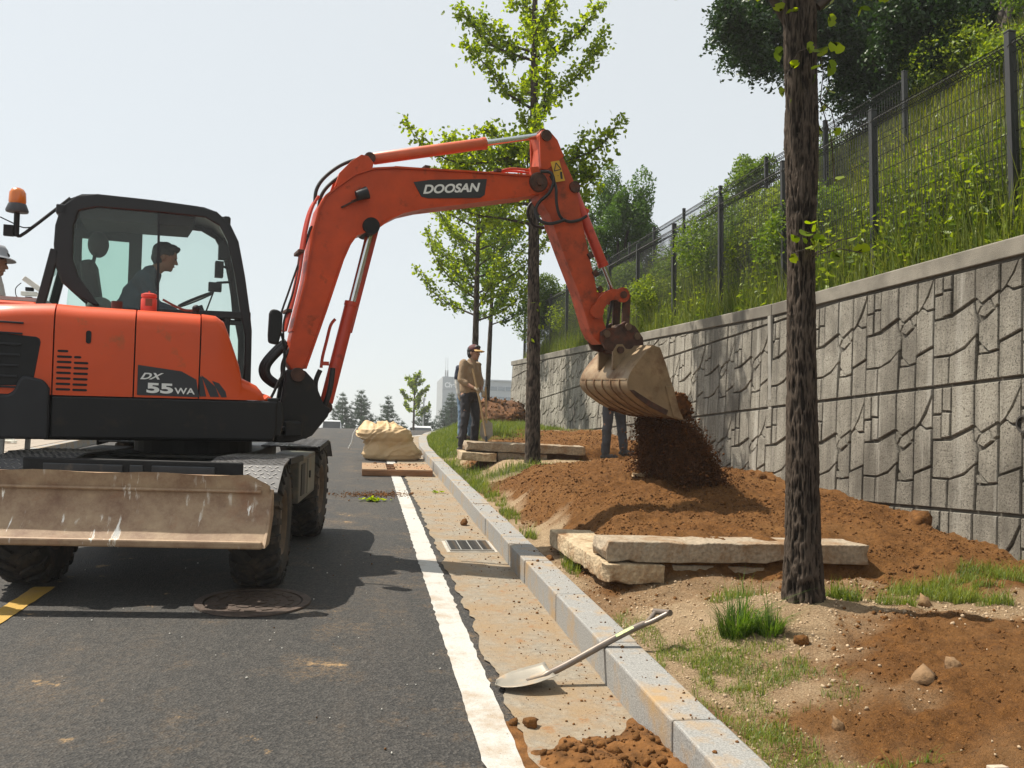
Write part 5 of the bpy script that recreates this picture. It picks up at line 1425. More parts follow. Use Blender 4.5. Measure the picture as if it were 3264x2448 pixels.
# wheels
def wheel(u, v, side, steer=0.0):
    r0 = 0.455
    wd = 0.31
    prof = [(0.23, -wd / 2 + 0.02), (0.27, -wd / 2), (0.36, -wd / 2 - 0.012), (0.42, -wd / 2 + 0.012), (0.437, -wd / 2 + 0.05), (0.442, 0), (0.437, wd / 2 - 0.05), (0.42, wd / 2 - 0.012), (0.36, wd / 2 + 0.012), (0.27, wd / 2), (0.23, wd / 2 - 0.02)]
    root = empty('wheel'); root.parent = EXC
    root.matrix_local = ML @ Matrix.Translation((u, v, 0.448)) @ Matrix.Rotation(steer, 4, 'Z')
    tyre = MB().lathe(prof, (0, 0, 0), (1, 0, 0), 48).build('tyre', TYRE, root, sm=50)
    # chevron lugs
    mb = MB()
    nl = 22
    for i in range(nl):
        for sd in (-1, 1):
            a0 = 2 * math.pi * (i + (0.5 if sd > 0 else 0)) / nl
            pts = []
            for t, (xx, da) in enumerate(((0.015, 0.16), (0.06, 0.08), (0.115, 0.0), (0.15, -0.02), (0.163, -0.02))):
                rr = (0.452, 0.452, 0.448, 0.43, 0.37)[t]
                an = a0 + da
                pts.append(Vector((sd * xx, rr * math.cos(an), rr * math.sin(an))))
            for t in range(4):
                mid = (pts[t] + pts[t + 1]) / 2
                mb.bar(pts[t], pts[t + 1] + (pts[t + 1] - pts[t]) * 0.08, 0.042, 0.030, Vector((0.25 * sd if t == 3 else 0, mid.y, mid.z)))
    tag(mb.build('tread', TYRE, root), kind='stuff')
    s_ = side
    MB().lathe([(0.245, s_ * (wd / 2 - 0.03)), (0.235, s_ * (wd / 2 - 0.005)), (0.215, s_ * (wd / 2 - 0.02)), (0.20, s_ * (wd / 2 - 0.07)), (0.12, s_ * (wd / 2 - 0.075)), (0.11, s_ * (wd / 2 - 0.03)), (0.0, s_ * (wd / 2 - 0.02))], (0, 0, 0), (1, 0, 0), 32).build('rim', RIM, root, sm=40)
    MB().lathe([(0.245, -s_ * (wd / 2 - 0.03)), (0.2, -s_ * (wd / 2 - 0.08)), (0.0, -s_ * (wd / 2 - 0.1))], (0, 0, 0), (1, 0, 0), 24).build('rim_back', RIM, root, sm=40)
    mb = MB()
    for k_ in range(8):
        a = k_ * math.pi / 4
        mb.tube([(s_ * (wd / 2 - 0.07), 0.155 * math.cos(a), 0.155 * math.sin(a)), (s_ * (wd / 2 - 0.045), 0.155 * math.cos(a), 0.155 * math.sin(a))], 0.016, 6)
    mb.build('wheel_nuts', RIM, root)
    return root
for su in (-1, 1):
    wheel(su * 0.79, -1.05, su, 0.05)
    wheel(su * 0.79, 1.05, su, 0.0)
# dozer blade
prof = []
for t in np.linspace(0, 1, 13):
    w_ = 0.425 + 0.435 * t
    v_ = -1.90 + 0.17 * t + 0.075 * math.sin(t * math.pi)
    prof.append((v_, w_))
prof[-3] = (prof[-3][0] - 0.005, prof[-3][1])
vs, fs = [], []
nU = 14
for iu in range(nU + 1):
    u = -0.955 + 1.91 * iu / nU
    for (v_, w_) in prof:
        dent = 0.006 * math.sin(u * 9 + w_ * 7)
        vs.append((u, v_ + dent * 0.4, w_ + (dent * 1.2 if w_ > 0.84 else 0) - (0.07 * max(0, (u - 0.86) / 0.095) if w_ > 0.80 else 0)))
    for (v_, w_) in prof:
        vs.append((u, v_ + 0.022, w_ - 0.004 - (0.07 * max(0, (u - 0.86) / 0.095) if w_ > 0.80 else 0)))
m_ = 2 * len(prof); npf = len(prof)
for iu in range(nU):
    for j in range(npf - 1):
        a = iu * m_ + j
        fs.append((a, a + m_, a + m_ + 1, a + 1))
        a2 = iu * m_ + npf + j
        fs.append((a2, a2 + 1, a2 + m_ + 1, a2 + m_))
    fs.append((iu * m_ + npf - 1, (iu + 1) * m_ + npf - 1, (iu + 1) * m_ + 2 * npf - 1, iu * m_ + 2 * npf - 1))
    fs.append((iu * m_, iu * m_ + npf, (iu + 1) * m_ + npf, (iu + 1) * m_))
for iu in (0, nU):
    for j in range(npf - 1):
        a = iu * m_ + j
        fs.append((a, a + 1, a + npf + 1, a + npf))
blade = lo(MB().add(vs, fs), 'dozer_blade', BLADE, sm=50)
lo(MB().box((0, -1.905, 0.432), (1.91, 0.032, 0.05)), 'cutting_edge', BLADE, blade, bev=0.012)
lo(MB().tube([(-0.95, -1.728, 0.752), (0.90, -1.728, 0.752)], 0.012, 8), 'stiffening_rib', BLADE, blade)
for s_ in (-1, 1):
    lo(MB().prism([(-1.92, 0.415), (-1.79, 0.55), (-1.72, 0.72), (-1.71, 0.77), (-1.67, 0.76), (-1.66, 0.60), (-1.78, 0.42)], s_ * 0.955, s_ * 0.975, 'u'), 'end_plate', BLADE, blade, bev=0.004)
    lo(MB().bar((s_ * 0.36, -1.70, 0.56), (s_ * 0.36, -1.20, 0.52), 0.09, 0.10), 'push_arm', BLK, blade, bev=0.01)
lo(MB().tube([(0, -1.62, 0.66), (0, -1.3, 0.70)], 0.045, 14), 'lift_cylinder', BLK, blade, sm=40)

# excavator: flood lamp on the rear deck behind the cab
lampm = mat('lamp_housing', (0.62, 0.61, 0.56), 0.5, var=0.1)
lamp = up(MB().box((-1.335, 0.6, 2.245), (0.16, 0.10, 0.045), Matrix.Rotation(0.62, 3, 'Y')), 'flood_lamp', lampm, bev=0.008)
up(MB().box((-1.355, 0.6, 2.20), (0.06, 0.06, 0.03)).box((-1.36, 0.6, 2.125), (0.05, 0.05, 0.02)), 'lamp_swivel', BLKM, lamp)
up(MB().box((-1.355, 0.6, 2.16), (0.125, 0.08, 0.035)).box((-1.345, 0.6, 2.105), (0.10, 0.09, 0.018)), 'lamp_foot', lampm, lamp, bev=0.005)
up(MB().tube(spline([(-1.42, 0.6, 2.25), (-1.46, 0.6, 2.20), (-1.45, 0.6, 2.13), (-1.40, 0.6, 2.12)], 5), 0.004, 6), 'lamp_cable', BLKM, lamp)
up(MB().box((-1.40, 0.5, 2.08), (0.42, 0.7, 0.03)), 'rear_deck_plate', mat('deck_alu', (0.35, 0.35, 0.34), 0.5, 0.3))
up(MB().prism([(-1.60, 1.62), (-1.22, 1.62), (-1.22, 2.062), (-1.55, 2.062)], 0.10, 0.86), 'rear_hood', OR_, bev=0.04, seg=3)

# ============================================================ STONES, TOOLS, LITTER
STONE = mat('granite_slab', (0.43, 0.335, 0.215), 0.9, var=0.30, scale=34, bump=1.0, bscale=30, dirt=((0.22, 0.115, 0.045), 0.50, 5.5), detail=8)
STONE2 = mat('granite_slab_grey', (0.31, 0.25, 0.18), 0.9, var=0.28, scale=40, bump=0.8, bscale=36, dirt=((0.21, 0.115, 0.048), 0.46, 4.5), detail=8)
def slab(name, c, size, rz, label, mt, tilt=(0, 0), seed=1, group=None, skew=0.0):
    """rough split stone: subdivided block with chipped edges"""
    bm = bmesh.new()
    bmesh.ops.create_cube(bm, size=1.0)
    bmesh.ops.scale(bm, vec=size, verts=bm.verts)
    cuts = [max(1, int(size[0] / 0.07)), max(1, int(size[1] / 0.07)), 2]
    for ax in range(3):
        n = cuts[ax]
        for i in range(1, n):
            p = -size[ax] / 2 + size[ax] * i / n
            no = [0, 0, 0]; no[ax] = 1; co = [0, 0, 0]; co[ax] = p
            g_ = bm.verts[:] + bm.edges[:] + bm.faces[:]
            bmesh.ops.bisect_plane(bm, geom=g_, plane_co=co, plane_no=no)
    P = np.array([v.co[:] for v in bm.verts])
    d = np.stack([fbm(P[:, 0] * 9 + k_ * 9.1, P[:, 1] * 9, P[:, 2] * 12, 3, seed + k_) for k_ in range(3)], -1)
    corner = (np.abs(P[:, 0]) > size[0] / 2 - 1e-4).astype(int) + (np.abs(P[:, 1]) > size[1] / 2 - 1e-4) + (np.abs(P[:, 2]) > size[2] / 2 - 1e-4)
    P = P * (1 - 0.014 * (corner >= 2)[:, None] * (1 + d * 1.2)) + d * np.array([0.008, 0.008, 0.0035])
    chip = (corner >= 2)[:, None] * np.maximum(0, d - 0.25) * 0.035
    P = P - np.sign(P) * chip
    P[:, 1] += skew * P[:, 0]
    for v_, p in zip(bm.verts, P): v_.co = p
    me = bpy.data.meshes.new(name); bm.to_mesh(me); bm.free()
    o = link(name, me, None, mt)
    o.location = c; o.rotation_euler = (tilt[0], tilt[1], rz)
    bevel(o, 0.006, 2, 50); smooth(o, 30)
    return tag(o, label, 'stone slab', group)
def rz_(y): return float(zr(y))
slab('stone_slab', (1.80, 6.30, rz_(6.3) + 0.295), (0.42, 1.50, 0.13), 0.03, 'pale rough slab lying lengthways along the kerb at the bottom of near stack', STONE, (0.075, 0.02), 3)
slab('stone_slab', (2.585, 5.76, rz_(5.76) + 0.428), (1.93, 0.34, 0.138), 0.012, 'long straight cut slab on top of near stack by thick tree', STONE2, (TL * 0.6, 0.012), 8)
slab('stone_slab', (2.50, 5.80, rz_(5.8) + 0.275), (0.78, 0.34, 0.13), -0.03, 'short half buried slab under the long near slab', STONE2, (TL, 0.02), 12)
slab('stone_slab', (2.60, 13.62, rz_(13.62) + 0.56), (1.95, 0.36, 0.14), 0.01, 'long slab on top of far stack behind slim tree', STONE2, (TL, 0.02), 21)
slab('stone_slab', (1.83, 13.60, rz_(13.6) + 0.42), (0.56, 0.50, 0.135), 0.05, 'short pale slab at the kerb end of the far stack', STONE, (TL, 0.02), 25)
slab('stone_slab', (2.55, 13.64, rz_(13.64) + 0.415), (0.80, 0.32, 0.13), 0.0, 'lower slab buried under the far long slab', STONE2, (TL, 0.02), 29)

# clods and stones: template lumps
def ico(sub=1):
    bm = bmesh.new(); bmesh.ops.create_icosphere(bm, subdivisions=sub, radius=1.0)
    v_ = np.array([v.co[:] for v in bm.verts]); f_ = np.array([[q.index for q in f.verts] for f in bm.faces]); bm.free()
    return v_, f_
IV, IF = ico(1)
IV2, IF2 = ico(2)
def lump(seed, v=IV2, amt=0.55):
    d = 1 + amt * fbm(v[:, 0] * 1.3 + seed * 3.7, v[:, 1] * 1.3, v[:, 2] * 1.3, 3, seed)
    return v * d[:, None]
CLODM = mat('soil_clod', (0.135, 0.060, 0.018), 0.95, var=0.45, scale=14, bump=0.6, bscale=50, spec=0.2)
def clods(name, pos, sizes, label, mt=CLODM, v=IV, f=IF, kind='stuff', flat=0.75):
    n = len(pos)
    Vs, Fs, base_ = [], [], 0
    for s_ in range(6):
        idx = np.where(np.arange(n) % 6 == s_)[0]
        if len(idx) == 0: continue
        tv = lump(s_ + 2, v)
        V1, F1 = scatter(tv, f, pos[idx], rand_rot(len(idx)), np.stack([sizes[idx], sizes[idx] * RNG.uniform(0.7, 1.1, len(idx)), sizes[idx] * flat], -1))
        Vs.append(V1); Fs.append(F1 + base_); base_ += len(V1)
    o = link(name, raw_mesh(name, np.concatenate(Vs), np.concatenate(Fs), False), None, mt)
    return tag(o, label, kind=kind)
# clods scattered over the soil
n = 190000
Yc = 2.0 + 16 * RNG.random(n) ** 1.5
Xc = kerbx(Yc) + 0.22 + (4.8 - kerbx(Yc) - 0.22) * RNG.random(n)
pz = zone_soil(Xc, Yc)
patch = ss(-0.5, 0.6, fbm(Xc * 1.5, Yc * 1.5, oct=3, seed=77))
keep = RNG.random(n) < (pz ** 1.5) * (0.10 + 0.28 * patch) * (0.45 + 0.55 * ss(3.6, 5.2, Yc))
Xc, Yc = Xc[keep], Yc[keep]
sz = np.clip(RNG.lognormal(math.log(0.0050), 0.55, len(Xc)), 0.0025, 0.028) * (0.72 + 0.28 * ss(3.6, 5.2, Yc))
clods('soil_clods', np.stack([Xc, Yc, bed_z(Xc, Yc) + sz * 0.25], -1), sz, 'brown crumbs and clods strewn over the fresh soil')
# gravel grit on the sandy part
n = 16000
Yc = 2.0 + 5 * RNG.random(n); Xc = 1.5 + 3.2 * RNG.random(n)
keep = RNG.random(n) < (1 - zone_soil(Xc, Yc)) * 0.8
Xc, Yc = Xc[keep], Yc[keep]
sz = np.clip(RNG.lognormal(math.log(0.0050), 0.4, len(Xc)), 0.002, 0.014)
clods('gravel_grit', np.stack([Xc, Yc, bed_z(Xc, Yc) + sz * 0.3], -1), sz, 'pale decomposed granite grit', mat('grit', (0.42, 0.31, 0.20), 0.9, var=0.3, scale=30))
# bigger stones on their own, each a thing
rs = random.Random(4)
for i, (x, y, s_, lb) in enumerate([
        (2.19, 4.05, 0.040, 'round brown clod beside the grass tuft by thick tree'),
        (1.86, 3.17, 0.028, 'small dark clod on pale grit near kerb'),
        (2.35, 3.35, 0.045, 'flat pale stone lying on soil mound, lower right'),
        (2.55, 3.42, 0.038, 'second pale stone on soil mound, lower right'),
        (1.50, 6.72, 0.035, 'dark clod at the kerb beside the bottom slab corner'),
        (3.35, 4.75, 0.05, 'tan rock beside grass patch under the wall'),
        (4.72, 6.75, 0.10, 'big soil lump against the wall foot'),
        (4.55, 9.35, 0.075, 'brown boulder at wall foot beside falling soil'),
        (4.50, 9.0, 0.06, 'smaller rock in front of boulder at wall foot')]):
    tv = lump(i + 20)
    V1, F1 = scatter(tv, IF2, np.array([[0, 0, 0.0]]), rand_rot(1), np.array([[s_, s_ * 0.9, s_ * 0.75]]))
    o = link('stone', raw_mesh('stone', V1, F1, True), None, mat('stone_tan', (0.22, 0.13, 0.062), 0.9, var=0.3, scale=12, bump=.4) if 'pale' in lb or 'tan' in lb else CLODM)
    o.location = (x, y, float(bed_z(x, y)) + s_ * 0.2)
    tag(o, lb, 'stone')
for i, (x, y, s_, lb) in enumerate([(0.79, 3.86, 0.035, 'clod on gutter edge in front of the shovel'), (0.72, 3.90, 0.022, 'little clod beside another at the asphalt edge'), (1.14, 9.35, 0.05, 'dark clod in the gutter beyond the drain grate'), (1.225, 3.62, 0.045, 'clod pressed against the kerb foot near soil spill')]):
    tv = lump(i + 40)
    V1, F1 = scatter(tv, IF2, np.array([[0, 0, 0.0]]), rand_rot(1), np.array([[s_, s_ * 0.85, s_ * 0.8]]))
    o = link('stone', raw_mesh('stone', V1, F1, True), None, CLODM)
    o.location = (x, y, rz_(y) + s_ * 0.6); tag(o, lb, 'stone')
# spill of soil in the gutter
yy = np.arange(2.3, 3.95, 0.02); xx = np.linspace(0.62, 1.29, 46)
def spill_h(X, Y):
    e = ss(0.70, 0.98, X + 0.10 * fbm(X * 6, Y * 6, oct=3, seed=3)) * ss(3.85, 3.45, Y + 0.12 * fbm(X * 5, Y * 5, oct=3, seed=8) - 0.35 * (X - 1.0))
    return zr(Y) + 0.004 + e * (0.035 + 0.028 * fbm(X * 9, Y * 9, oct=4, seed=6)) + 0.02 * ss(1.15, 1.28, X) * ss(4.1, 3.6, Y)
o = grid_mesh('soil_spill', xx, yy, spill_h, CLODM)
tag(o, 'soil spilled in the gutter at the bottom edge', kind='stuff')
n = 700
X1 = RNG.uniform(0.75, 1.26, n); Y1 = RNG.uniform(2.4, 3.9, n); k_ = spill_h(X1, Y1) - zr(Y1) > 0.012
X1, Y1 = X1[k_], Y1[k_]; s1_ = np.clip(RNG.lognormal(math.log(0.0075), 0.6, len(X1)), 0.003, 0.034)
clods('spill_clods', np.stack([X1, Y1, spill_h(X1, Y1) + s1_ * 0.3], -1), s1_, 'clods lying in the spilled gutter soil')
# crumbs in gutter, along kerb top, on the asphalt
n = 1500
Yc = 2.2 + 14 * RNG.random(n) ** 1.6; w_ = RNG.random(n)
Xc = np.where(w_ < 0.68, 0.76 + 0.50 * RNG.random(n) ** 0.6, np.where(w_ < 0.94, 1.30 + 0.17 * RNG.random(n), -1.0 + 1.7 * RNG.random(n) ** 0.6))
Zc = np.where(w_ < 0.68, zr(Yc) + 0.010, np.where(w_ < 0.94, zr(Yc) + 0.186, zr(Yc) + 0.004))
sz = np.clip(RNG.lognormal(math.log(0.0036), 0.5, n), 0.0015, 0.013)
clods('road_crumbs', np.stack([Xc, Yc, Zc + sz * 0.3], -1), sz, 'soil crumbs strewn over gutter, kerb and road')
n = 80
Xc = RNG.uniform(-2.2, 0.5, n); Yc = 2.4 + 6 * RNG.random(n) ** 1.3; sz = RNG.uniform(0.002, 0.007, n)
clods('pale_chips', np.stack([Xc, Yc, zr(Yc) + 0.004 + sz * 0.3], -1), sz, 'tiny pale stone chips on the asphalt', mat('chip', (0.5, 0.48, 0.44), 0.8))

# far soil heap against the wall
hx, hy = 4.0, 25.2
V1 = lump(5, ico(4)[0], 0.12); F1 = ico(4)[1]
V1 = V1 * np.array([0.95, 0.9, 0.78]); V1[:, 2] = np.where(V1[:, 2] < 0, V1[:, 2] * 0.2, V1[:, 2])
V1 = V1 * (1 + 0.10 * fbm(V1[:, 0] * 4, V1[:, 1] * 4, V1[:, 2] * 4, 4, 3))[:, None]
V1 = V1 + 0.05 * np.stack([fbm(V1[:, 0] * 9, V1[:, 1] * 9, V1[:, 2] * 9, 4, q, 0.7) for q in (1, 2, 3)], -1)
o = link('soil_heap', raw_mesh('soil_heap', V1, F1, True), None, mat('heap_soil', (0.125, 0.054, 0.020), 0.95, var=0.6, scale=9, bump=0.8, bscale=14))
o.location = (hx, hy, float(bed_z(hx, hy)) - 0.05)
tag(o, 'heap of reddish soil at the far end by the wall', 'soil heap')
k_ = V1[:, 2] > 0.02
hv = V1[k_] + np.array([hx, hy, float(bed_z(hx, hy)) - 0.05]); hv = np.concatenate([hv, hv]) + RNG.normal(0, 0.03, (2 * k_.sum(), 3))
clods('heap_clods', hv, np.clip(RNG.lognormal(math.log(0.022), 0.6, len(hv)), 0.008, 0.09), 'clods covering the far soil heap')

# ---- soil pouring from the bucket
LIPN = EX0 + (Matrix.Rotation(TL, 3, 'X') @ Matrix.Rotation(PHU, 3, 'Z')) @ Vector((lip[0], BN, lip[1]))
LIPF = EX0 + (Matrix.Rotation(TL, 3, 'X') @ Matrix.Rotation(PHU, 3, 'Z')) @ Vector((lip[0], BF, lip[1]))
n = 120000
t = RNG.random(n); q = RNG.random(n) ** 0.75
hor = np.array([math.cos(PHU), math.sin(PHU), 0.0])
dens = 0.5 + 0.9 * fbm(t * 9, q * 1.6, oct=3, seed=6) + 0.5 * fbm(t * 30, q * 3.5, oct=2, seed=16)
kp = RNG.random(n) < np.clip(dens * 1.1, 0.02, 1)
t, q = t[kp], q[kp]; n = len(t)
start = np.array(LIPN)[None] * (1 - t)[:, None] + np.array(LIPF)[None] * t[:, None]
gz = bed_z(np.clip(start[:, 0], 1.6, 4.8), start[:, 1]) - 0.02
reach = 0.75 + 0.45 * fbm(t * 5, t * 0, oct=2, seed=44)
out = (0.06 + 0.62 * np.sqrt(q) * reach) * (RNG.random(n) ** 0.55) - 0.06 * q
pos = start + hor[None] * out[:, None]
pos[:, 2] = start[:, 2] + 0.05 * RNG.normal(0, 1, n) * (1 - q) + (gz - start[:, 2]) * q
stray = RNG.random(n) < 0.16
wob = (0.015 + 0.05 * q) * np.where(stray, 2.6, 1.0)
pos[:, 0] += RNG.normal(0, 1, n) * wob * 0.8; pos[:, 1] += RNG.normal(0, 1, n) * wob
sz = np.clip(RNG.lognormal(math.log(0.0046), 0.55, n), 0.002, 0.024)
FALLM = mat('falling_soil', (0.095, 0.038, 0.012), 0.95, var=0.5, scale=25, spec=0.15)
clods('falling_soil', pos, sz, 'dark brown soil pouring out of the tipped bucket', FALLM)
# soil still in the bucket
mb = MB()
M3 = Matrix.Rotation(TL, 3, 'X') @ Matrix.Rotation(PHU, 3, 'Z')
hp = [(4.48, 1.27), (4.55, 1.33), (4.55, 1.41), (4.44, 1.47), (4.36, 1.46), (4.25, 1.42), (4.20, 1.36)]
vs, fs = [], []
nv_ = 26
for iv in range(nv_ + 1):
    vv = BN + 0.03 + (BF - BN - 0.06) * iv / nv_
    for j, (u, w) in enumerate(hp):
        k_ = 0.05 * float(fbm(np.array([u * 9]), np.array([vv * 9]), oct=3, seed=j)[0])
        vs.append(tuple(EX0 + M3 @ Vector((u + k_, vv, w + k_ * 0.8))))
m_ = len(hp)
for iv in range(nv_):
    for j in range(m_):
        j2 = (j + 1) % m_
        fs.append((iv * m_ + j, iv * m_ + j2, (iv + 1) * m_ + j2, (iv + 1) * m_ + j))
fs += [tuple(range(m_ - 1, -1, -1)), tuple(nv_ * m_ + j for j in range(m_))]
o = mb.add(vs, fs).build('bucket_soil', FALLM, sm=60)
tag(o, 'brown soil still sliding over the bucket lip', kind='stuff')
n = 7000
tt = RNG.random(n); rr0 = RNG.random(n) ** 0.5; aa0 = RNG.uniform(0, 6.28, n); uu = 4.50 + 0.13 * rr0 * np.cos(aa0); ww = 1.40 + 0.12 * rr0 * np.sin(aa0)
ps = np.array([tuple(EX0 + M3 @ Vector((uu[i], BN + 0.03 + (BF - BN - 0.06) * tt[i], ww[i] - abs(uu[i] - 4.5) * 0.6))) for i in range(n)])
clods('lip_clods', ps, np.clip(RNG.lognormal(math.log(0.009), 0.5, n), 0.003, 0.026), 'clods tumbling over the bucket edge', FALLM)
# pale broken crust pieces under the falling soil
for i, (x, y, sx_, lb) in enumerate([(2.95, 8.75, 0.26, 'long pale crust of dry soil under the bucket'), (3.28, 8.72, 0.16, 'short pale crust of dry soil under the falling soil'), (3.45, 8.6, 0.13, 'broken crust piece farthest from the machine under falling soil')]):
    o = slab('soil_crust', (x, y, float(bed_z(x, y)) + 0.03), (sx_, 0.12, 0.035), 0.1 * i, lb, mat('crust', (0.36, 0.25, 0.14), 0.9, var=0.2), (0.1, -0.1), 50 + i)
    o['category'] = 'soil crust'

# ---- shovel leaning on the kerb
SH = empty('shovel', (0.71, 4.34, rz_(4.34)), label='grey steel shovel with D grip leaning across the kerb', cat='shovel')
SHM = mat('shovel_shaft', (0.20, 0.165, 0.14), 0.42, 0.55, var=0.15, scale=14, dirt=((0.30, 0.22, 0.14), 0.15, 10))
SHB = mat('shovel_blade', (0.34, 0.31, 0.26), 0.45, 0.5, var=0.15, scale=8, dirt=((0.36, 0.25, 0.15), 0.25, 9))
sh0 = Vector((0.71, 4.34, rz_(4.34)))
def shp(p): return Vector(p) - sh0
ax = Vector((0.30, 0.03, 0.065)).normalized(); sd = Vector((-0.03, 0.98, 0.09)); sd = (sd - ax * sd.dot(ax)).normalized(); nn = ax.cross(sd)
vs, fs = [], []
nl, nw = 14, 11
for i in range(nl + 1):
    t = i / nl; l_ = t * 0.30
    hw = 0.118 * (1 - (1 - min(1, t / 0.62)) ** 2) ** 0.5 if t < 0.62 else 0.118 - 0.012 * (t - 0.62) / 0.38
    for j in range(nw + 1):
        s_ = -1 + 2 * j / nw
        dish = 0.030 * (s_ * s_) * (0.35 + 0.65 * t) + 0.012 * max(0, (t - 0.9) / 0.1) * (1 - abs(s_)) + 0.018 * (1 - t) ** 2
        vs.append(ax * l_ + sd * (s_ * hw) + nn * (dish + 0.004))
for i in range(nl):
    for j in range(nw):
        a = i * (nw + 1) + j
        fs.append((a, a + 1, a + nw + 2, a + nw + 1))
bl = MB().add(vs, fs).build('blade', SHB, SH, sm=60)
sm_ = bl.modifiers.new('Solid', 'SOLIDIFY'); sm_.thickness = 0.003
pth = [shp(p) for p in ((0.865, 4.352, rz_(4.35) + 0.040), (0.95, 4.365, rz_(4.36) + 0.058), (1.05, 4.378, rz_(4.37) + 0.095), (1.17, 4.39, rz_(4.38) + 0.150), (1.30, 4.40, rz_(4.4) + 0.212), (1.42, 4.405, rz_(4.4) + 0.268), (1.495, 4.408, rz_(4.4) + 0.298))]
MB().tube(spline(pth, 5), [0.011] * 6 + [0.018] * 25, 12).build('shaft', SHM, SH, sm=50)
e0 = pth[-1]
gd = Vector((0.30, -0.93, 0.10)).normalized()
g1, g2 = e0 + Vector((0.105, 0.02, 0.055)) - gd * 0.055, e0 + Vector((0.105, 0.02, 0.055)) + gd * 0.055
MB().tube(spline([e0 - Vector((0.02, 0, 0.008)), e0 + Vector((0.03, 0, 0.012)) - gd * 0.016, g1], 5), 0.013, 10).build('fork_arm', SHM, SH, sm=50)
MB().tube(spline([e0 - Vector((0.02, 0, 0.008)), e0 + Vector((0.03, 0, 0.012)) + gd * 0.016, g2], 5), 0.013, 10).build('fork_arm', SHM, SH, sm=50)
MB().tube([g1 - gd * 0.012, g2 + gd * 0.012], 0.0165, 14).build('grip', SHM, SH, sm=50)
pa, pb = shp((1.335, 4.40, rz_(4.4) + 0.228)), shp((1.43, 4.405, rz_(4.4) + 0.272))
dv = Vector((0, -0.012, 0.014))
MB().bar(pa + dv, pb + dv, 0.016, 0.003, (0, -0.6, 0.8)).build('label_sticker', mat('sticker_green', (0.42, 0.62, 0.30), 0.5, var=0.3, scale=60, col2=(0.75, 0.75, 0.35)), SH)

# ---- bulk bag
BG = empty('bulk_bag', (0.60, 17.45, rz_(17.45)), label='slumped cream woven bulk bag in the road by the kerb', cat='bag')
zz = np.array([0, 0.04, 0.12, 0.22, 0.31, 0.38, 0.45, 0.53, 0.60, 0.66, 0.70, 0.72])
rxx = np.array([0.46, 0.54, 0.575, 0.56, 0.51, 0.50, 0.56, 0.57, 0.52, 0.42, 0.26, 0.0])
cxx = np.array([0.06, 0.05, 0.04, 0.03, 0.0, -0.05, -0.10, -0.12, -0.11, -0.09, -0.08, -0.08])
nt_, nz_ = 170, 96
qv = np.linspace(0, 1, nz_); zv = np.interp(qv, np.linspace(0, 1, len(zz)), zz)
th = np.linspace(0, 2 * np.pi, nt_, endpoint=False)
TH, ZV = np.meshgrid(th, zv)
RX = np.interp(ZV, zz, rxx); CXX = np.interp(ZV, zz, cxx)
ce, se = np.cos(TH), np.sin(TH)
sq = (np.abs(ce) ** 3 + np.abs(se) ** 3) ** (-1 / 3.0)
co = np.stack([CXX + RX * ce * sq, 0.72 * RX * se * sq, ZV], -1).reshape(-1, 3)
co[:, 2] += 0.10 * np.exp(-((co[:, 0] + 0.47) / 0.10) ** 2 - (co[:, 1] / 0.16) ** 2) * ss(0.45, 0.62, co[:, 2]) - 0.05 * ss(0.1, 0.5, co[:, 0]) * ss(0.5, 0.7, co[:, 2])
cc_ = np.array([0.0, 0.0, 0.30])
nrm = co - cc_; nrm /= np.linalg.norm(nrm, axis=1)[:, None]
rg = np.random.default_rng(12)
disp = 0.035 * fbm(co[:, 0] * 3, co[:, 1] * 3, co[:, 2] * 4, 3, 4)
for q in range(46):
    a0 = rg.uniform(-0.9, 0.9) if q % 3 else rg.uniform(-1.6, 1.6)
    pn = np.array([math.sin(a0) * rg.choice([-1, 1]), rg.normal(0, 0.35), math.cos(a0)]); pn /= np.linalg.norm(pn)
    p0_ = co[rg.integers(0, len(co))]
    d_ = (co - p0_) @ pn + 0.02 * fbm(co[:, 0] * 5, co[:, 1] * 5, co[:, 2] * 5, 2, q)
    wdw = np.exp(-(np.linalg.norm(co - p0_, axis=1) / rg.uniform(0.16, 0.42)) ** 2)
    w_ = rg.uniform(0.010, 0.028); A_ = rg.uniform(0.015, 0.045)
    disp += wdw * A_ * (np.exp(-np.abs(d_) / w_) - 0.9 * np.exp(-np.abs(d_ - 2.6 * w_) / (1.8 * w_)))
co = co + nrm * (disp * ss(-0.02, 0.10, co[:, 2]))[:, None]
co[:, 2] = np.maximum(co[:, 2], 0.0)
i_ = np.arange((nz_ - 1) * nt_); r0_, c0_ = i_ // nt_, i_ % nt_
me = raw_mesh('sack', co, np.stack([r0_ * nt_ + c0_, r0_ * nt_ + (c0_ + 1) % nt_, (r0_ + 1) * nt_ + (c0_ + 1) % nt_, (r0_ + 1) * nt_ + c0_], -1), True)
link('sack', me, BG, mat('woven_cream', (0.52, 0.355, 0.185), 0.62, var=0.08, scale=5, bump=0.15, bscale=120, dirt=((0.42, 0.30, 0.17), 0.22, 2.5)))
STRAP = mat('strap_white', (0.80, 0.78, 0.74), 0.6, var=0.05)
MB().tube(spline([(-0.36, -0.24, 0.70), (-0.38, -0.30, 0.62), (-0.40, -0.33, 0.52), (-0.41, -0.33, 0.46)], 4), 0.016, 5).build('strap', STRAP, BG)
MB().tube(spline([(-0.66, -0.20, 0.62), (-0.72, -0.2, 0.50), (-0.74, -0.2, 0.36), (-0.80, -0.2, 0.22)], 4), 0.014, 5).build('strap', STRAP, BG)
BG.rotation_euler = (TL, 0, 0)

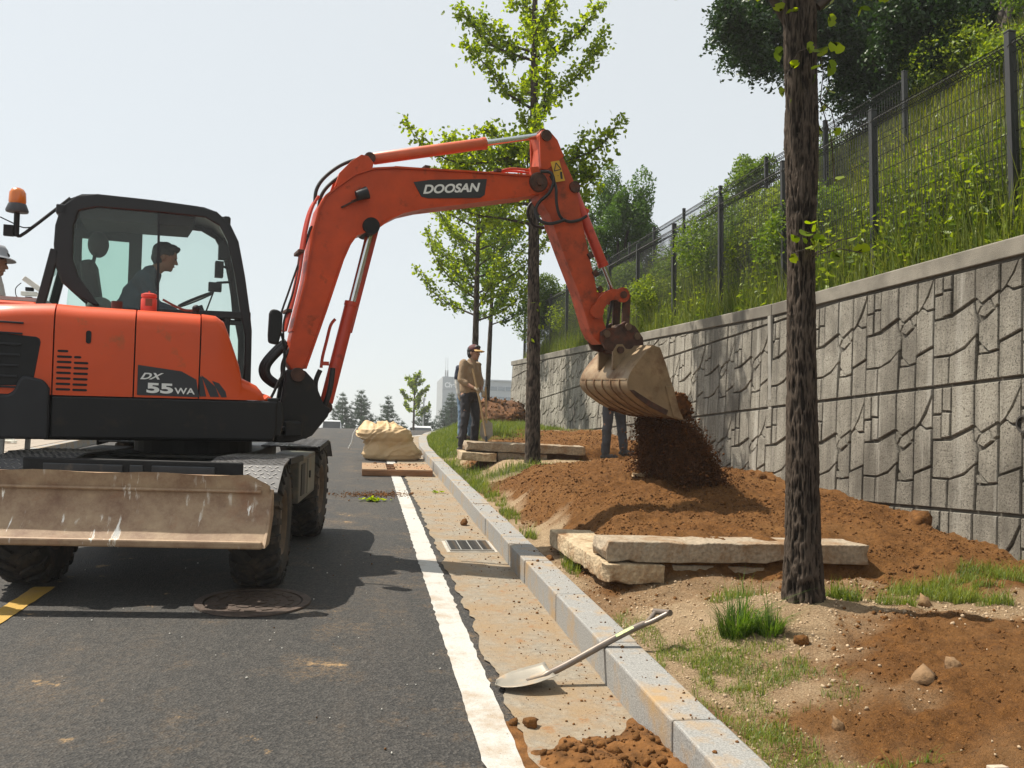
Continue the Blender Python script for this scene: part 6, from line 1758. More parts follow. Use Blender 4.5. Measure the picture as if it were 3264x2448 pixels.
# ---- pallet
PAL = empty('wooden_pallet', (0.63, 14.82, rz_(14.82)), label='worn wooden pallet with plywood deck lying across the white line', cat='pallet')
PAL.rotation_euler = (TL, 0, 0)
WOOD = mat('pallet_wood', (0.24, 0.115, 0.05), 0.8, var=0.25, scale=5, bump=0.2, bscale=60, stretch=(1, 9, 9))
PLY = mat('plywood_dirty', (0.28, 0.185, 0.105), 0.85, var=0.2, scale=4, bump=0.15, bscale=50, dirt=((0.30, 0.14, 0.06), 0.45, 4))
MB().box((0, -0.575, 0.056), (1.14, 0.03, 0.088)).build('front_board', WOOD, PAL, bev=0.003)
MB().box((0, 0.575, 0.056), (1.14, 0.03, 0.088)).build('back_board', WOOD, PAL, bev=0.003)
for y_ in (-0.35, -0.05, 0.25):
    MB().box((0, y_, 0.056), (1.12, 0.05, 0.085)).build('stringer', WOOD, PAL, bev=0.003)
for x_ in (-0.555, 0.555):
    MB().box((x_, 0, 0.056), (0.03, 1.11, 0.085)).build('side_board', WOOD, PAL, bev=0.003)
MB().box((-0.37, 0, 0.108), (0.40, 1.15, 0.014)).build('deck_sheet', PLY, PAL, bev=0.003)
MB().box((0.27, 0, 0.108), (0.60, 1.15, 0.014)).build('deck_sheet', PLY, PAL, bev=0.003)
for y_ in (-0.45, 0.45):
    MB().box((0, y_, 0.006), (1.14, 0.09, 0.012)).build('base_board', WOOD, PAL)
n = 110
clods('pallet_dirt', np.stack([RNG.uniform(0.1, 1.18, n), RNG.uniform(14.3, 15.35, n), np.zeros(n)], -1) * np.array([1, 1, 0]) + np.stack([np.zeros(n), np.zeros(n), np.zeros(n)], -1) if False else (lambda X, Y: np.stack([X, Y, zr(Y) + 0.118], -1))(RNG.uniform(0.1, 1.18, n), RNG.uniform(14.3, 15.35, n)), np.clip(RNG.lognormal(math.log(0.007), 0.5, n), 0.003, 0.03), 'soil crumbs lying on the pallet')
# soil streak on asphalt
n = 900
Xs = RNG.normal(0.25, 0.35, n); Ys = RNG.normal(11.9, 0.16, n)
clods('road_soil_streak', np.stack([Xs, Ys, zr(Ys) + 0.006], -1), np.clip(RNG.lognormal(math.log(0.007), 0.5, n), 0.003, 0.03), 'streak of soil crumbs across the white line', flat=0.4)

# ---- rope on the far pavement
RP = mat('rope_white', (0.72, 0.70, 0.62), 0.8, var=0.1)
rr_ = random.Random(9)
pts = [Vector((-6.75 + rr_.uniform(-0.45, 0.45), 18.0 + rr_.uniform(-0.3, 0.3), rz_(18.0) + 0.14 + rr_.uniform(0, 0.05))) for _ in range(22)]
pts = [Vector((p.x, p.y, rz_(p.y) + 0.145 + 0.04 * rr_.random())) for p in pts]
o = MB().tube(spline(pts, 6), 0.011, 6).build('rope', RP, sm=60)
tag(o, 'tangle of white rope on the pavement across the road', 'rope')
# painted block, bottom right corner
o = MB().box((0, 0, 0), (0.075, 0.03, 0.07)).build('wood_block', mat('block_paint', (0.50, 0.42, 0.33), 0.8, var=0.2, scale=20, dirt=((0.25, 0.10, 0.05), 0.5, 14)), bev=0.004)
o.location = (2.07, 2.58, float(bed_z(2.07, 2.58)) + 0.035); o.rotation_euler = (0, 0.1, 0.25)
tag(o, 'small rusty pale block poking from soil, bottom right corner', 'block')

# ---- far side: cars, lamp post, building
def car(name, label, loc, rz, col, h=1.74, L_=4.4, W_=1.76, suv=True):
    c = empty(name, loc, rz, label, 'car')
    paintm = mat(name + '_paint', col, 0.25, var=0.03, coat=0.6)
    gl = mat('car_glass', (0.015, 0.018, 0.020), 0.06, var=0.05, spec=0.8)
    hl = L_ / 2
    bodyp = [(-hl, 0.35), (-hl + 0.03, 0.95), (hl - 1.25, 0.98), (hl - 0.1, 0.84), (hl, 0.45), (hl - 0.1, 0.28), (-hl + 0.15, 0.28)]
    rear = -hl + (0.12 if suv else 0.55)
    greenp = [(-hl + 0.06, 0.94), (rear + 0.18, h - 0.05), (rear + 0.35, h), (0.55, h - 0.02), (hl - 1.30, 0.96)]
    MB().prism([(y, z) for y, z in bodyp], -W_ / 2, W_ / 2, 'u').build('body', paintm, c, bev=0.07, seg=3)
    vs, fs = [], []
    n = len(greenp)
    for sx_ in (-1, 1):
        for (y, z) in greenp:
            ins = 0.02 + 0.16 * max(0, (z - 0.95) / (h - 0.95))
            vs.append((sx_ * (W_ / 2 - ins), y, z))
    fs = [tuple(range(n)), tuple(range(2 * n - 1, n - 1, -1))] + [(i, n + i, n + (i + 1) % n, (i + 1) % n) for i in range(n)]
    MB().add(vs, fs).build('cabin', paintm, c, bev=0.05, seg=3)
    zc = (0.95 + h) / 2
    yb = (greenp[0][0] + greenp[1][0]) / 2 - 0.012
    sl = math.atan2(greenp[1][0] - greenp[0][0], greenp[1][1] - greenp[0][1])
    MB().box((0, yb - 0.01, zc - 0.01), (W_ - 0.36, 0.03, (h - 0.95) * 0.80), Matrix.Rotation(-sl, 3, 'X')).build('rear_window', gl, c, bev=0.03)
    for sx_ in (-1, 1):
        MB().box((sx_ * (W_ / 2 - 0.085), -0.3, zc), (0.05, L_ * 0.45, (h - 0.95) * 0.62), Matrix.Rotation(-sx_ * 0.20, 3, 'Y')).build('side_window', gl, c, bev=0.02)
        MB().box((sx_ * (W_ / 2 - 0.13), -hl + 0.0, 0.86), (0.20, 0.06, 0.20)).build('tail_light', mat('tail_red', (0.35, 0.015, 0.015), 0.3), c, bev=0.03)
        MB().box((sx_ * (W_ / 2 + 0.10), hl - 1.35, 1.06), (0.20, 0.10, 0.14)).build('door_mirror', mat('mirror_black', (0.02, 0.02, 0.02), 0.4), c, bev=0.03)
        for y_ in (-hl + 0.85, hl - 0.85):
            w2 = MB().lathe([(0.0, -0.1), (0.20, -0.1), (0.33, -0.09), (0.34, 0.0), (0.33, 0.09), (0.20, 0.1), (0.0, 0.1)], (sx_ * (W_ / 2 - 0.12), y_, 0.34), (1, 0, 0), 24).build('wheel', mat('car_tyre', (0.02, 0.02, 0.02), 0.8), c, sm=40)
            MB().lathe([(0.0, sx_ * 0.105), (0.19, sx_ * 0.104)], (sx_ * (W_ / 2 - 0.12), y_, 0.34), (1, 0, 0), 16).build('hub', mat('hub', (0.4, 0.4, 0.4), 0.3, 0.8), w2)
    return c
zf = rz_(73)
car('parked_car', 'white estate SUV seen from behind beyond the road crest', (-2.30, 75.2, zf), 0.0, (0.75, 0.76, 0.77), h=1.86)
car('parked_car', 'white saloon with only its roof showing over the crest', (4.95, 72.4, zf), 0.05, (0.75, 0.75, 0.74), h=1.50, suv=False)
lpst = empty('lamp_post', (5.45, 76, zf), 0, 'slim grey lamp post among far pines', 'lamp post')
MB().tube([(0, 0, 0), (0, 0, 0.9), (0, 0, 3.9)], [0.11, 0.075, 0.06], 12).build('pole', mat('pole_grey', (0.30, 0.31, 0.31), 0.6), lpst, sm=40)
MB().lathe([(0.0, 3.9), (0.12, 3.9), (0.15, 4.05), (0.12, 4.2), (0.0, 4.25)], (0, 0, 0), (0, 0, 1), 16).build('lantern', mat('lantern', (0.55, 0.56, 0.56), 0.4), lpst, sm=40)

BY = 160.0
BLD = empty('office_building', (24.0, BY, 2.4), 0, 'pale grey office building with white lettering far down the road', 'building')
bm_ = mat('facade_panel', (0.40, 0.43, 0.46), 0.55, var=0.06, scale=0.3)
bx0, bx1, bt = 0.0928 * BY - 24.0, 0.1380 * BY - 24.0, 0.0968 * BY + 1.5 - 2.4
MB().box(((bx0 + bx1) / 2, 6, bt / 2), (bx1 - bx0, 12, bt)).build('main_block', mat('facade_core', (0.30, 0.32, 0.34), 0.7, var=0.05), BLD)
for i in range(4):
    for j in range(6):
        w_ = (bx1 - bx0) / 4; h_ = bt / 6
        MB().box((bx0 + w_ * (i + 0.5), -0.06, h_ * (j + 0.5)), (w_ - 0.06, 0.12, h_ - 0.06)).build('facade_panel', bm_, BLD)
bx2 = 0.215 * BY - 24.0
wing_t = 0.0958 * BY + 1.5 - 2.4
wing = MB().box(((bx1 + bx2) / 2 + 0.02, 7, wing_t / 2), (bx2 - bx1, 12, wing_t)).build('wing', mat('wing_facade', (0.36, 0.39, 0.42), 0.6, var=0.05), BLD)
for j in range(7):
    zz_ = wing_t - 1.7 - 1.9 * j
    MB().box(((bx1 + bx2) / 2, 0.94, zz_), (bx2 - bx1 - 0.4, 0.08, 0.75)).build('window_band', mat('far_glass', (0.16, 0.20, 0.24), 0.15, var=0.1, scale=0.4, spec=0.8), BLD)
    for q in range(9):
        MB().box((bx1 + 0.4 + (bx2 - bx1 - 0.8) * q / 8, 0.90, zz_), (0.08, 0.06, 0.75)).build('mullion', bm_, BLD)
MB().box(((bx1 + bx2) / 2, 0.9, wing_t - 0.2), (bx2 - bx1, 0.3, 0.18)).build('cornice', bm_, BLD)
for xx_ in (0.0966, 0.0990):
    MB().tube([(xx_ * BY - 24, 1, bt), (xx_ * BY - 24, 1, bt + 1.3), (xx_ * BY - 24 - 0.02, 1, bt + 1.35), (xx_ * BY - 24 - 0.02, 1, bt + 3.7)], [0.16, 0.11, 0.035, 0.025], 8).build('antenna_mast', mat('mast_grey', (0.34, 0.35, 0.36), 0.6), BLD)
me = text_mesh('Chei', 1.0, 0.04, 0, 0.02)
fit_text(me, (0.0951 * BY - 24, 0.0840 * BY + 1.5 - 2.4), (0.1088 * BY - 24, 0.0902 * BY + 1.5 - 2.4), lambda x, y, z: np.stack([x, np.full_like(x, -0.16) - z, y], -1))
link('lettering', me, BLD, mat('sign_white', (0.80, 0.82, 0.85), 0.5, var=0.02))

# ============================================================ FENCE
FEN = mat('fence_post', (0.026, 0.027, 0.029), 0.55, var=0.15)
WIRE = mat('fence_wire', (0.020, 0.021, 0.021), 0.6, var=0.1)
def fence(name, label, X, ys, topz, h, pitch=0.05, w=0.075):
    f0 = empty(name, (X, ys[0], float(topz(ys[0])) - h), 0, label, 'fence')
    inv = Matrix.Translation((-X, -ys[0], -(float(topz(ys[0])) - h)))
    for y in ys:
        zt = float(topz(y)); zb = min(float(hill_z(X, y)) - 0.3, zt - 0.8)
        MB().box((X, y, (zt + zb) / 2), (w, w * 0.8, zt - zb)).box((X, y, zt + 0.01), (w * 1.06, w * 0.86, 0.02)).build('post', FEN, f0, local=inv, bev=0.006)
    for a, b_ in zip(ys[:-1], ys[1:]):
        mb = MB()
        a2, b2 = a + w * 0.4, b_ - w * 0.4
        za, zb = float(topz(a)) - 0.07, float(topz(b_)) - 0.07
        zl = lambda y: za + (zb - za) * (y - a) / (b_ - a)
        r_ = 0.0042
        n = int((b2 - a2) / pitch)
        for i in range(n + 1):
            y = a2 + (b2 - a2) * i / n
            z1 = zl(y); z0 = z1 - h + 0.15
            # upright wire with the rolled top and bottom of a welded roll-top panel
            mb.tube([(X, y, z0), (X, y, z1 - 0.11), (X - 0.045, y + 0.012, z1 - 0.055), (X, y + 0.022, z1), (X + 0.045, y + 0.012, z1 - 0.055), (X, y, z1 - 0.11)], r_, 3, caps=False)
        for k_ in range(10):
            dz = 0.11 + k_ * (h - 0.28) / 9
            mb.tube([(X + 0.004, a2, zl(a2) - dz), (X + 0.004, b2, zl(b2) - dz)], r_, 3, caps=False)
        for (dx, dz) in ((-0.045, 0.055), (0, 0.0), (0.045, 0.055)):
            mb.tube([(X + dx, a2, zl(a2) - dz), (X + dx, b2, zl(b2) - dz)], r_ * 1.2, 3, caps=False)
        tag(mb.build('mesh_panel', WIRE, f0, local=inv), kind='stuff')
    return f0
fence('mesh_fence', 'dark grey roll top mesh fence along the top of the wall', 5.33, [4.25 + 2.0 * i for i in range(13)], lambda y: 5.22 + 0.0625 * (y - 6.25), 1.82)
fence('mesh_fence', 'second mesh fence higher up the bank against the sky', 7.0, [10.1 + 2.0 * i for i in range(9)], lambda y: 7.12 + 0.055 * (y - 16.1), 1.75, 0.06, 0.065)

# ============================================================ PLANTS
def fan_leaf():
    v_ = [(0, 0, 0), (0.0, 0.38, -0.03)]
    rr = (0.70, 0.88, 0.94, 1.0, 0.80, 1.0, 0.95, 0.88, 0.70)
    for i, a in enumerate((-78, -58, -36, -14, 0, 14, 36, 58, 78)):
        v_.append((rr[i] * math.sin(math.radians(a)), rr[i] * math.cos(math.radians(a)), 0.16 * abs(math.sin(math.radians(a))) + (0.03 if i % 2 else -0.02)))
    return np.array(v_), np.array([(0, 1, 2)] + [(1, i + 1, i) if False else (1, i, i + 1) for i in range(2, 10)] + [(0, 1, 10)])
FV, FF = fan_leaf()
LV = np.array([(0, 0, 0), (0.26, 0.45, 0.06), (0, 1, -0.05), (-0.26, 0.45, 0.06)]); LF = np.array([(0, 1, 2), (0, 2, 3)])
GV = np.array([(-0.5, 0, 0), (0.5, 0, 0), (-0.38, 0, 0.5), (0.38, 0, 0.5), (0, 0, 1)], float); GF = np.array([(0, 1, 3), (0, 3, 2), (2, 3, 4)])
BARK = None
mt, nt, b = _nt('ginkgo_bark')
N, L = nt.nodes, nt.links
tc = N.new('ShaderNodeTexCoord'); V_ = tc.outputs['Object']
mp = N.new('ShaderNodeMapping'); mp.inputs['Scale'].default_value = (1, 1, 0.22); L.new(V_, mp.inputs[0])
n1 = _noise(34, 8, 0.7, mp.outputs[0])
ra = N.new('ShaderNodeAttribute'); ra.attribute_name = 'ridge'
rid = _ramp(ra.outputs['Fac'], 0.30, (0.009, 0.006, 0.004), 0.78, (0.13, 0.098, 0.075))
L.new(_mix(0.38, rid, _ramp(n1, 0.38, (0.006, 0.004, 0.003), 0.64, (0.115, 0.09, 0.07))), b.inputs['Base Color'])
b.inputs['Roughness'].default_value = 0.95; b.inputs['Specular IOR Level'].default_value = 0.2
bp = N.new('ShaderNodeBump'); bp.inputs['Strength'].default_value = 1.0; bp.inputs['Distance'].default_value = 0.03
L.new(n1, bp.inputs['Height']); L.new(bp.outputs[0], b.inputs['Normal'])
BARK = mt
BARK2 = mat('limb_bark', (0.055, 0.042, 0.034), 0.95, var=0.35, scale=14, bump=0.5, bscale=50)

def bark_trunk(pts, rads, seed=0, nseg=72, step=0.03, ridge=0.10):
    """trunk with deep vertical furrows"""
    pts = np.array(pts, float); rads = np.array(rads, float)
    d = np.concatenate([[0], np.cumsum(np.linalg.norm(np.diff(pts, axis=0), axis=1))])
    n = max(4, int(d[-1] / step))
    s_ = np.linspace(0, d[-1], n)
    C_ = np.stack([np.interp(s_, d, pts[:, k_]) for k_ in range(3)], -1)
    r_ = np.interp(s_, d, rads)
    th = np.linspace(0, 2 * np.pi, nseg, endpoint=False)
    TH, SS = np.meshgrid(th, s_)
    cx, cy = np.cos(TH), np.sin(TH)
    wob = 0.25 * fbm(cx * 2, cy * 2, SS * 3, 2, seed + 3)
    f1 = 1 - np.abs(fbm(cx * 6.8 + wob, cy * 6.8 + wob, SS * 10.5, 4, seed)) * 1.9
    f2 = fbm(cx * 1.1, cy * 1.1, SS * 1.4, 2, seed + 9)
    Rr = r_[:, None] * (1 + ridge * (f1 - 0.4) + 0.035 * f2)
    V1 = C_[:, None, :] + np.stack([Rr * cx, Rr * cy, np.zeros_like(Rr)], -1)
    i = np.arange((n - 1) * nseg); r0, c0 = i // nseg, i % nseg
    F1 = np.stack([r0 * nseg + c0, r0 * nseg + (c0 + 1) % nseg, (r0 + 1) * nseg + (c0 + 1) % nseg, (r0 + 1) * nseg + c0], -1)
    me_ = raw_mesh('trunk', V1.reshape(-1, 3), F1, True)
    at_ = me_.attributes.new('ridge', 'FLOAT', 'POINT'); at_.data.foreach_set('value', np.clip(0.5 + 0.55 * (f1 - 0.35), 0, 1).ravel().astype(np.float32))
    return me_

def leaves_on(limbs, rng, tw_step=0.09, tw_len=(0.10, 0.32), per=9, start=0.18, spread=0.055, up_=0.35, density=1.0):
    P = []
    for ln in limbs:
        ln = [Vector(p) for p in ln]
        d = [0]
        for i in range(len(ln) - 1): d.append(d[-1] + (ln[i + 1] - ln[i]).length)
        tot = d[-1]
        t = tot * start
        while t < tot:
            j = 0
            while j < len(d) - 2 and d[j + 1] < t: j += 1
            p = ln[j].lerp(ln[j + 1], (t - d[j]) / max(1e-6, d[j + 1] - d[j]))
            dr = (ln[j + 1] - ln[j]).normalized()
            for _ in range(2):
                v_ = Vector(rng.normal(0, 1, 3)); v_ = (v_ - dr * v_.dot(dr) * 0.6).normalized()
                v_ = (v_ + dr * 0.5 + Vector((0, 0, up_))).normalized()
                l_ = rng.uniform(*tw_len) * (1.0 if t < tot * 0.85 else 0.6)
                m_ = max(2, int(per * l_ / 0.2 * density))
                for k_ in range(m_):
                    P.append(p + v_ * (l_ * (k_ + rng.random()) / m_) + Vector(rng.normal(0, spread, 3)))
            t += tw_step * rng.uniform(0.6, 1.4)
    return np.array([tuple(p) for p in P])

def leaf_mesh(name, P, size, rng, tv=FV, tf=FF, tilt=2.2, var=0.3):
    n = len(P)
    V1, F1 = scatter(tv, tf, P, rand_rot(n, tilt, rng), size * rng.uniform(1 - var, 1 + var, n))
    return raw_mesh(name, V1, F1)

GK = leafmat('ginkgo_leaf', (0.075, 0.145, 0.008), (0.29, 0.38, 0.022), 0.58)
GKD = leafmat('ginkgo_leaf_deep', (0.045, 0.105, 0.012), (0.15, 0.25, 0.025), 0.45)
DARKL = leafmat('locust_leaf', (0.007, 0.024, 0.004), (0.030, 0.072, 0.010), 0.25)
MIDD = leafmat('tree_leaf', (0.026, 0.075, 0.010), (0.10, 0.19, 0.024), 0.40)
MIDL = leafmat('shrub_leaf', (0.045, 0.10, 0.012), (0.16, 0.24, 0.03), 0.45)
LITE = leafmat('bank_leaf', (0.065, 0.125, 0.010), (0.24, 0.31, 0.038), 0.48)

def limb_mesh(par, limbs, r0=0.03, name='branch', mt=BARK2, n=6, off=Vector((0, 0, 0))):
    for ln in limbs:
        k_ = len(ln)
        sp_l = spline([Vector(p) - off for p in ln], 4)
        m_ = len(sp_l)
        MB().tube(sp_l, [r0 * (1 - 0.85 * i / (m_ - 1)) for i in range(m_)], n).build(name, mt, par, sm=60)

def ginkgo(label, base, h, r, seed, leafs=0.055, nl=16, crown0=0.35, spread=1.3, mt=GK, per=9, lean=0.0, group='street trees'):
    rng = np.random.default_rng(seed)
    bz = Vector(base)
    t = empty('ginkgo_tree', base, 0, label, 'tree', group)
    pts = [(0, 0, -0.15), (0, 0, 0.1), (lean * 0.3, 0, h * 0.3), (lean * 0.7, 0.02, h * 0.65), (lean, 0, h)]
    link('trunk', bark_trunk(pts, [r * 1.2, r * 1.05, r * 0.9, r * 0.6, r * 0.12], seed, 28, 0.08, 0.08), t, BARK)
    limbs = []
    for i in range(nl):
        f = crown0 + (0.97 - crown0) * (i + 0.5) / nl
        az = i * 2.4 + rng.uniform(-0.4, 0.4)
        ln = spread * (1 - 0.72 * ((f - crown0) / (1 - crown0))) * rng.uniform(0.75, 1.15)
        p0 = Vector((lean * f, 0, h * f)); d = Vector((math.cos(az), math.sin(az), 0))
        limbs.append([p0, p0 + d * ln * 0.4 + Vector((0, 0, ln * 0.18)), p0 + d * ln * 0.75 + Vector((0, 0, ln * 0.42)), p0 + d * ln + Vector((0, 0, ln * 0.78))])
    limb_mesh(t, limbs, r * 0.30)
    P = leaves_on(limbs + [[Vector((lean * 0.8, 0, h * 0.8)), Vector((lean, 0, h))]], rng, per=per)
    link('crown', leaf_mesh('crown', P, leafs, rng), t, mt)
    return t

# near tree: thick furrowed trunk, fork near the top of the picture
NT = Vector((2.548, 4.70, float(bed_z(2.548, 4.7))))
near = empty('ginkgo_tree', NT, 0, 'thick dark furrowed trunk standing nearest beside the long slab', 'tree', 'street trees')
z0 = NT.z
link('trunk', bark_trunk([(0.0, 0, -0.2), (0, 0, 0.03), (0.0, 0, 0.35), (0.0, 0, 1.2), (0.005, 0, 2.05), (0.012, 0, 2.45), (0.012, 0, 2.75), (0.02, 0, 3.1), (0.035, 0, 3.6), (0.10, 0, 5.0), (0.12, 0.02, 6.9)], [0.132, 0.116, 0.096, 0.082, 0.075, 0.088, 0.097, 0.086, 0.076, 0.055, 0.015], 3, 140, 0.011, 0.12), near, BARK)
nl_ = []
rng = np.random.default_rng(5)
for (dx, dy, l_, z_) in ((-0.05, -0.055, 3.9, 2.45), (0.03, 0.0, 3.6, 3.0)):
    nl_.append([Vector((dx * 0.6, dy * 0.5, z_)), Vector((dx * 1.25, dy, z_ + 0.55)), Vector((dx * 2.2, dy * 1.2, z_ + 1.8)), Vector((dx * 4, dy * 2, z_ + l_))])
link('stem', bark_trunk([tuple(p) for p in nl_[0]], [0.035, 0.050, 0.042, 0.015], 8, 40, 0.03, 0.12), near, BARK)
lm = []
for i in range(26):
    st = nl_[i % 2]; f = 0.36 + 0.60 * (i / 26)
    a = st[1].lerp(st[3], f); az = i * 2.4
    ln = 1.75 * (1.1 - 0.6 * f)
    d = Vector((math.cos(az), math.sin(az), 0))
    lm.append([a, a + d * ln * 0.45 + Vector((0, 0, ln * 0.12)), a + d * ln * 0.8 + Vector((0, 0, ln * 0.34)), a + d * ln + Vector((0, 0, ln * 0.6))])
# limb hanging to the left at the top edge, low limb to the right
lm.append([Vector((-0.07, 0, 3.45)), Vector((-0.45, -0.15, 3.78)), Vector((-0.80, -0.3, 3.62)), Vector((-0.98, -0.42, 3.44)), Vector((-1.08, -0.46, 3.30))])
lm.append([Vector((0.10, -0.05, 3.55)), Vector((0.35, -0.15, 3.75)), Vector((0.6, -0.25, 3.80)), Vector((0.9, -0.3, 3.9))])
limb_mesh(near, lm, 0.03)
P = leaves_on(lm, rng, per=7, tw_step=0.10)
link('crown', leaf_mesh('crown', P, 0.062, rng), near, GK)
# epicormic sprouts
def sprout(par, c, n, rad, size, seed, mt=GK):
    rg = np.random.default_rng(seed)
    Pp = np.array(c)[None] + rg.normal(0, 1, (n, 3)) * np.array(rad)[None]
    tag(link('sprout', leaf_mesh('sprout', Pp, size, rg), par, mt), kind='stuff')
    mb = MB()
    for q in range(5):
        e = Pp[q]
        mb.tube([(c[0] * 0.8, c[1] * 0.6, c[2] - 0.05), tuple((np.array(c) + e) / 2), tuple(e)], 0.0035, 5)
    mb.build('sprout_twigs', BARK2, par)
sprout(near, (0.015, -0.18, 2.78 - z0), 20, (0.085, 0.05, 0.075), 0.052, 3)
sprout(near, (-0.10, -0.10, 3.95 - z0), 9, (0.08, 0.05, 0.16), 0.055, 4)
sprout(near, (0.14, -0.08, 3.75 - z0), 14, (0.10, 0.06, 0.20), 0.055, 6)

# second tree: traced limbs, the boom passes in front of it
b2 = Vector((2.555, 12.70, float(bed_z(2.555, 12.7))))
t2 = empty('ginkgo_tree', b2, 0, 'slim ginkgo behind the excavator boom with sparse bright green limbs', 'tree', 'street trees')
tp = [(2.555, 12.7, b2.z - 0.15), (2.55, 12.7, b2.z + 0.12), (2.535, 12.7, 3.0), (2.505, 12.7, 5.0)] + [(x, 12.7, z) for x, z in T2_TRUNK[0][1:]] + [(2.45, 12.7, 9.4)]
link('trunk', bark_trunk([tuple(Vector(p) - b2) for p in tp], [0.135, 0.115, 0.098, 0.080, 0.066, 0.056, 0.046, 0.040, 0.012], 14, 44, 0.035, 0.11), t2, BARK)
rng = np.random.default_rng(21)
lims = []
for i, ln in enumerate(T2_LIMBS):
    k_ = rng.uniform(-0.45, 0.45)
    tot = abs(ln[-1][0] - ln[0][0]) + 0.3
    lims.append([Vector((x, 12.7 + k_ * abs(x - ln[0][0]) / tot * 1.0, z)) - b2 for x, z in ln])
for i in range(7):
    z_ = 5.2 + i * 0.5; sy = -1 if i % 2 else 1
    a = Vector((2.5, 12.7, z_)) - b2
    lims.append([a, a + Vector((rng.uniform(-.2, .2), sy * 0.45, 0.2)), a + Vector((rng.uniform(-.3, .3), sy * 0.95, 0.75))])
limb_mesh(t2, lims, 0.024)
P = leaves_on(lims, rng, per=10, tw_step=0.052, tw_len=(0.08, 0.30), start=0.10, spread=0.05)
link('crown', leaf_mesh('crown', P, 0.047, rng), t2, GK)
sprout(t2, (0.02, -0.1, 3.6 - b2.z), 10, (0.12, 0.06, 0.18), 0.05, 9)

zb3 = float(bed_z(2.69, 20.7))
ginkgo('slim ginkgo behind the man with the rake, left of two thin trunks', (2.69, 20.7, zb3), 7.1, 0.085, 31, 0.055, 32, 0.36, 1.9, GK, 10)
zb4 = float(bed_z(3.62, 25.0))
ginkgo('thin leaning ginkgo trunk just right of the one behind the man', (3.62, 25.0, zb4), 6.6, 0.075, 41, 0.06, 22, 0.42, 1.45, GKD, 9, lean=0.15)
zf = float(zr(70))
ginkgo('small far ginkgo beyond the crest beside the lamp post', (4.25, 70, zf), 5.6, 0.10, 51, 0.15, 11, 0.36, 1.6, GK, 5, group='far trees')
ginkgo('far ginkgo glimpsed behind the foot of the excavator boom', (-5.0, 70, zf), 4.7, 0.10, 57, 0.15, 11, 0.36, 1.9, GK, 5, group='far trees')

# pines beyond the crest
NV, NF = [], []
for i in range(9):
    a = i * 2.4; e = 0.3 + 0.9 * ((i * 0.37) % 1)
    d = Vector((math.cos(a) * math.cos(e), math.sin(a) * math.cos(e), math.sin(e)))
    s_ = d.orthogonal().normalized() * 0.07
    k_ = len(NV); NV += [tuple(-s_), tuple(s_), tuple(d)]; NF.append((k_, k_ + 1, k_ + 2))
NV, NF = np.array(NV), np.array(NF)
PINE = leafmat('pine_needles', (0.014, 0.040, 0.020), (0.050, 0.095, 0.045), 0.2, 0.6)
def pine(label, x, y, h, seed, wide=0.36):
    rng = np.random.default_rng(seed)
    zb = float(zr(y)) - 0.1
    t = empty('pine_tree', (x, y, zb), 0, label, 'tree', 'far trees')
    MB().tube([(0, 0, 0), (0.03, 0, h * 0.5), (0, 0, h)], [0.09, 0.06, 0.012], 8).build('trunk', BARK2, t, sm=60)
    P, br = [], MB()
    nwh = int(h / 0.42)
    for i in range(nwh):
        f = (i + 0.6) / nwh
        z_ = h * (0.08 + 0.9 * f)
        ln = h * wide * (1.06 - f) ** 0.85
        nb = 6 if f < 0.8 else 4
        for j in range(nb):
            az = 2 * math.pi * j / nb + i * 0.9 + rng.uniform(-0.25, 0.25)
            l_ = ln * rng.uniform(0.7, 1.15)
            d = Vector((math.cos(az), math.sin(az), 0))
            a = Vector((0, 0, z_)); e = a + d * l_ + Vector((0, 0, l_ * 0.22))
            mid = a + d * l_ * 0.55 - Vector((0, 0, l_ * 0.03))
            br.tube([a, mid, e], [0.022, 0.015, 0.006], 4)
            for k_ in range(max(4, int(l_ / 0.040))):
                s_ = 0.25 + 0.75 * rng.random()
                p = a.lerp(mid, s_ * 2) if s_ < 0.5 else mid.lerp(e, s_ * 2 - 1)
                P.append(p + Vector(rng.normal(0, 0.07 + 0.05 * (1 - f), 3)))
    P.append(Vector((0, 0, h)))
    tag(br.build('branches', BARK2, t), kind='stuff')
    P = np.array([tuple(p) for p in P])
    V1, F1 = scatter(NV, NF, P, rand_rot(len(P), 0.7, rng), 0.23 * rng.uniform(0.7, 1.25, len(P)))
    link('crown', raw_mesh('crown', V1, F1), t, PINE)
pine('dark pine behind the white SUV, leftmost of the row', -1.62, 80, 4.75, 1)
pine('tallest pine of the far row, second behind the bulk bag', 0.05, 80.5, 5.05, 2, 0.40)
pine('narrow pine of the far row above the middle of bulk bag', 2.45, 79.5, 4.55, 3, 0.34)
pine('low pine behind the lamp post', 5.9, 81, 3.8, 4, 0.42)
pine('broad pine in front of the grey building, left of the men', 8.5, 82, 5.2, 5, 0.44)
pine('dense pine half hidden behind the standing man', 9.6, 84, 4.9, 6, 0.44)
pine('short pine showing right of the man before the building', 12.2, 84, 4.6, 7, 0.36)
pine('low bushy pine between bag and lamp post', 3.95, 83, 2.4, 8, 0.6)

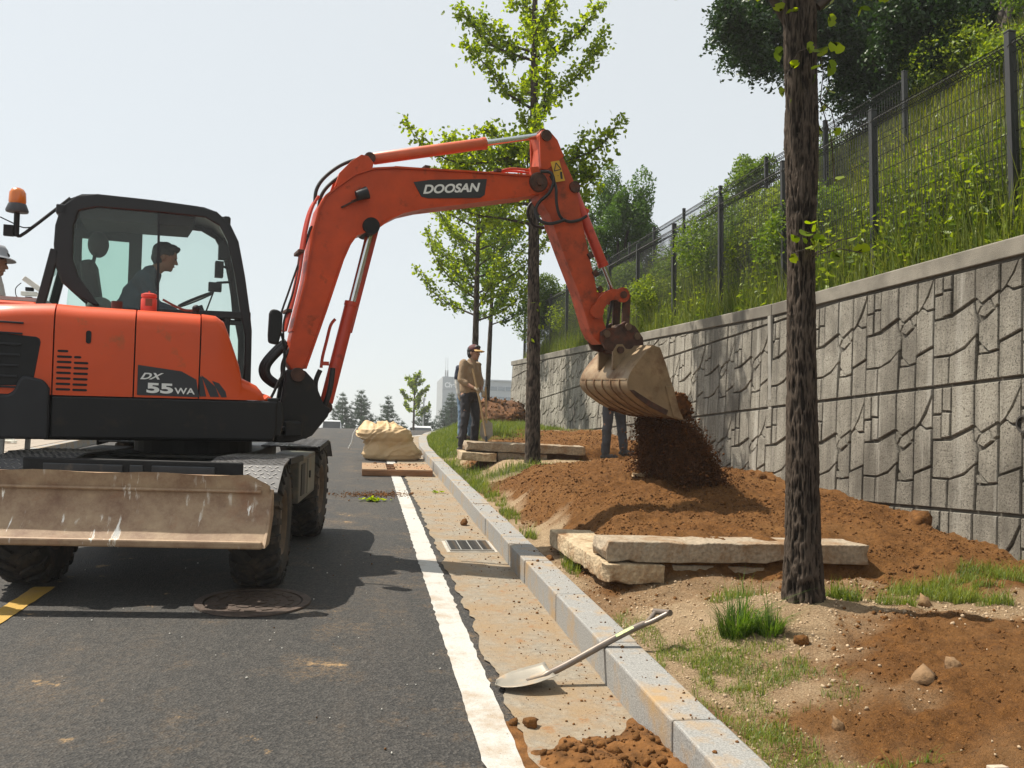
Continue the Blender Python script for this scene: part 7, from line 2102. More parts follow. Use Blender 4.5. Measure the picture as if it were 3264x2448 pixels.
# ---- trees and shrubs on the bank
def leafy(name, label, c, rad, n, size, mt, seed, cat='shrub', group='shrubs on the bank', stems=4, tv=LV, tf=LF, tilt=2.4, clump=0.30, trunk=None, lobes=9):
    rng = np.random.default_rng(seed)
    t = empty(name, c, 0, label, cat, group)
    rad = np.array(rad, float)
    # leaf clumps spread through the crown
    cen = rng.normal(0, 1, (lobes, 3)); cen /= np.linalg.norm(cen, axis=1)[:, None]
    cen = cen * rng.uniform(0.35, 0.85, (lobes, 1)) * rad
    cen[:, 2] = np.abs(cen[:, 2]) * 0.9 + rad[2] * 0.35 if trunk is None else cen[:, 2] + trunk
    which = rng.integers(0, lobes, n)
    dv = rng.normal(0, 1, (n, 3)); dv /= np.linalg.norm(dv, axis=1)[:, None]
    P = cen[which] + dv * (rng.uniform(0.35, 1.0, n) ** 0.5)[:, None] * rad * rng.uniform(clump * 0.75, clump * 1.35, lobes)[which][:, None]
    V1, F1 = scatter(tv, tf, P, rand_rot(n, tilt, rng), size * rng.uniform(0.6, 1.35, n))
    link('crown' if cat == 'tree' else 'foliage', raw_mesh('crown', V1, F1), t, mt)
    for i in range(min(stems, lobes)):
        e = cen[i]
        r_ = 0.018 if trunk is None else 0.045
        MB().tube([(rng.normal(0, 0.05), rng.normal(0, 0.05), -0.3), (e[0] * 0.3, e[1] * 0.3, e[2] * 0.55), tuple(e)], [r_ * 1.3, r_, r_ * 0.4], 6).build('trunk' if i == 0 else 'branch', BARK2, t, sm=60)
    return t
hz = lambda x, y: float(hill_z(x, y))
# dark locust trees at the top right
def locust(label, base, lean, h, rad, n, seed, stems, lob=None):
    rng = np.random.default_rng(seed)
    t = empty('locust_tree', base, 0, label, 'tree', 'trees on the bank')
    cen = []
    for i in range(stems):
        az = rng.uniform(0, 6.28); sp_ = rng.uniform(0.3, 1.0)
        top = Vector((lean[0] + math.cos(az) * rad * 0.55 * sp_, lean[1] + math.sin(az) * rad * 0.55 * sp_, h * rng.uniform(0.75, 1.0)))
        mid = top * 0.45 + Vector((rng.normal(0, 0.12), rng.normal(0, 0.12), 0))
        MB().tube(spline([Vector((rng.normal(0, 0.1), rng.normal(0, 0.1), -0.4)), mid, top], 6), [0.085 * (1 - 0.8 * q / 12) for q in range(13)], 8).build('trunk' if i == 0 else 'stem', BARK2, t, sm=60)
    lobes = 46
    cen = rng.normal(0, 1, (lobes, 3)); cen /= np.linalg.norm(cen, axis=1)[:, None]
    cen = cen * (rng.uniform(0.25, 1.0, (lobes, 1)) ** 0.6) * np.array([rad, rad, rad * 0.62]) + np.array([lean[0], lean[1], h])
    srad = np.full(lobes, rad * 0.26)
    if lob:
        cen = np.array([p for p, r_ in lob]) - np.array(base)[None]; srad = np.array([r_ for p, r_ in lob]) * 0.80
        ex = rng.integers(0, len(lob), 5 * len(lob)); dd = rng.normal(0, 1, (len(ex), 3)); dd /= np.linalg.norm(dd, axis=1)[:, None]
        cen = np.concatenate([cen, cen[ex] + dd * srad[ex][:, None] * rng.uniform(0.8, 1.45, (len(ex), 1))]); srad = np.concatenate([srad, srad[ex] * rng.uniform(0.22, 0.42, len(ex))]); lobes = len(cen)
    # drooping compound leaves: chains of leaflets
    m_ = n // 13
    w_ = rng.choice(lobes, m_, p=srad ** 2 / (srad ** 2).sum())
    dv = rng.normal(0, 1, (m_, 3)); dv /= np.linalg.norm(dv, axis=1)[:, None]
    P0 = cen[w_] + dv * (rng.uniform(0.1, 1, m_) ** 0.6)[:, None] * srad[w_][:, None]
    az = rng.uniform(0, 6.28, m_)
    P = []
    for k_ in range(13):
        s_ = k_ // 2 * 0.05
        side = (1 if k_ % 2 else -1) * 0.03
        P.append(P0 + np.stack([np.cos(az) * s_ - np.sin(az) * side, np.sin(az) * s_ + np.cos(az) * side, np.full(m_, -s_ * s_ * 2.2 - s_ * 0.35)], -1))
    P = np.concatenate(P)
    V1, F1 = scatter(LV, LF, P, rand_rot(len(P), 2.6, rng), 0.085 * rng.uniform(0.7, 1.3, len(P)))
    link('crown', raw_mesh('crown', V1, F1), t, DARKL)
    return t
locust('dark locust tree with drooping foliage right of the thick trunk on the ridge', (9.0, 13.7, hz(9.0, 13.7)), (-0.5, 0, 0), 2.3, 1.7, 62000, 3, 6, LOC_A)
locust('dark tree filling the top right corner above the fence', (9.3, 11.6, hz(9.3, 11.6)), (0.3, 0.2, 0), 2.4, 1.6, 54000, 4, 4, LOC_B)
locust('dark tree behind the corner tree on the ridge', (12.5, 13.5, hz(12.5, 13.5)), (0, 0, 0), 2.9, 2.2, 26000, 6, 3)
leafy('broadleaf_tree', 'rounded mid green tree standing behind the excavator arm', (7.45, 24.5, hz(7.45, 24.5)), (1.45, 1.2, 2.3), 34000, 0.085, MIDD, 11, 'tree', 'trees on the bank', 5, clump=0.22, trunk=2.0, lobes=44)
leafy('broadleaf_tree', 'small tree on the ridge left of thick trunk', (7.9, 16.6, hz(7.9, 16.6)), (0.6, 0.6, 0.8), 5200, 0.07, MIDL, 12, 'tree', 'trees on the bank', 4, clump=0.34, trunk=0.9)
leafy('leafy_bush', 'tall pale green bush at the far end of the wall', (5.65, 25.2, hz(5.65, 25.2)), (1.35, 1.1, 1.6), 30000, 0.075, MIDL, 13, 'bush', 'shrubs on the bank', 6, clump=0.38, lobes=16)
leafy('leafy_bush', 'darker bush beside the far pale bush behind the arm tip', (6.6, 21.5, hz(6.6, 21.5)), (0.9, 0.9, 0.95), 9000, 0.07, MIDL, 14, 'bush', 'shrubs on the bank', 5, clump=0.36, lobes=12)
k_ = 0
for (x, y, r_, n, mt_, lb) in [
        (5.75, 18.6, 0.75, 9500, LITE, 'pale shrub behind the wall just right of the bucket linkage'), (5.65, 15.6, 0.72, 9000, LITE, 'bright low shrub against the fence above the bucket'), (5.9, 13.4, 0.85, 10500, MIDL, 'dark green shrub at the fence left of thick trunk'),
        (5.75, 11.7, 0.72, 9000, LITE, 'bright shrub over the coping beside the wall joint'), (6.3, 16.9, 0.7, 4500, MIDL, 'mid green shrub midway up the bank between the fences'), (5.8, 10.3, 0.72, 9000, MIDL, 'shrub directly behind the thick trunk'),
        (6.4, 12.0, 0.75, 7000, LITE, 'light shrub on the slope left of thick trunk'), (6.0, 20.6, 0.8, 5200, LITE, 'light shrub behind the bucket cylinder'), (6.7, 14.4, 0.7, 3800, MIDL, 'green shrub under the upper fence'),
        (7.5, 18.5, 0.8, 3800, MIDL, 'shrub at the foot of the upper fence farthest from camera'), (8.4, 11.0, 0.75, 4200, LITE, 'yellow green shrub high on the bank right of thick trunk'), (7.8, 9.1, 0.55, 2600, LITE, 'small shrub on the bank between the two nearest fence posts'),
        (5.95, 22.8, 0.8, 5000, LITE, 'light shrub behind the arm just above the coping'), (8.7, 15.2, 0.7, 3600, MIDL, 'shrub on the ridge at the locust stems'), (8.9, 19.5, 0.8, 3200, MIDL, 'far ridge shrub beyond the upper fence'), (8.9, 9.6, 0.7, 4200, MIDL, 'green shrub near the last fence post on the right')]:
    leafy('shrub', lb, (x, y, hz(x, y)), (r_, r_, r_ * 0.95), n, 0.058, mt_, 100 + k_, 'shrub', 'shrubs on the bank', 3, clump=0.46, lobes=10)
    k_ += 1
# grass
def grass(name, label, X, Y, Z, hgt, wid, mt, bend=0.5, seed=1, aim=None):
    rng = np.random.default_rng(seed)
    n = len(X)
    az = rng.uniform(0, 2 * math.pi, n) if aim is None else aim; bd = rng.uniform(0.1, 1, n) * bend
    h_ = hgt * np.clip(rng.lognormal(-0.12, 0.42, n), 0.3, 2.2); w_ = wid * rng.uniform(0.7, 1.3, n)
    ca, sa = np.cos(az), np.sin(az)
    V1 = np.zeros((n, 5, 3))
    for i, (sx_, t) in enumerate(((-0.5, 0), (0.5, 0), (-0.36, 0.55), (0.36, 0.55), (0, 1.0))):
        off = bd * h_ * t * t
        V1[:, i, 0] = X + sx_ * w_ * ca + off * -sa
        V1[:, i, 1] = Y + sx_ * w_ * sa + off * ca
        V1[:, i, 2] = Z + h_ * t * (1 - 0.25 * bd * t) - 0.01
    F1 = GF[None] + (np.arange(n) * 5)[:, None, None]
    o = link(name, raw_mesh(name, V1.reshape(-1, 3), F1.reshape(-1, 3)), None, mt)
    return tag(o, label, kind='stuff')
GR1 = leafmat('grass_blade', (0.045, 0.10, 0.010), (0.22, 0.26, 0.045), 0.42)
GR2 = leafmat('bank_grass', (0.048, 0.085, 0.008), (0.215, 0.240, 0.042), 0.47, scale=0.8)
GR4 = leafmat('tuft_blade', (0.030, 0.080, 0.010), (0.115, 0.20, 0.028), 0.4)
GR3 = leafmat('grass_dark', (0.022, 0.055, 0.010), (0.075, 0.14, 0.022), 0.35)
rng = np.random.default_rng(91)
n = 120000
Yh = 3.5 + 27 * rng.random(n) ** 1.25; Xh = 5.2 + 5.2 * rng.random(n) ** 1.2
grass('bank_grass', 'rough grass covering the embankment', Xh, Yh, hill_z(Xh, Yh), 0.25, 0.012, GR2, 0.9, 2)
n = 26000
Yh = 5.0 + 20 * rng.random(n) ** 1.3; Xh = 5.15 + 0.9 * rng.random(n)
grass('verge_grass', 'tall fresh grass along the back of the wall coping', Xh, Yh, hill_z(Xh, Yh), 0.50, 0.011, GR1, 0.5, 3)
# leafy weeds: stems with leaf pairs
n = 520
Yw = 5.3 + 15 * rng.random(n) ** 1.4; Xw = 5.18 + 0.75 * rng.random(n) ** 1.3
Hw = rng.uniform(0.35, 1.0, n) * np.where(Yw < 9.5, 1.15, 0.85)
Zw = hill_z(Xw, Yw)
P, Sz = [], []
st = MB()
for i in range(n):
    lx, ly = rng.normal(0, 0.10), rng.normal(0, 0.10)
    st.tube([(Xw[i], Yw[i], Zw[i] - 0.05), (Xw[i] + lx * 0.4 * Hw[i], Yw[i] + ly * 0.4 * Hw[i], Zw[i] + Hw[i] * 0.55), (Xw[i] + lx * Hw[i], Yw[i] + ly * Hw[i], Zw[i] + Hw[i])], [0.006, 0.005, 0.002], 4, caps=False)
    m_ = int(Hw[i] / 0.045)
    for k_ in range(m_):
        t = 0.15 + 0.87 * k_ / m_
        P.append((Xw[i] + lx * Hw[i] * t + rng.normal(0, 0.012), Yw[i] + ly * Hw[i] * t + rng.normal(0, 0.012), Zw[i] + Hw[i] * t)); Sz.append(0.105 * (1.15 - 0.6 * t) * rng.uniform(0.7, 1.2))
P = np.array(P)
V1, F1 = scatter(LV, LF, P, rand_rot(len(P), 1.5, rng), np.array(Sz))
nv0 = len(st.v)
allv = np.concatenate([np.array([tuple(q) for q in st.v]), V1])
tri = []
for f in st.f: tri += [(f[0], f[1], f[2]), (f[0], f[2], f[3])]
tag(link('tall_weeds', raw_mesh('tall_weeds', allv, np.concatenate([np.array(tri), F1 + nv0])), None, LITE), 'tall leafy weeds growing along the fence above the wall', kind='stuff')
# lawn and patches in the bed
n = 90000
Yl = 11.4 + 16 * rng.random(n); Xl = kerbx(Yl) + 0.2 + 2.8 * rng.random(n)
k_ = (rng.random(n) < lawn_mask(Xl, Yl) ** 1.3 * 0.75) & (Xl < 4.85)
Xl, Yl = Xl[k_], Yl[k_]
grass('lawn_grass', 'short green lawn on the far bed', Xl, Yl, bed_z(Xl, Yl), 0.085, 0.008, GR1, 0.6, 5)
def patch_grass(name, label, spots, hgt, wid, mt, per, seed, bend=0.7):
    rg = np.random.default_rng(seed)
    X, Y = [], []
    for (x, y, rx, ry, d_) in spots:
        m_ = int(per * d_)
        a = rg.uniform(0, 6.28, m_); r_ = np.sqrt(rg.random(m_))
        X.append(x + rx * r_ * np.cos(a)); Y.append(y + ry * r_ * np.sin(a))
    X, Y = np.concatenate(X), np.concatenate(Y)
    kp = fbm(X * 7, Y * 7, oct=3, seed=seed) > -0.25
    X, Y = X[kp], Y[kp]
    return grass(name, label, X, Y, bed_z(X, Y), hgt, wid, mt, bend, seed)
patch_grass('sparse_grass', 'thin grass on the pale grit behind the kerb', [(1.68, 4.15, 0.20, 0.30, 1.2), (1.86, 3.95, 0.26, 0.30, 1.3), (1.62, 3.55, 0.15, 0.35, 0.9), (1.95, 3.55, 0.20, 0.25, 0.5), (1.60, 3.05, 0.13, 0.3, 0.8), (2.05, 4.45, 0.25, 0.2, 0.7), (1.58, 4.75, 0.10, 0.35, 0.4), (1.75, 2.75, 0.16, 0.16, 0.35), (1.95, 2.75, .12, .12, .3)], 0.042, 0.0032, GR1, 1900, 7, 1.3)
patch_grass('wall_foot_grass', 'bright grass patches on grit below the wall', [(3.55, 4.95, 0.32, 0.16, 1.4), (3.95, 5.15, 0.25, 0.14, 1.1), (3.75, 4.75, 0.2, 0.1, 0.7), (4.35, 5.35, 0.3, 0.18, 1.2), (2.85, 4.78, 0.12, 0.08, 0.7), (3.1, 4.7, 0.16, 0.08, 0.5), (2.3, 5.0, 0.2, 0.1, 0.3)], 0.075, 0.0042, GR1, 1300, 8, 1.2)
patch_grass('mound_edge_grass', 'grass tufts along the foot of the mound by the kerb', [(1.56, 8.9, 0.08, 0.5, 1.0), (1.60, 10.2, 0.10, 0.6, 1.2), (1.54, 7.8, 0.06, 0.3, 0.7), (1.58, 11.4, 0.12, 0.6, 1.4), (1.58, 6.35, 0.05, 0.25, 0.3)], 0.075, 0.006, GR1, 700, 9)
# the dense tuft beside the near tree
def tuft(label, c, n, r_, hgt, wid, mt, seed):
    rg = np.random.default_rng(seed)
    a = rg.uniform(0, 6.28, n); q = np.sqrt(rg.random(n)) * r_
    X, Y = c[0] + q * np.cos(a), c[1] + q * np.sin(a)
    o = grass('grass_tuft', None, X, Y, bed_z(X, Y), hgt, wid, mt, 1.15, seed, aim=a - math.pi / 2 + rg.normal(0, 0.7, n))
    del o['kind']
    return tag(o, label, 'grass tuft')
tuft('dense dark green grass tuft left of the thick trunk foot', (1.99, 4.36, 0), 460, 0.085, 0.17, 0.0055, GR4, 4)
tuft('smaller grass tuft between the dense tuft and trunk', (2.12, 4.26, 0), 280, 0.06, 0.125, 0.005, GR4, 6)
# fallen green leaves on the road
rg = np.random.default_rng(3)
P = np.stack([rg.normal(0.20, 0.075, 26), rg.normal(11.25, 0.035, 26), np.zeros(26)], -1); P[:, 2] = zr(P[:, 1]) + 0.012 + 0.02 * rg.random(26)
o = link('leaf_sprig', leaf_mesh('leaf_sprig', P, 0.055, rg, tilt=0.9), None, GK)
tag(o, 'green leafy sprig lying on the asphalt near the white line', 'leaf sprig')
P = np.stack([rg.normal(1.05, 0.05, 7), rg.normal(12.1, 0.03, 7), np.zeros(7)], -1); P[:, 2] = zr(P[:, 1]) + 0.02
o = link('leaf_sprig', leaf_mesh('leaf_sprig', P, 0.045, rg, tilt=0.8), None, GK)
tag(o, 'few fallen green leaves in the gutter', 'leaf sprig')

# ============================================================ PEOPLE
SKIN = mat('skin', (0.30, 0.155, 0.095), 0.55, var=0.08, scale=9)
GLOVE = mat('work_glove', (0.38, 0.30, 0.21), 0.9, var=0.15, scale=20)
HAIR = mat('hair_black', (0.012, 0.010, 0.009), 0.55, var=0.3, scale=40)
SHOE = mat('shoe_dark', (0.030, 0.026, 0.024), 0.6, var=0.3, scale=20, dirt=((0.25, 0.13, 0.06), 0.4, 9))
EYE = mat('eye_dark', (0.01, 0.008, 0.007), 0.3)

def hand(mb, w, d, up_, side=1, curl=1.0, s=1.0):
    """palm and five bent fingers from wrist w along d; up_ = back of the hand"""
    d = Vector(d).normalized(); u = Vector(up_); u = (u - d * u.dot(d)).normalized(); r_ = d.cross(u) * side
    w = Vector(w)
    mb.capsule(w, 0.024 * s, w + d * 0.075 * s, 0.030 * s); mb.capsule(w + d * 0.03 * s - r_ * 0.018 * s, 0.019 * s, w + d * 0.08 * s - r_ * 0.026 * s, 0.017 * s); mb.capsule(w + d * 0.03 * s + r_ * 0.018 * s, 0.019 * s, w + d * 0.08 * s + r_ * 0.026 * s, 0.017 * s)
    for i, (o_, l_) in enumerate(((-0.030, 0.062), (-0.010, 0.074), (0.011, 0.070), (0.031, 0.054))):
        a = w + d * 0.085 * s + r_ * o_ * s
        b_ = a + (d * 0.9 - u * 0.45 * curl).normalized() * l_ * 0.5 * s
        c = b_ + (d * (1 - 0.9 * curl) - u * 0.95 * curl).normalized() * l_ * 0.36 * s
        e = c + (d * (0.4 - 1.1 * curl) - u * 0.6 * curl).normalized() * l_ * 0.26 * s
        for p, q in ((a, b_), (b_, c), (c, e)): mb.capsule(p, 0.0092 * s, q, 0.0086 * s, 8)
    a = w + d * 0.03 * s - r_ * 0.028 * s
    b_ = a + (d * 0.6 - r_ * 0.7 - u * 0.3).normalized() * 0.036 * s
    c = b_ + (d * 0.8 - u * 0.5 * curl).normalized() * 0.030 * s
    mb.capsule(a, 0.012 * s, b_, 0.0105 * s, 8); mb.capsule(b_, 0.0105 * s, c, 0.009 * s, 8)

def head(mb, c, face, s=1.0):
    """skull, jaw, nose, ears turned towards face"""
    c = Vector(c); f = Vector(face).normalized(); z = Vector((0, 0, 1)); z = (z - f * z.dot(f)).normalized(); l_ = z.cross(f)
    Rm = Matrix((f, l_, z)).transposed()
    mb.ell(c + z * 0.02 * s - f * 0.005 * s, (0.098 * s, 0.076 * s, 0.098 * s), Rm)
    mb.ell(c - z * 0.045 * s + f * 0.022 * s, (0.066 * s, 0.058 * s, 0.075 * s), Rm)
    mb.ell(c - z * 0.092 * s + f * 0.062 * s, (0.024 * s, 0.030 * s, 0.022 * s), Rm)
    mb.capsule(c + f * 0.088 * s + z * 0.005 * s, 0.009 * s, c + f * 0.104 * s - z * 0.030 * s, 0.0135 * s)
    mb.capsule(c + f * 0.086 * s + l_ * 0.03 * s + z * 0.022 * s, 0.010 * s, c + f * 0.086 * s - l_ * 0.03 * s + z * 0.022 * s, 0.010 * s)
    mb.capsule(c + f * 0.080 * s + l_ * 0.016 * s - z * 0.060 * s, 0.010 * s, c + f * 0.080 * s - l_ * 0.016 * s - z * 0.060 * s, 0.010 * s)
    for q in (-1, 1):
        mb.ell(c + l_ * q * 0.078 * s - z * 0.008 * s - f * 0.01 * s, (0.018 * s, 0.010 * s, 0.032 * s), Rm)
    return f, l_, z, Rm

def person(label, M, J, cols, hair=True, cap=None, sleeve=0.9, gloves=False, group=None, bend=None):
    """J: joints in local metres. cols: shirt, trousers"""
    root = empty('person', (0, 0, 0), 0, label, 'person', group)
    root.matrix_world = M
    g = lambda k_: Vector(J[k_])
    mb = MB()
    pel, che, nek, hd = g('pelvis'), g('chest'), g('neck'), g('head')
    f, l_, z, Rm = head(mb, hd, J['face'])
    mb.capsule(nek, 0.055, hd - z * 0.06, 0.052)
    sh = {s_: g('sh' + s_) for s_ in 'LR'}
    hp_ = {s_: g('hip' + s_) for s_ in 'LR'}
    mb.capsule(pel, 0.115, che, 0.125); mb.capsule(che, 0.12, nek - (nek - che) * 0.2, 0.085)
    for s_ in 'LR':
        mb.capsule(che, 0.10, sh[s_], 0.052)
        mb.capsule(sh[s_], 0.050, g('el' + s_), 0.038); mb.capsule(g('el' + s_), 0.038, g('wr' + s_), 0.027)
        mb.capsule(pel, 0.10, hp_[s_], 0.09)
        mb.capsule(hp_[s_], 0.080, g('kn' + s_), 0.054); mb.capsule(g('kn' + s_), 0.054, g('an' + s_), 0.038)
    for s_ in 'LR':
        hm = MB()
        d_ = Vector(J.get('hd' + s_, tuple(g('wr' + s_) - g('el' + s_))))
        hand(hm if gloves else mb, g('wr' + s_), d_, J.get('hu' + s_, (0, 0, 1)), 1 if s_ == 'L' else -1, J.get('curl', 0.9))
        if gloves: link('glove', remesh(hm, 0.007, 1, 'glove'), root, GLOVE)
    link('body', remesh(mb, 0.0085, 2, 'body'), root, SKIN)
    # shirt
    mb = MB()
    pw = pel + (che - pel) * 0.10
    ax_ = (sh['L'] - sh['R']).normalized()
    for q in (-1, 0, 1):
        mb.capsule(pw + ax_ * 0.055 * q, 0.125, che + ax_ * 0.075 * q, 0.128)
    mb.capsule(che, 0.135, nek - (nek - che) * 0.12, 0.085)
    for s_ in 'LR':
        mb.capsule(che + (sh[s_] - che) * 0.3, 0.115, sh[s_], 0.070)
        e, w = g('el' + s_), g('wr' + s_)
        if sleeve <= 0.5:
            mb.capsule(sh[s_], 0.070, sh[s_].lerp(e, sleeve * 2 * 0.8), 0.066)
        else:
            mb.capsule(sh[s_], 0.068, e, 0.056); mb.capsule(e, 0.056, e.lerp(w, (sleeve - 0.5) * 2), 0.046)
    link('shirt', remesh(mb, 0.013, 3, 'shirt', 0.007, 9, 3), root, cols[0])
    # trousers
    mb = MB()
    for q in (-1, 0, 1): mb.capsule(pel + ax_ * 0.045 * q + Vector((0, 0, 0.03)), 0.118, pel + ax_ * 0.05 * q - Vector((0, 0, 0.05)), 0.115)
    for s_ in 'LR':
        mb.capsule(hp_[s_], 0.090, g('kn' + s_), 0.066); mb.capsule(g('kn' + s_), 0.066, g('an' + s_) + Vector((0, 0, 0.02)), 0.058)
    link('trousers', remesh(mb, 0.013, 3, 'trousers', 0.009, 10, 7), root, cols[1])
    MB().lathe([(0.150, -0.018), (0.156, 0), (0.150, 0.018)], pel + Vector((0, 0, 0.06)), (0, 0, 1), 20).build('belt', mat('belt', (0.02, 0.016, 0.014), 0.5), root, sm=50)
    for s_ in 'LR':
        a = g('an' + s_); t = Vector(J.get('toe', J['face'])); t.z = 0; t.normalize()
        mb = MB(); mb.ell(a + Vector((0, 0, -0.045)) + t * 0.055, (0.14, 0.05, 0.045), Matrix((t, Vector((0, 0, 1)).cross(t), Vector((0, 0, 1)))).transposed()); mb.capsule(a - Vector((0, 0, 0.05)), 0.05, a + Vector((0, 0, 0.06)), 0.048)
        link('shoe', remesh(mb, 0.012, 2, 'shoe'), root, SHOE)
    for q in (-1, 1):
        MB().ell(hd + f * 0.088 + l_ * q * 0.032 + z * 0.004, (0.008, 0.013, 0.007), Rm, 10, 6).build('eye', EYE, root, sm=60)
    MB().capsule(hd + f * 0.091 + l_ * 0.02 - z * 0.060, 0.004, hd + f * 0.091 - l_ * 0.02 - z * 0.060, 0.004, 6).build('mouth', mat('lips', (0.25, 0.09, 0.07), 0.5), root, sm=60)
    if hair:
        mb = MB()
        mb.ell(hd + z * 0.042 - f * 0.022, (0.102, 0.086, 0.094), Rm); mb.ell(hd - z * 0.01 - f * 0.055, (0.060, 0.080, 0.080), Rm); mb.ell(hd + z * 0.095 + f * 0.045, (0.060, 0.066, 0.034), Rm)
        link('hair', remesh(mb, 0.010, 1, 'hair', 0.006, 30, 5), root, HAIR)
    if cap:
        c1, c2 = cap
        vs, fs = [], []
        mb = MB(); mb.ell(hd + z * 0.058 - f * 0.008, (0.110, 0.092, 0.088), Rm)
        o = link('cap_crown', remesh(mb, 0.010, 1, 'cap'), root, c1)
        nseg = 14
        for r_, dz in ((0.088, 0.0), (0.185, -0.030)):
            for k_ in range(nseg + 1):
                a = math.radians(-62 + 124 * k_ / nseg)
                rr = r_ if r_ < 0.1 else 0.09 + 0.095 * math.cos(a * 0.9)
                vs.append(hd + z * (0.052 + (dz if r_ > 0.1 else 0) - 0.01 * abs(a)) + f * (math.cos(a) * rr + 0.005) + l_ * (math.sin(a) * (0.092 if r_ < .1 else 0.098)))
        for k_ in range(nseg): fs.append((k_, k_ + 1, nseg + 2 + k_, nseg + 1 + k_))
        o = MB().add(vs, fs).build('cap_visor', c2, root, sm=60)
        md = o.modifiers.new('Solid', 'SOLIDIFY'); md.thickness = 0.006
    return root

TAN = mat('shirt_tan', (0.27, 0.185, 0.11), 0.85, var=0.08, scale=6, bump=0.1, bscale=80)
BLKT = mat('trousers_black', (0.022, 0.020, 0.024), 0.75, var=0.2, scale=8)
p1 = Vector((1.735, 13.92, float(bed_z(1.735, 13.92)) - 0.02))
z1 = 1.62 + 0.02
p1.z = z1
person('man in tan shirt, black trousers and maroon cap holding a rake', Matrix.Translation(p1), dict(
    pelvis=(0.0, 0.0, 0.95), chest=(0.0, 0.01, 1.27), neck=(0.02, 0.0, 1.475), head=(0.055, -0.02, 1.605), face=(0.78, -0.62, -0.02), toe=(0.8, -0.6, 0),
    shR=(-0.125, -0.11, 1.42), elR=(-0.165, -0.17, 1.14), wrR=(0.02, -0.29, 1.015), hdR=(0.9, 0.05, -0.25), huR=(-0.1, -0.2, 1),
    shL=(0.125, 0.12, 1.42), elL=(0.19, 0.13, 1.15), wrL=(0.19, -0.01, 1.0), hdL=(0.3, -0.6, -0.5), huL=(0.5, 0, 0.8),
    hipR=(-0.075, -0.06, 0.90), knR=(-0.075, -0.10, 0.50), anR=(-0.115, -0.04, 0.09), hipL=(0.080, 0.06, 0.90), knL=(0.115, 0.03, 0.50), anL=(0.10, 0.12, 0.09)),
    (TAN, BLKT), True, (mat('cap_maroon', (0.10, 0.030, 0.032), 0.8, var=0.15), mat('visor_yellow', (0.58, 0.36, 0.13), 0.7, var=0.05)), 0.72, True)
# rake
RK = empty('rake', p1 + Vector((0.24, -0.30, 0.12)), 0, 'wooden handled rake held upright by the man in tan', 'rake')
HW = mat('handle_wood', (0.42, 0.28, 0.14), 0.6, var=0.12, scale=10)
MB().tube([(-0.24, 0.0, 1.20), (-0.10, -0.01, 0.62), (0.0, -0.02, 0.10)], 0.0165, 10).build('handle', HW, RK, sm=60)
MB().tube([(-0.002, -0.02, 0.13), (0.012, -0.022, 0.02), (0.02, -0.03, 0.0)], [0.022, 0.019, 0.012], 10).build('socket', mat('rake_steel', (0.055, 0.07, 0.09), 0.5, 0.4), RK, sm=60)
MB().bar((-0.14, -0.02, -0.005), (0.18, -0.06, 0.012), 0.014, 0.014).build('head_bar', mat('rake_steel', (0.055, 0.07, 0.09), 0.5, 0.4), RK)
for i in range(12):
    t = i / 11
    MB().tube([(-0.14 + 0.32 * t, -0.02 - 0.04 * t, -0.005 + 0.017 * t), (-0.135 + 0.32 * t, -0.06 - 0.04 * t, -0.05 + 0.017 * t)], [0.005, 0.003], 6).build('tine', mat('rake_steel', (0.055, 0.07, 0.09), 0.5, 0.4), RK)
# shovel in his other hand, blade in the ground
SV = empty('shovel', p1 + Vector((0.29, 0.02, 0.22)), 0, 'upright shovel behind the rake beside the man in tan', 'shovel')
MB().tube([(-0.03, 0, 0.84), (0.0, 0.0, 0.25)], 0.016, 10).build('handle', HW, SV, sm=60)
vs = [(-0.10, 0, 0.25), (-0.03, 0.01, 0.30), (0.03, 0.01, 0.30), (0.10, 0, 0.25), (0.11, 0.01, 0.06), (0.0, 0.02, -0.05), (-0.11, 0.01, 0.06)]
o = MB().add(vs, [tuple(range(7))]).build('blade', mat('shovel_blade', (0.3, 0.28, 0.24), 0.5, 0.5), SV)
md = o.modifiers.new('Solid', 'SOLIDIFY'); md.thickness = 0.006

# second worker behind him
p2 = Vector((1.90, 16.0, 1.88))
NAVY = mat('shirt_navy', (0.016, 0.020, 0.040), 0.85, var=0.15, scale=6)
JEAN = mat('jeans', (0.115, 0.175, 0.25), 0.85, var=0.25, scale=5, bump=0.1, bscale=60)
J2 = dict(pelvis=(0.0, 0.0, 0.90), chest=(0.02, 0.0, 1.16), neck=(0.10, 0.0, 1.29), head=(0.17, 0.0, 1.355), face=(0.9, -0.3, -0.4), toe=(0.9, -0.3, 0),
    shR=(-0.13, -0.12, 1.31), elR=(-0.16, -0.14, 1.06), wrR=(-0.13, -0.18, 0.84), hdR=(0.2, -0.1, -0.9), huR=(-0.8, -0.3, 0),
    shL=(0.12, 0.14, 1.31), elL=(0.16, 0.16, 1.05), wrL=(0.24, 0.05, 0.86), hipR=(-0.07, -0.06, 0.86), knR=(-0.05, -0.08, 0.47), anR=(-0.06, -0.06, 0.09), hipL=(0.07, 0.06, 0.86), knL=(0.12, 0.05, 0.47), anL=(0.14, 0.10, 0.09), curl=0.6)
pr2 = person('worker in navy shirt, white sleeves and jeans behind the man in tan', Matrix.Translation(p2), J2, (NAVY, JEAN), True, None, 0.42, True)
for s_ in 'LR':
    e, w, sh_ = Vector(J2['el' + s_]), Vector(J2['wr' + s_]), Vector(J2['sh' + s_])
    mb = MB(); mb.capsule(sh_.lerp(e, 0.6), 0.050, e, 0.047); mb.capsule(e, 0.047, w, 0.034)
    link('arm_sleeve', remesh(mb, 0.010, 2, 'sleeve', 0.003, 20, 2), pr2, mat('sleeve_white', (0.50, 0.49, 0.46), 0.8, var=0.06))

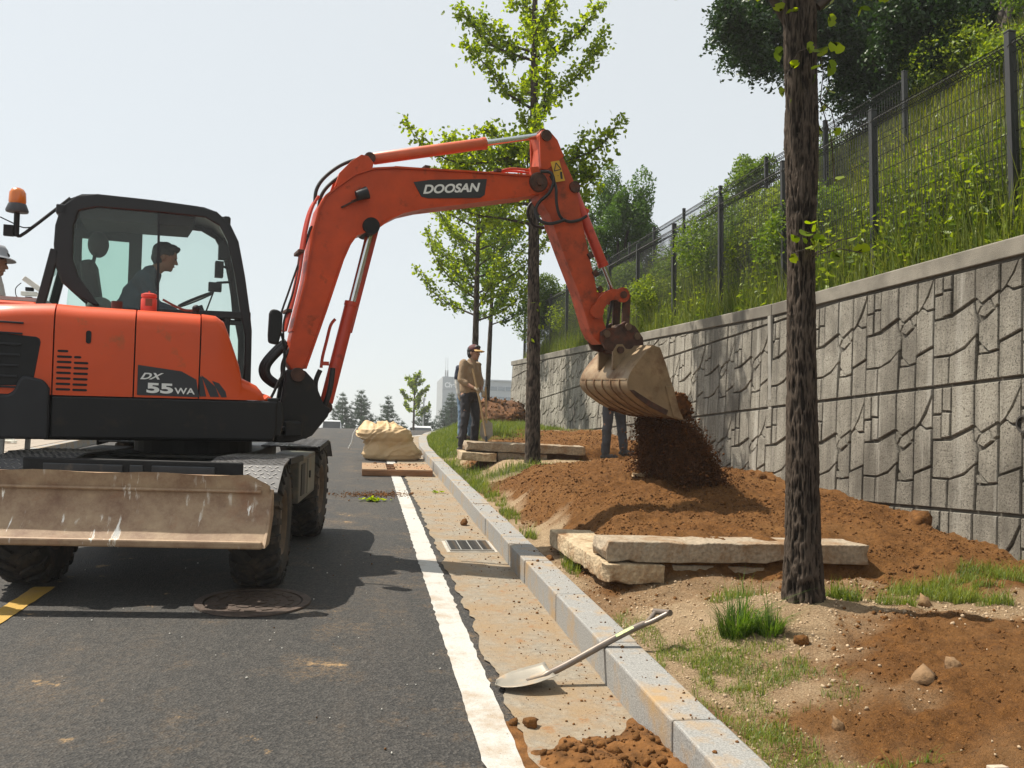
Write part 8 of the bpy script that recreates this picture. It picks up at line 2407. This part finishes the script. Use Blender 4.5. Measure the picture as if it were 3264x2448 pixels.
# third worker bending behind the bucket
p3 = Vector((3.60, 12.0, 1.56))
GREYT = mat('trousers_grey', (0.055, 0.055, 0.062), 0.85, var=0.15, scale=7)
person('worker in grey trousers bending behind the bucket', Matrix.Translation(p3), dict(
    pelvis=(-0.02, 0.0, 0.90), chest=(0.26, -0.02, 1.02), neck=(0.43, -0.03, 1.03), head=(0.55, -0.04, 1.00), face=(0.9, -0.15, -0.5), toe=(0.9, -0.5, 0),
    shR=(0.34, -0.17, 1.04), elR=(0.38, -0.24, 0.78), wrR=(0.36, -0.27, 0.55), shL=(0.34, 0.15, 1.04), elL=(0.42, 0.2, 0.80), wrL=(0.40, 0.02, 0.66),
    hipR=(-0.10, -0.06, 0.86), knR=(-0.13, -0.08, 0.47), anR=(-0.14, -0.04, 0.08), hipL=(0.08, 0.06, 0.86), knL=(0.12, 0.05, 0.50), anL=(0.15, 0.02, 0.14)),
    (mat('shirt_dark', (0.06, 0.06, 0.07), 0.85, var=0.2), GREYT), True, (mat('cap_grey', (0.12, 0.12, 0.12), 0.8), mat('visor_grey', (0.12, 0.12, 0.12), 0.8)), 0.9, True)
HS = empty('long_handled_shovel', p3 + Vector((0.40, -0.30, 0.02)), 0, 'pale wooden shovel handle standing behind the falling soil', 'shovel')
MB().tube([(0.03, 0, 0.95), (0.0, 0, 0.08)], 0.018, 10).build('handle', HW, HS, sm=60)
o = MB().add([(-0.10, 0, 0.12), (-0.03, 0.01, 0.17), (0.03, 0.01, 0.17), (0.10, 0, 0.12), (0.10, 0.01, -0.04), (0.0, 0.02, -0.14), (-0.10, 0.01, -0.04)], [tuple(range(7))]).build('blade', mat('shovel_blade', (0.3, 0.28, 0.24), 0.5, 0.5), HS)
md = o.modifiers.new('Solid', 'SOLIDIFY'); md.thickness = 0.006

# operator in the cab, leaning forward
MOP = Matrix.Translation(EX0) @ Matrix.Rotation(TL, 4, 'X') @ MU
BLUE = mat('shirt_blue', (0.030, 0.048, 0.080), 0.85, var=0.12, scale=6)
person('operator with black hair and blue shirt leaning forward in the cab', MOP, dict(
    pelvis=(-0.60, 0.50, 1.95), chest=(-0.50, 0.50, 2.20), neck=(-0.385, 0.50, 2.415), head=(-0.285, 0.50, 2.555), face=(0.97, -0.05, -0.22), toe=(1, 0, 0),
    shR=(-0.45, 0.31, 2.34), elR=(-0.36, 0.25, 2.10), wrR=(-0.10, 0.28, 2.02), shL=(-0.45, 0.69, 2.34), elL=(-0.36, 0.74, 2.10), wrL=(-0.10, 0.70, 2.02),
    hipR=(-0.56, 0.40, 1.92), knR=(-0.14, 0.38, 1.90), anR=(0.02, 0.38, 1.50), hipL=(-0.56, 0.60, 1.92), knL=(-0.14, 0.62, 1.90), anL=(0.02, 0.62, 1.50)),
    (BLUE, BLKT), True, None, 0.8)

# man with a brimmed hat at the left edge, standing on a work platform behind the machine
y4 = 9.0
p4 = Vector((-0.389 * y4 - 0.06, y4, 1.5 + 0.218 * y4 - 1.74))
WP = empty('work_platform', (p4.x, p4.y, rz_(y4)), 0, 'low steel work platform behind the excavator tail', 'platform')
PLT = mat('platform_steel', (0.22, 0.22, 0.21), 0.6, 0.3)
hpl = p4.z - rz_(y4)
MB().box((0, 0, hpl - 0.02), (0.7, 0.7, 0.04)).build('deck', PLT, WP)
for sx_ in (-0.32, 0.32):
    for sy in (-0.32, 0.32):
        MB().box((sx_, sy, (hpl - 0.04) / 2), (0.04, 0.04, hpl - 0.04)).build('leg', PLT, WP)
pr4 = person('man in grey brimmed hat at the left edge behind the excavator', Matrix.Translation(p4), dict(
    pelvis=(0.0, 0.0, 0.95), chest=(0.0, 0.0, 1.26), neck=(0.01, 0.0, 1.46), head=(0.03, 0.0, 1.59), face=(0.9, 0.35, -0.1), toe=(0.9, 0.3, 0),
    shR=(0.03, -0.19, 1.40), elR=(0.0, -0.24, 1.12), wrR=(0.12, -0.2, 0.92), shL=(-0.03, 0.19, 1.40), elL=(0.0, 0.24, 1.12), wrL=(0.12, 0.2, 0.92),
    hipR=(0.0, -0.09, 0.9), knR=(0.02, -0.10, 0.5), anR=(0, -0.1, 0.09), hipL=(0, 0.09, 0.9), knL=(0.02, 0.1, 0.5), anL=(0, 0.1, 0.09)),
    (mat('shirt_pale', (0.45, 0.43, 0.40), 0.85, var=0.08), GREYT), True, None, 0.9)
hc_ = Vector((0.03, 0, 1.60))
MB().lathe([(0.175, 0.020), (0.170, 0.030), (0.115, 0.052), (0.105, 0.065), (0.098, 0.12), (0.07, 0.16), (0.0, 0.175)], hc_, (0.02, 0, 1), 28).build('hat', mat('hat_grey', (0.30, 0.31, 0.33), 0.8, var=0.08), pr4, sm=50)

# ============================================================ SUMMER HAZE
hb = MB().box((0, 150, 5), (640, 580, 42))
hz_m = bpy.data.materials.new('haze_air')
hz_m.use_nodes = True
hn = hz_m.node_tree
for nd in list(hn.nodes):
    if nd.type != 'OUTPUT_MATERIAL': hn.nodes.remove(nd)
pv = hn.nodes.new('ShaderNodeVolumePrincipled')
pv.inputs['Density'].default_value = 0.0011
pv.inputs['Color'].default_value = (0.95, 0.96, 0.97, 1)
pv.inputs['Anisotropy'].default_value = 0.2
hn.links.new(pv.outputs[0], hn.nodes['Material Output'].inputs['Volume'])
o = hb.build('haze', hz_m)
tag(o, 'pale summer haze filling the air', kind='stuff')
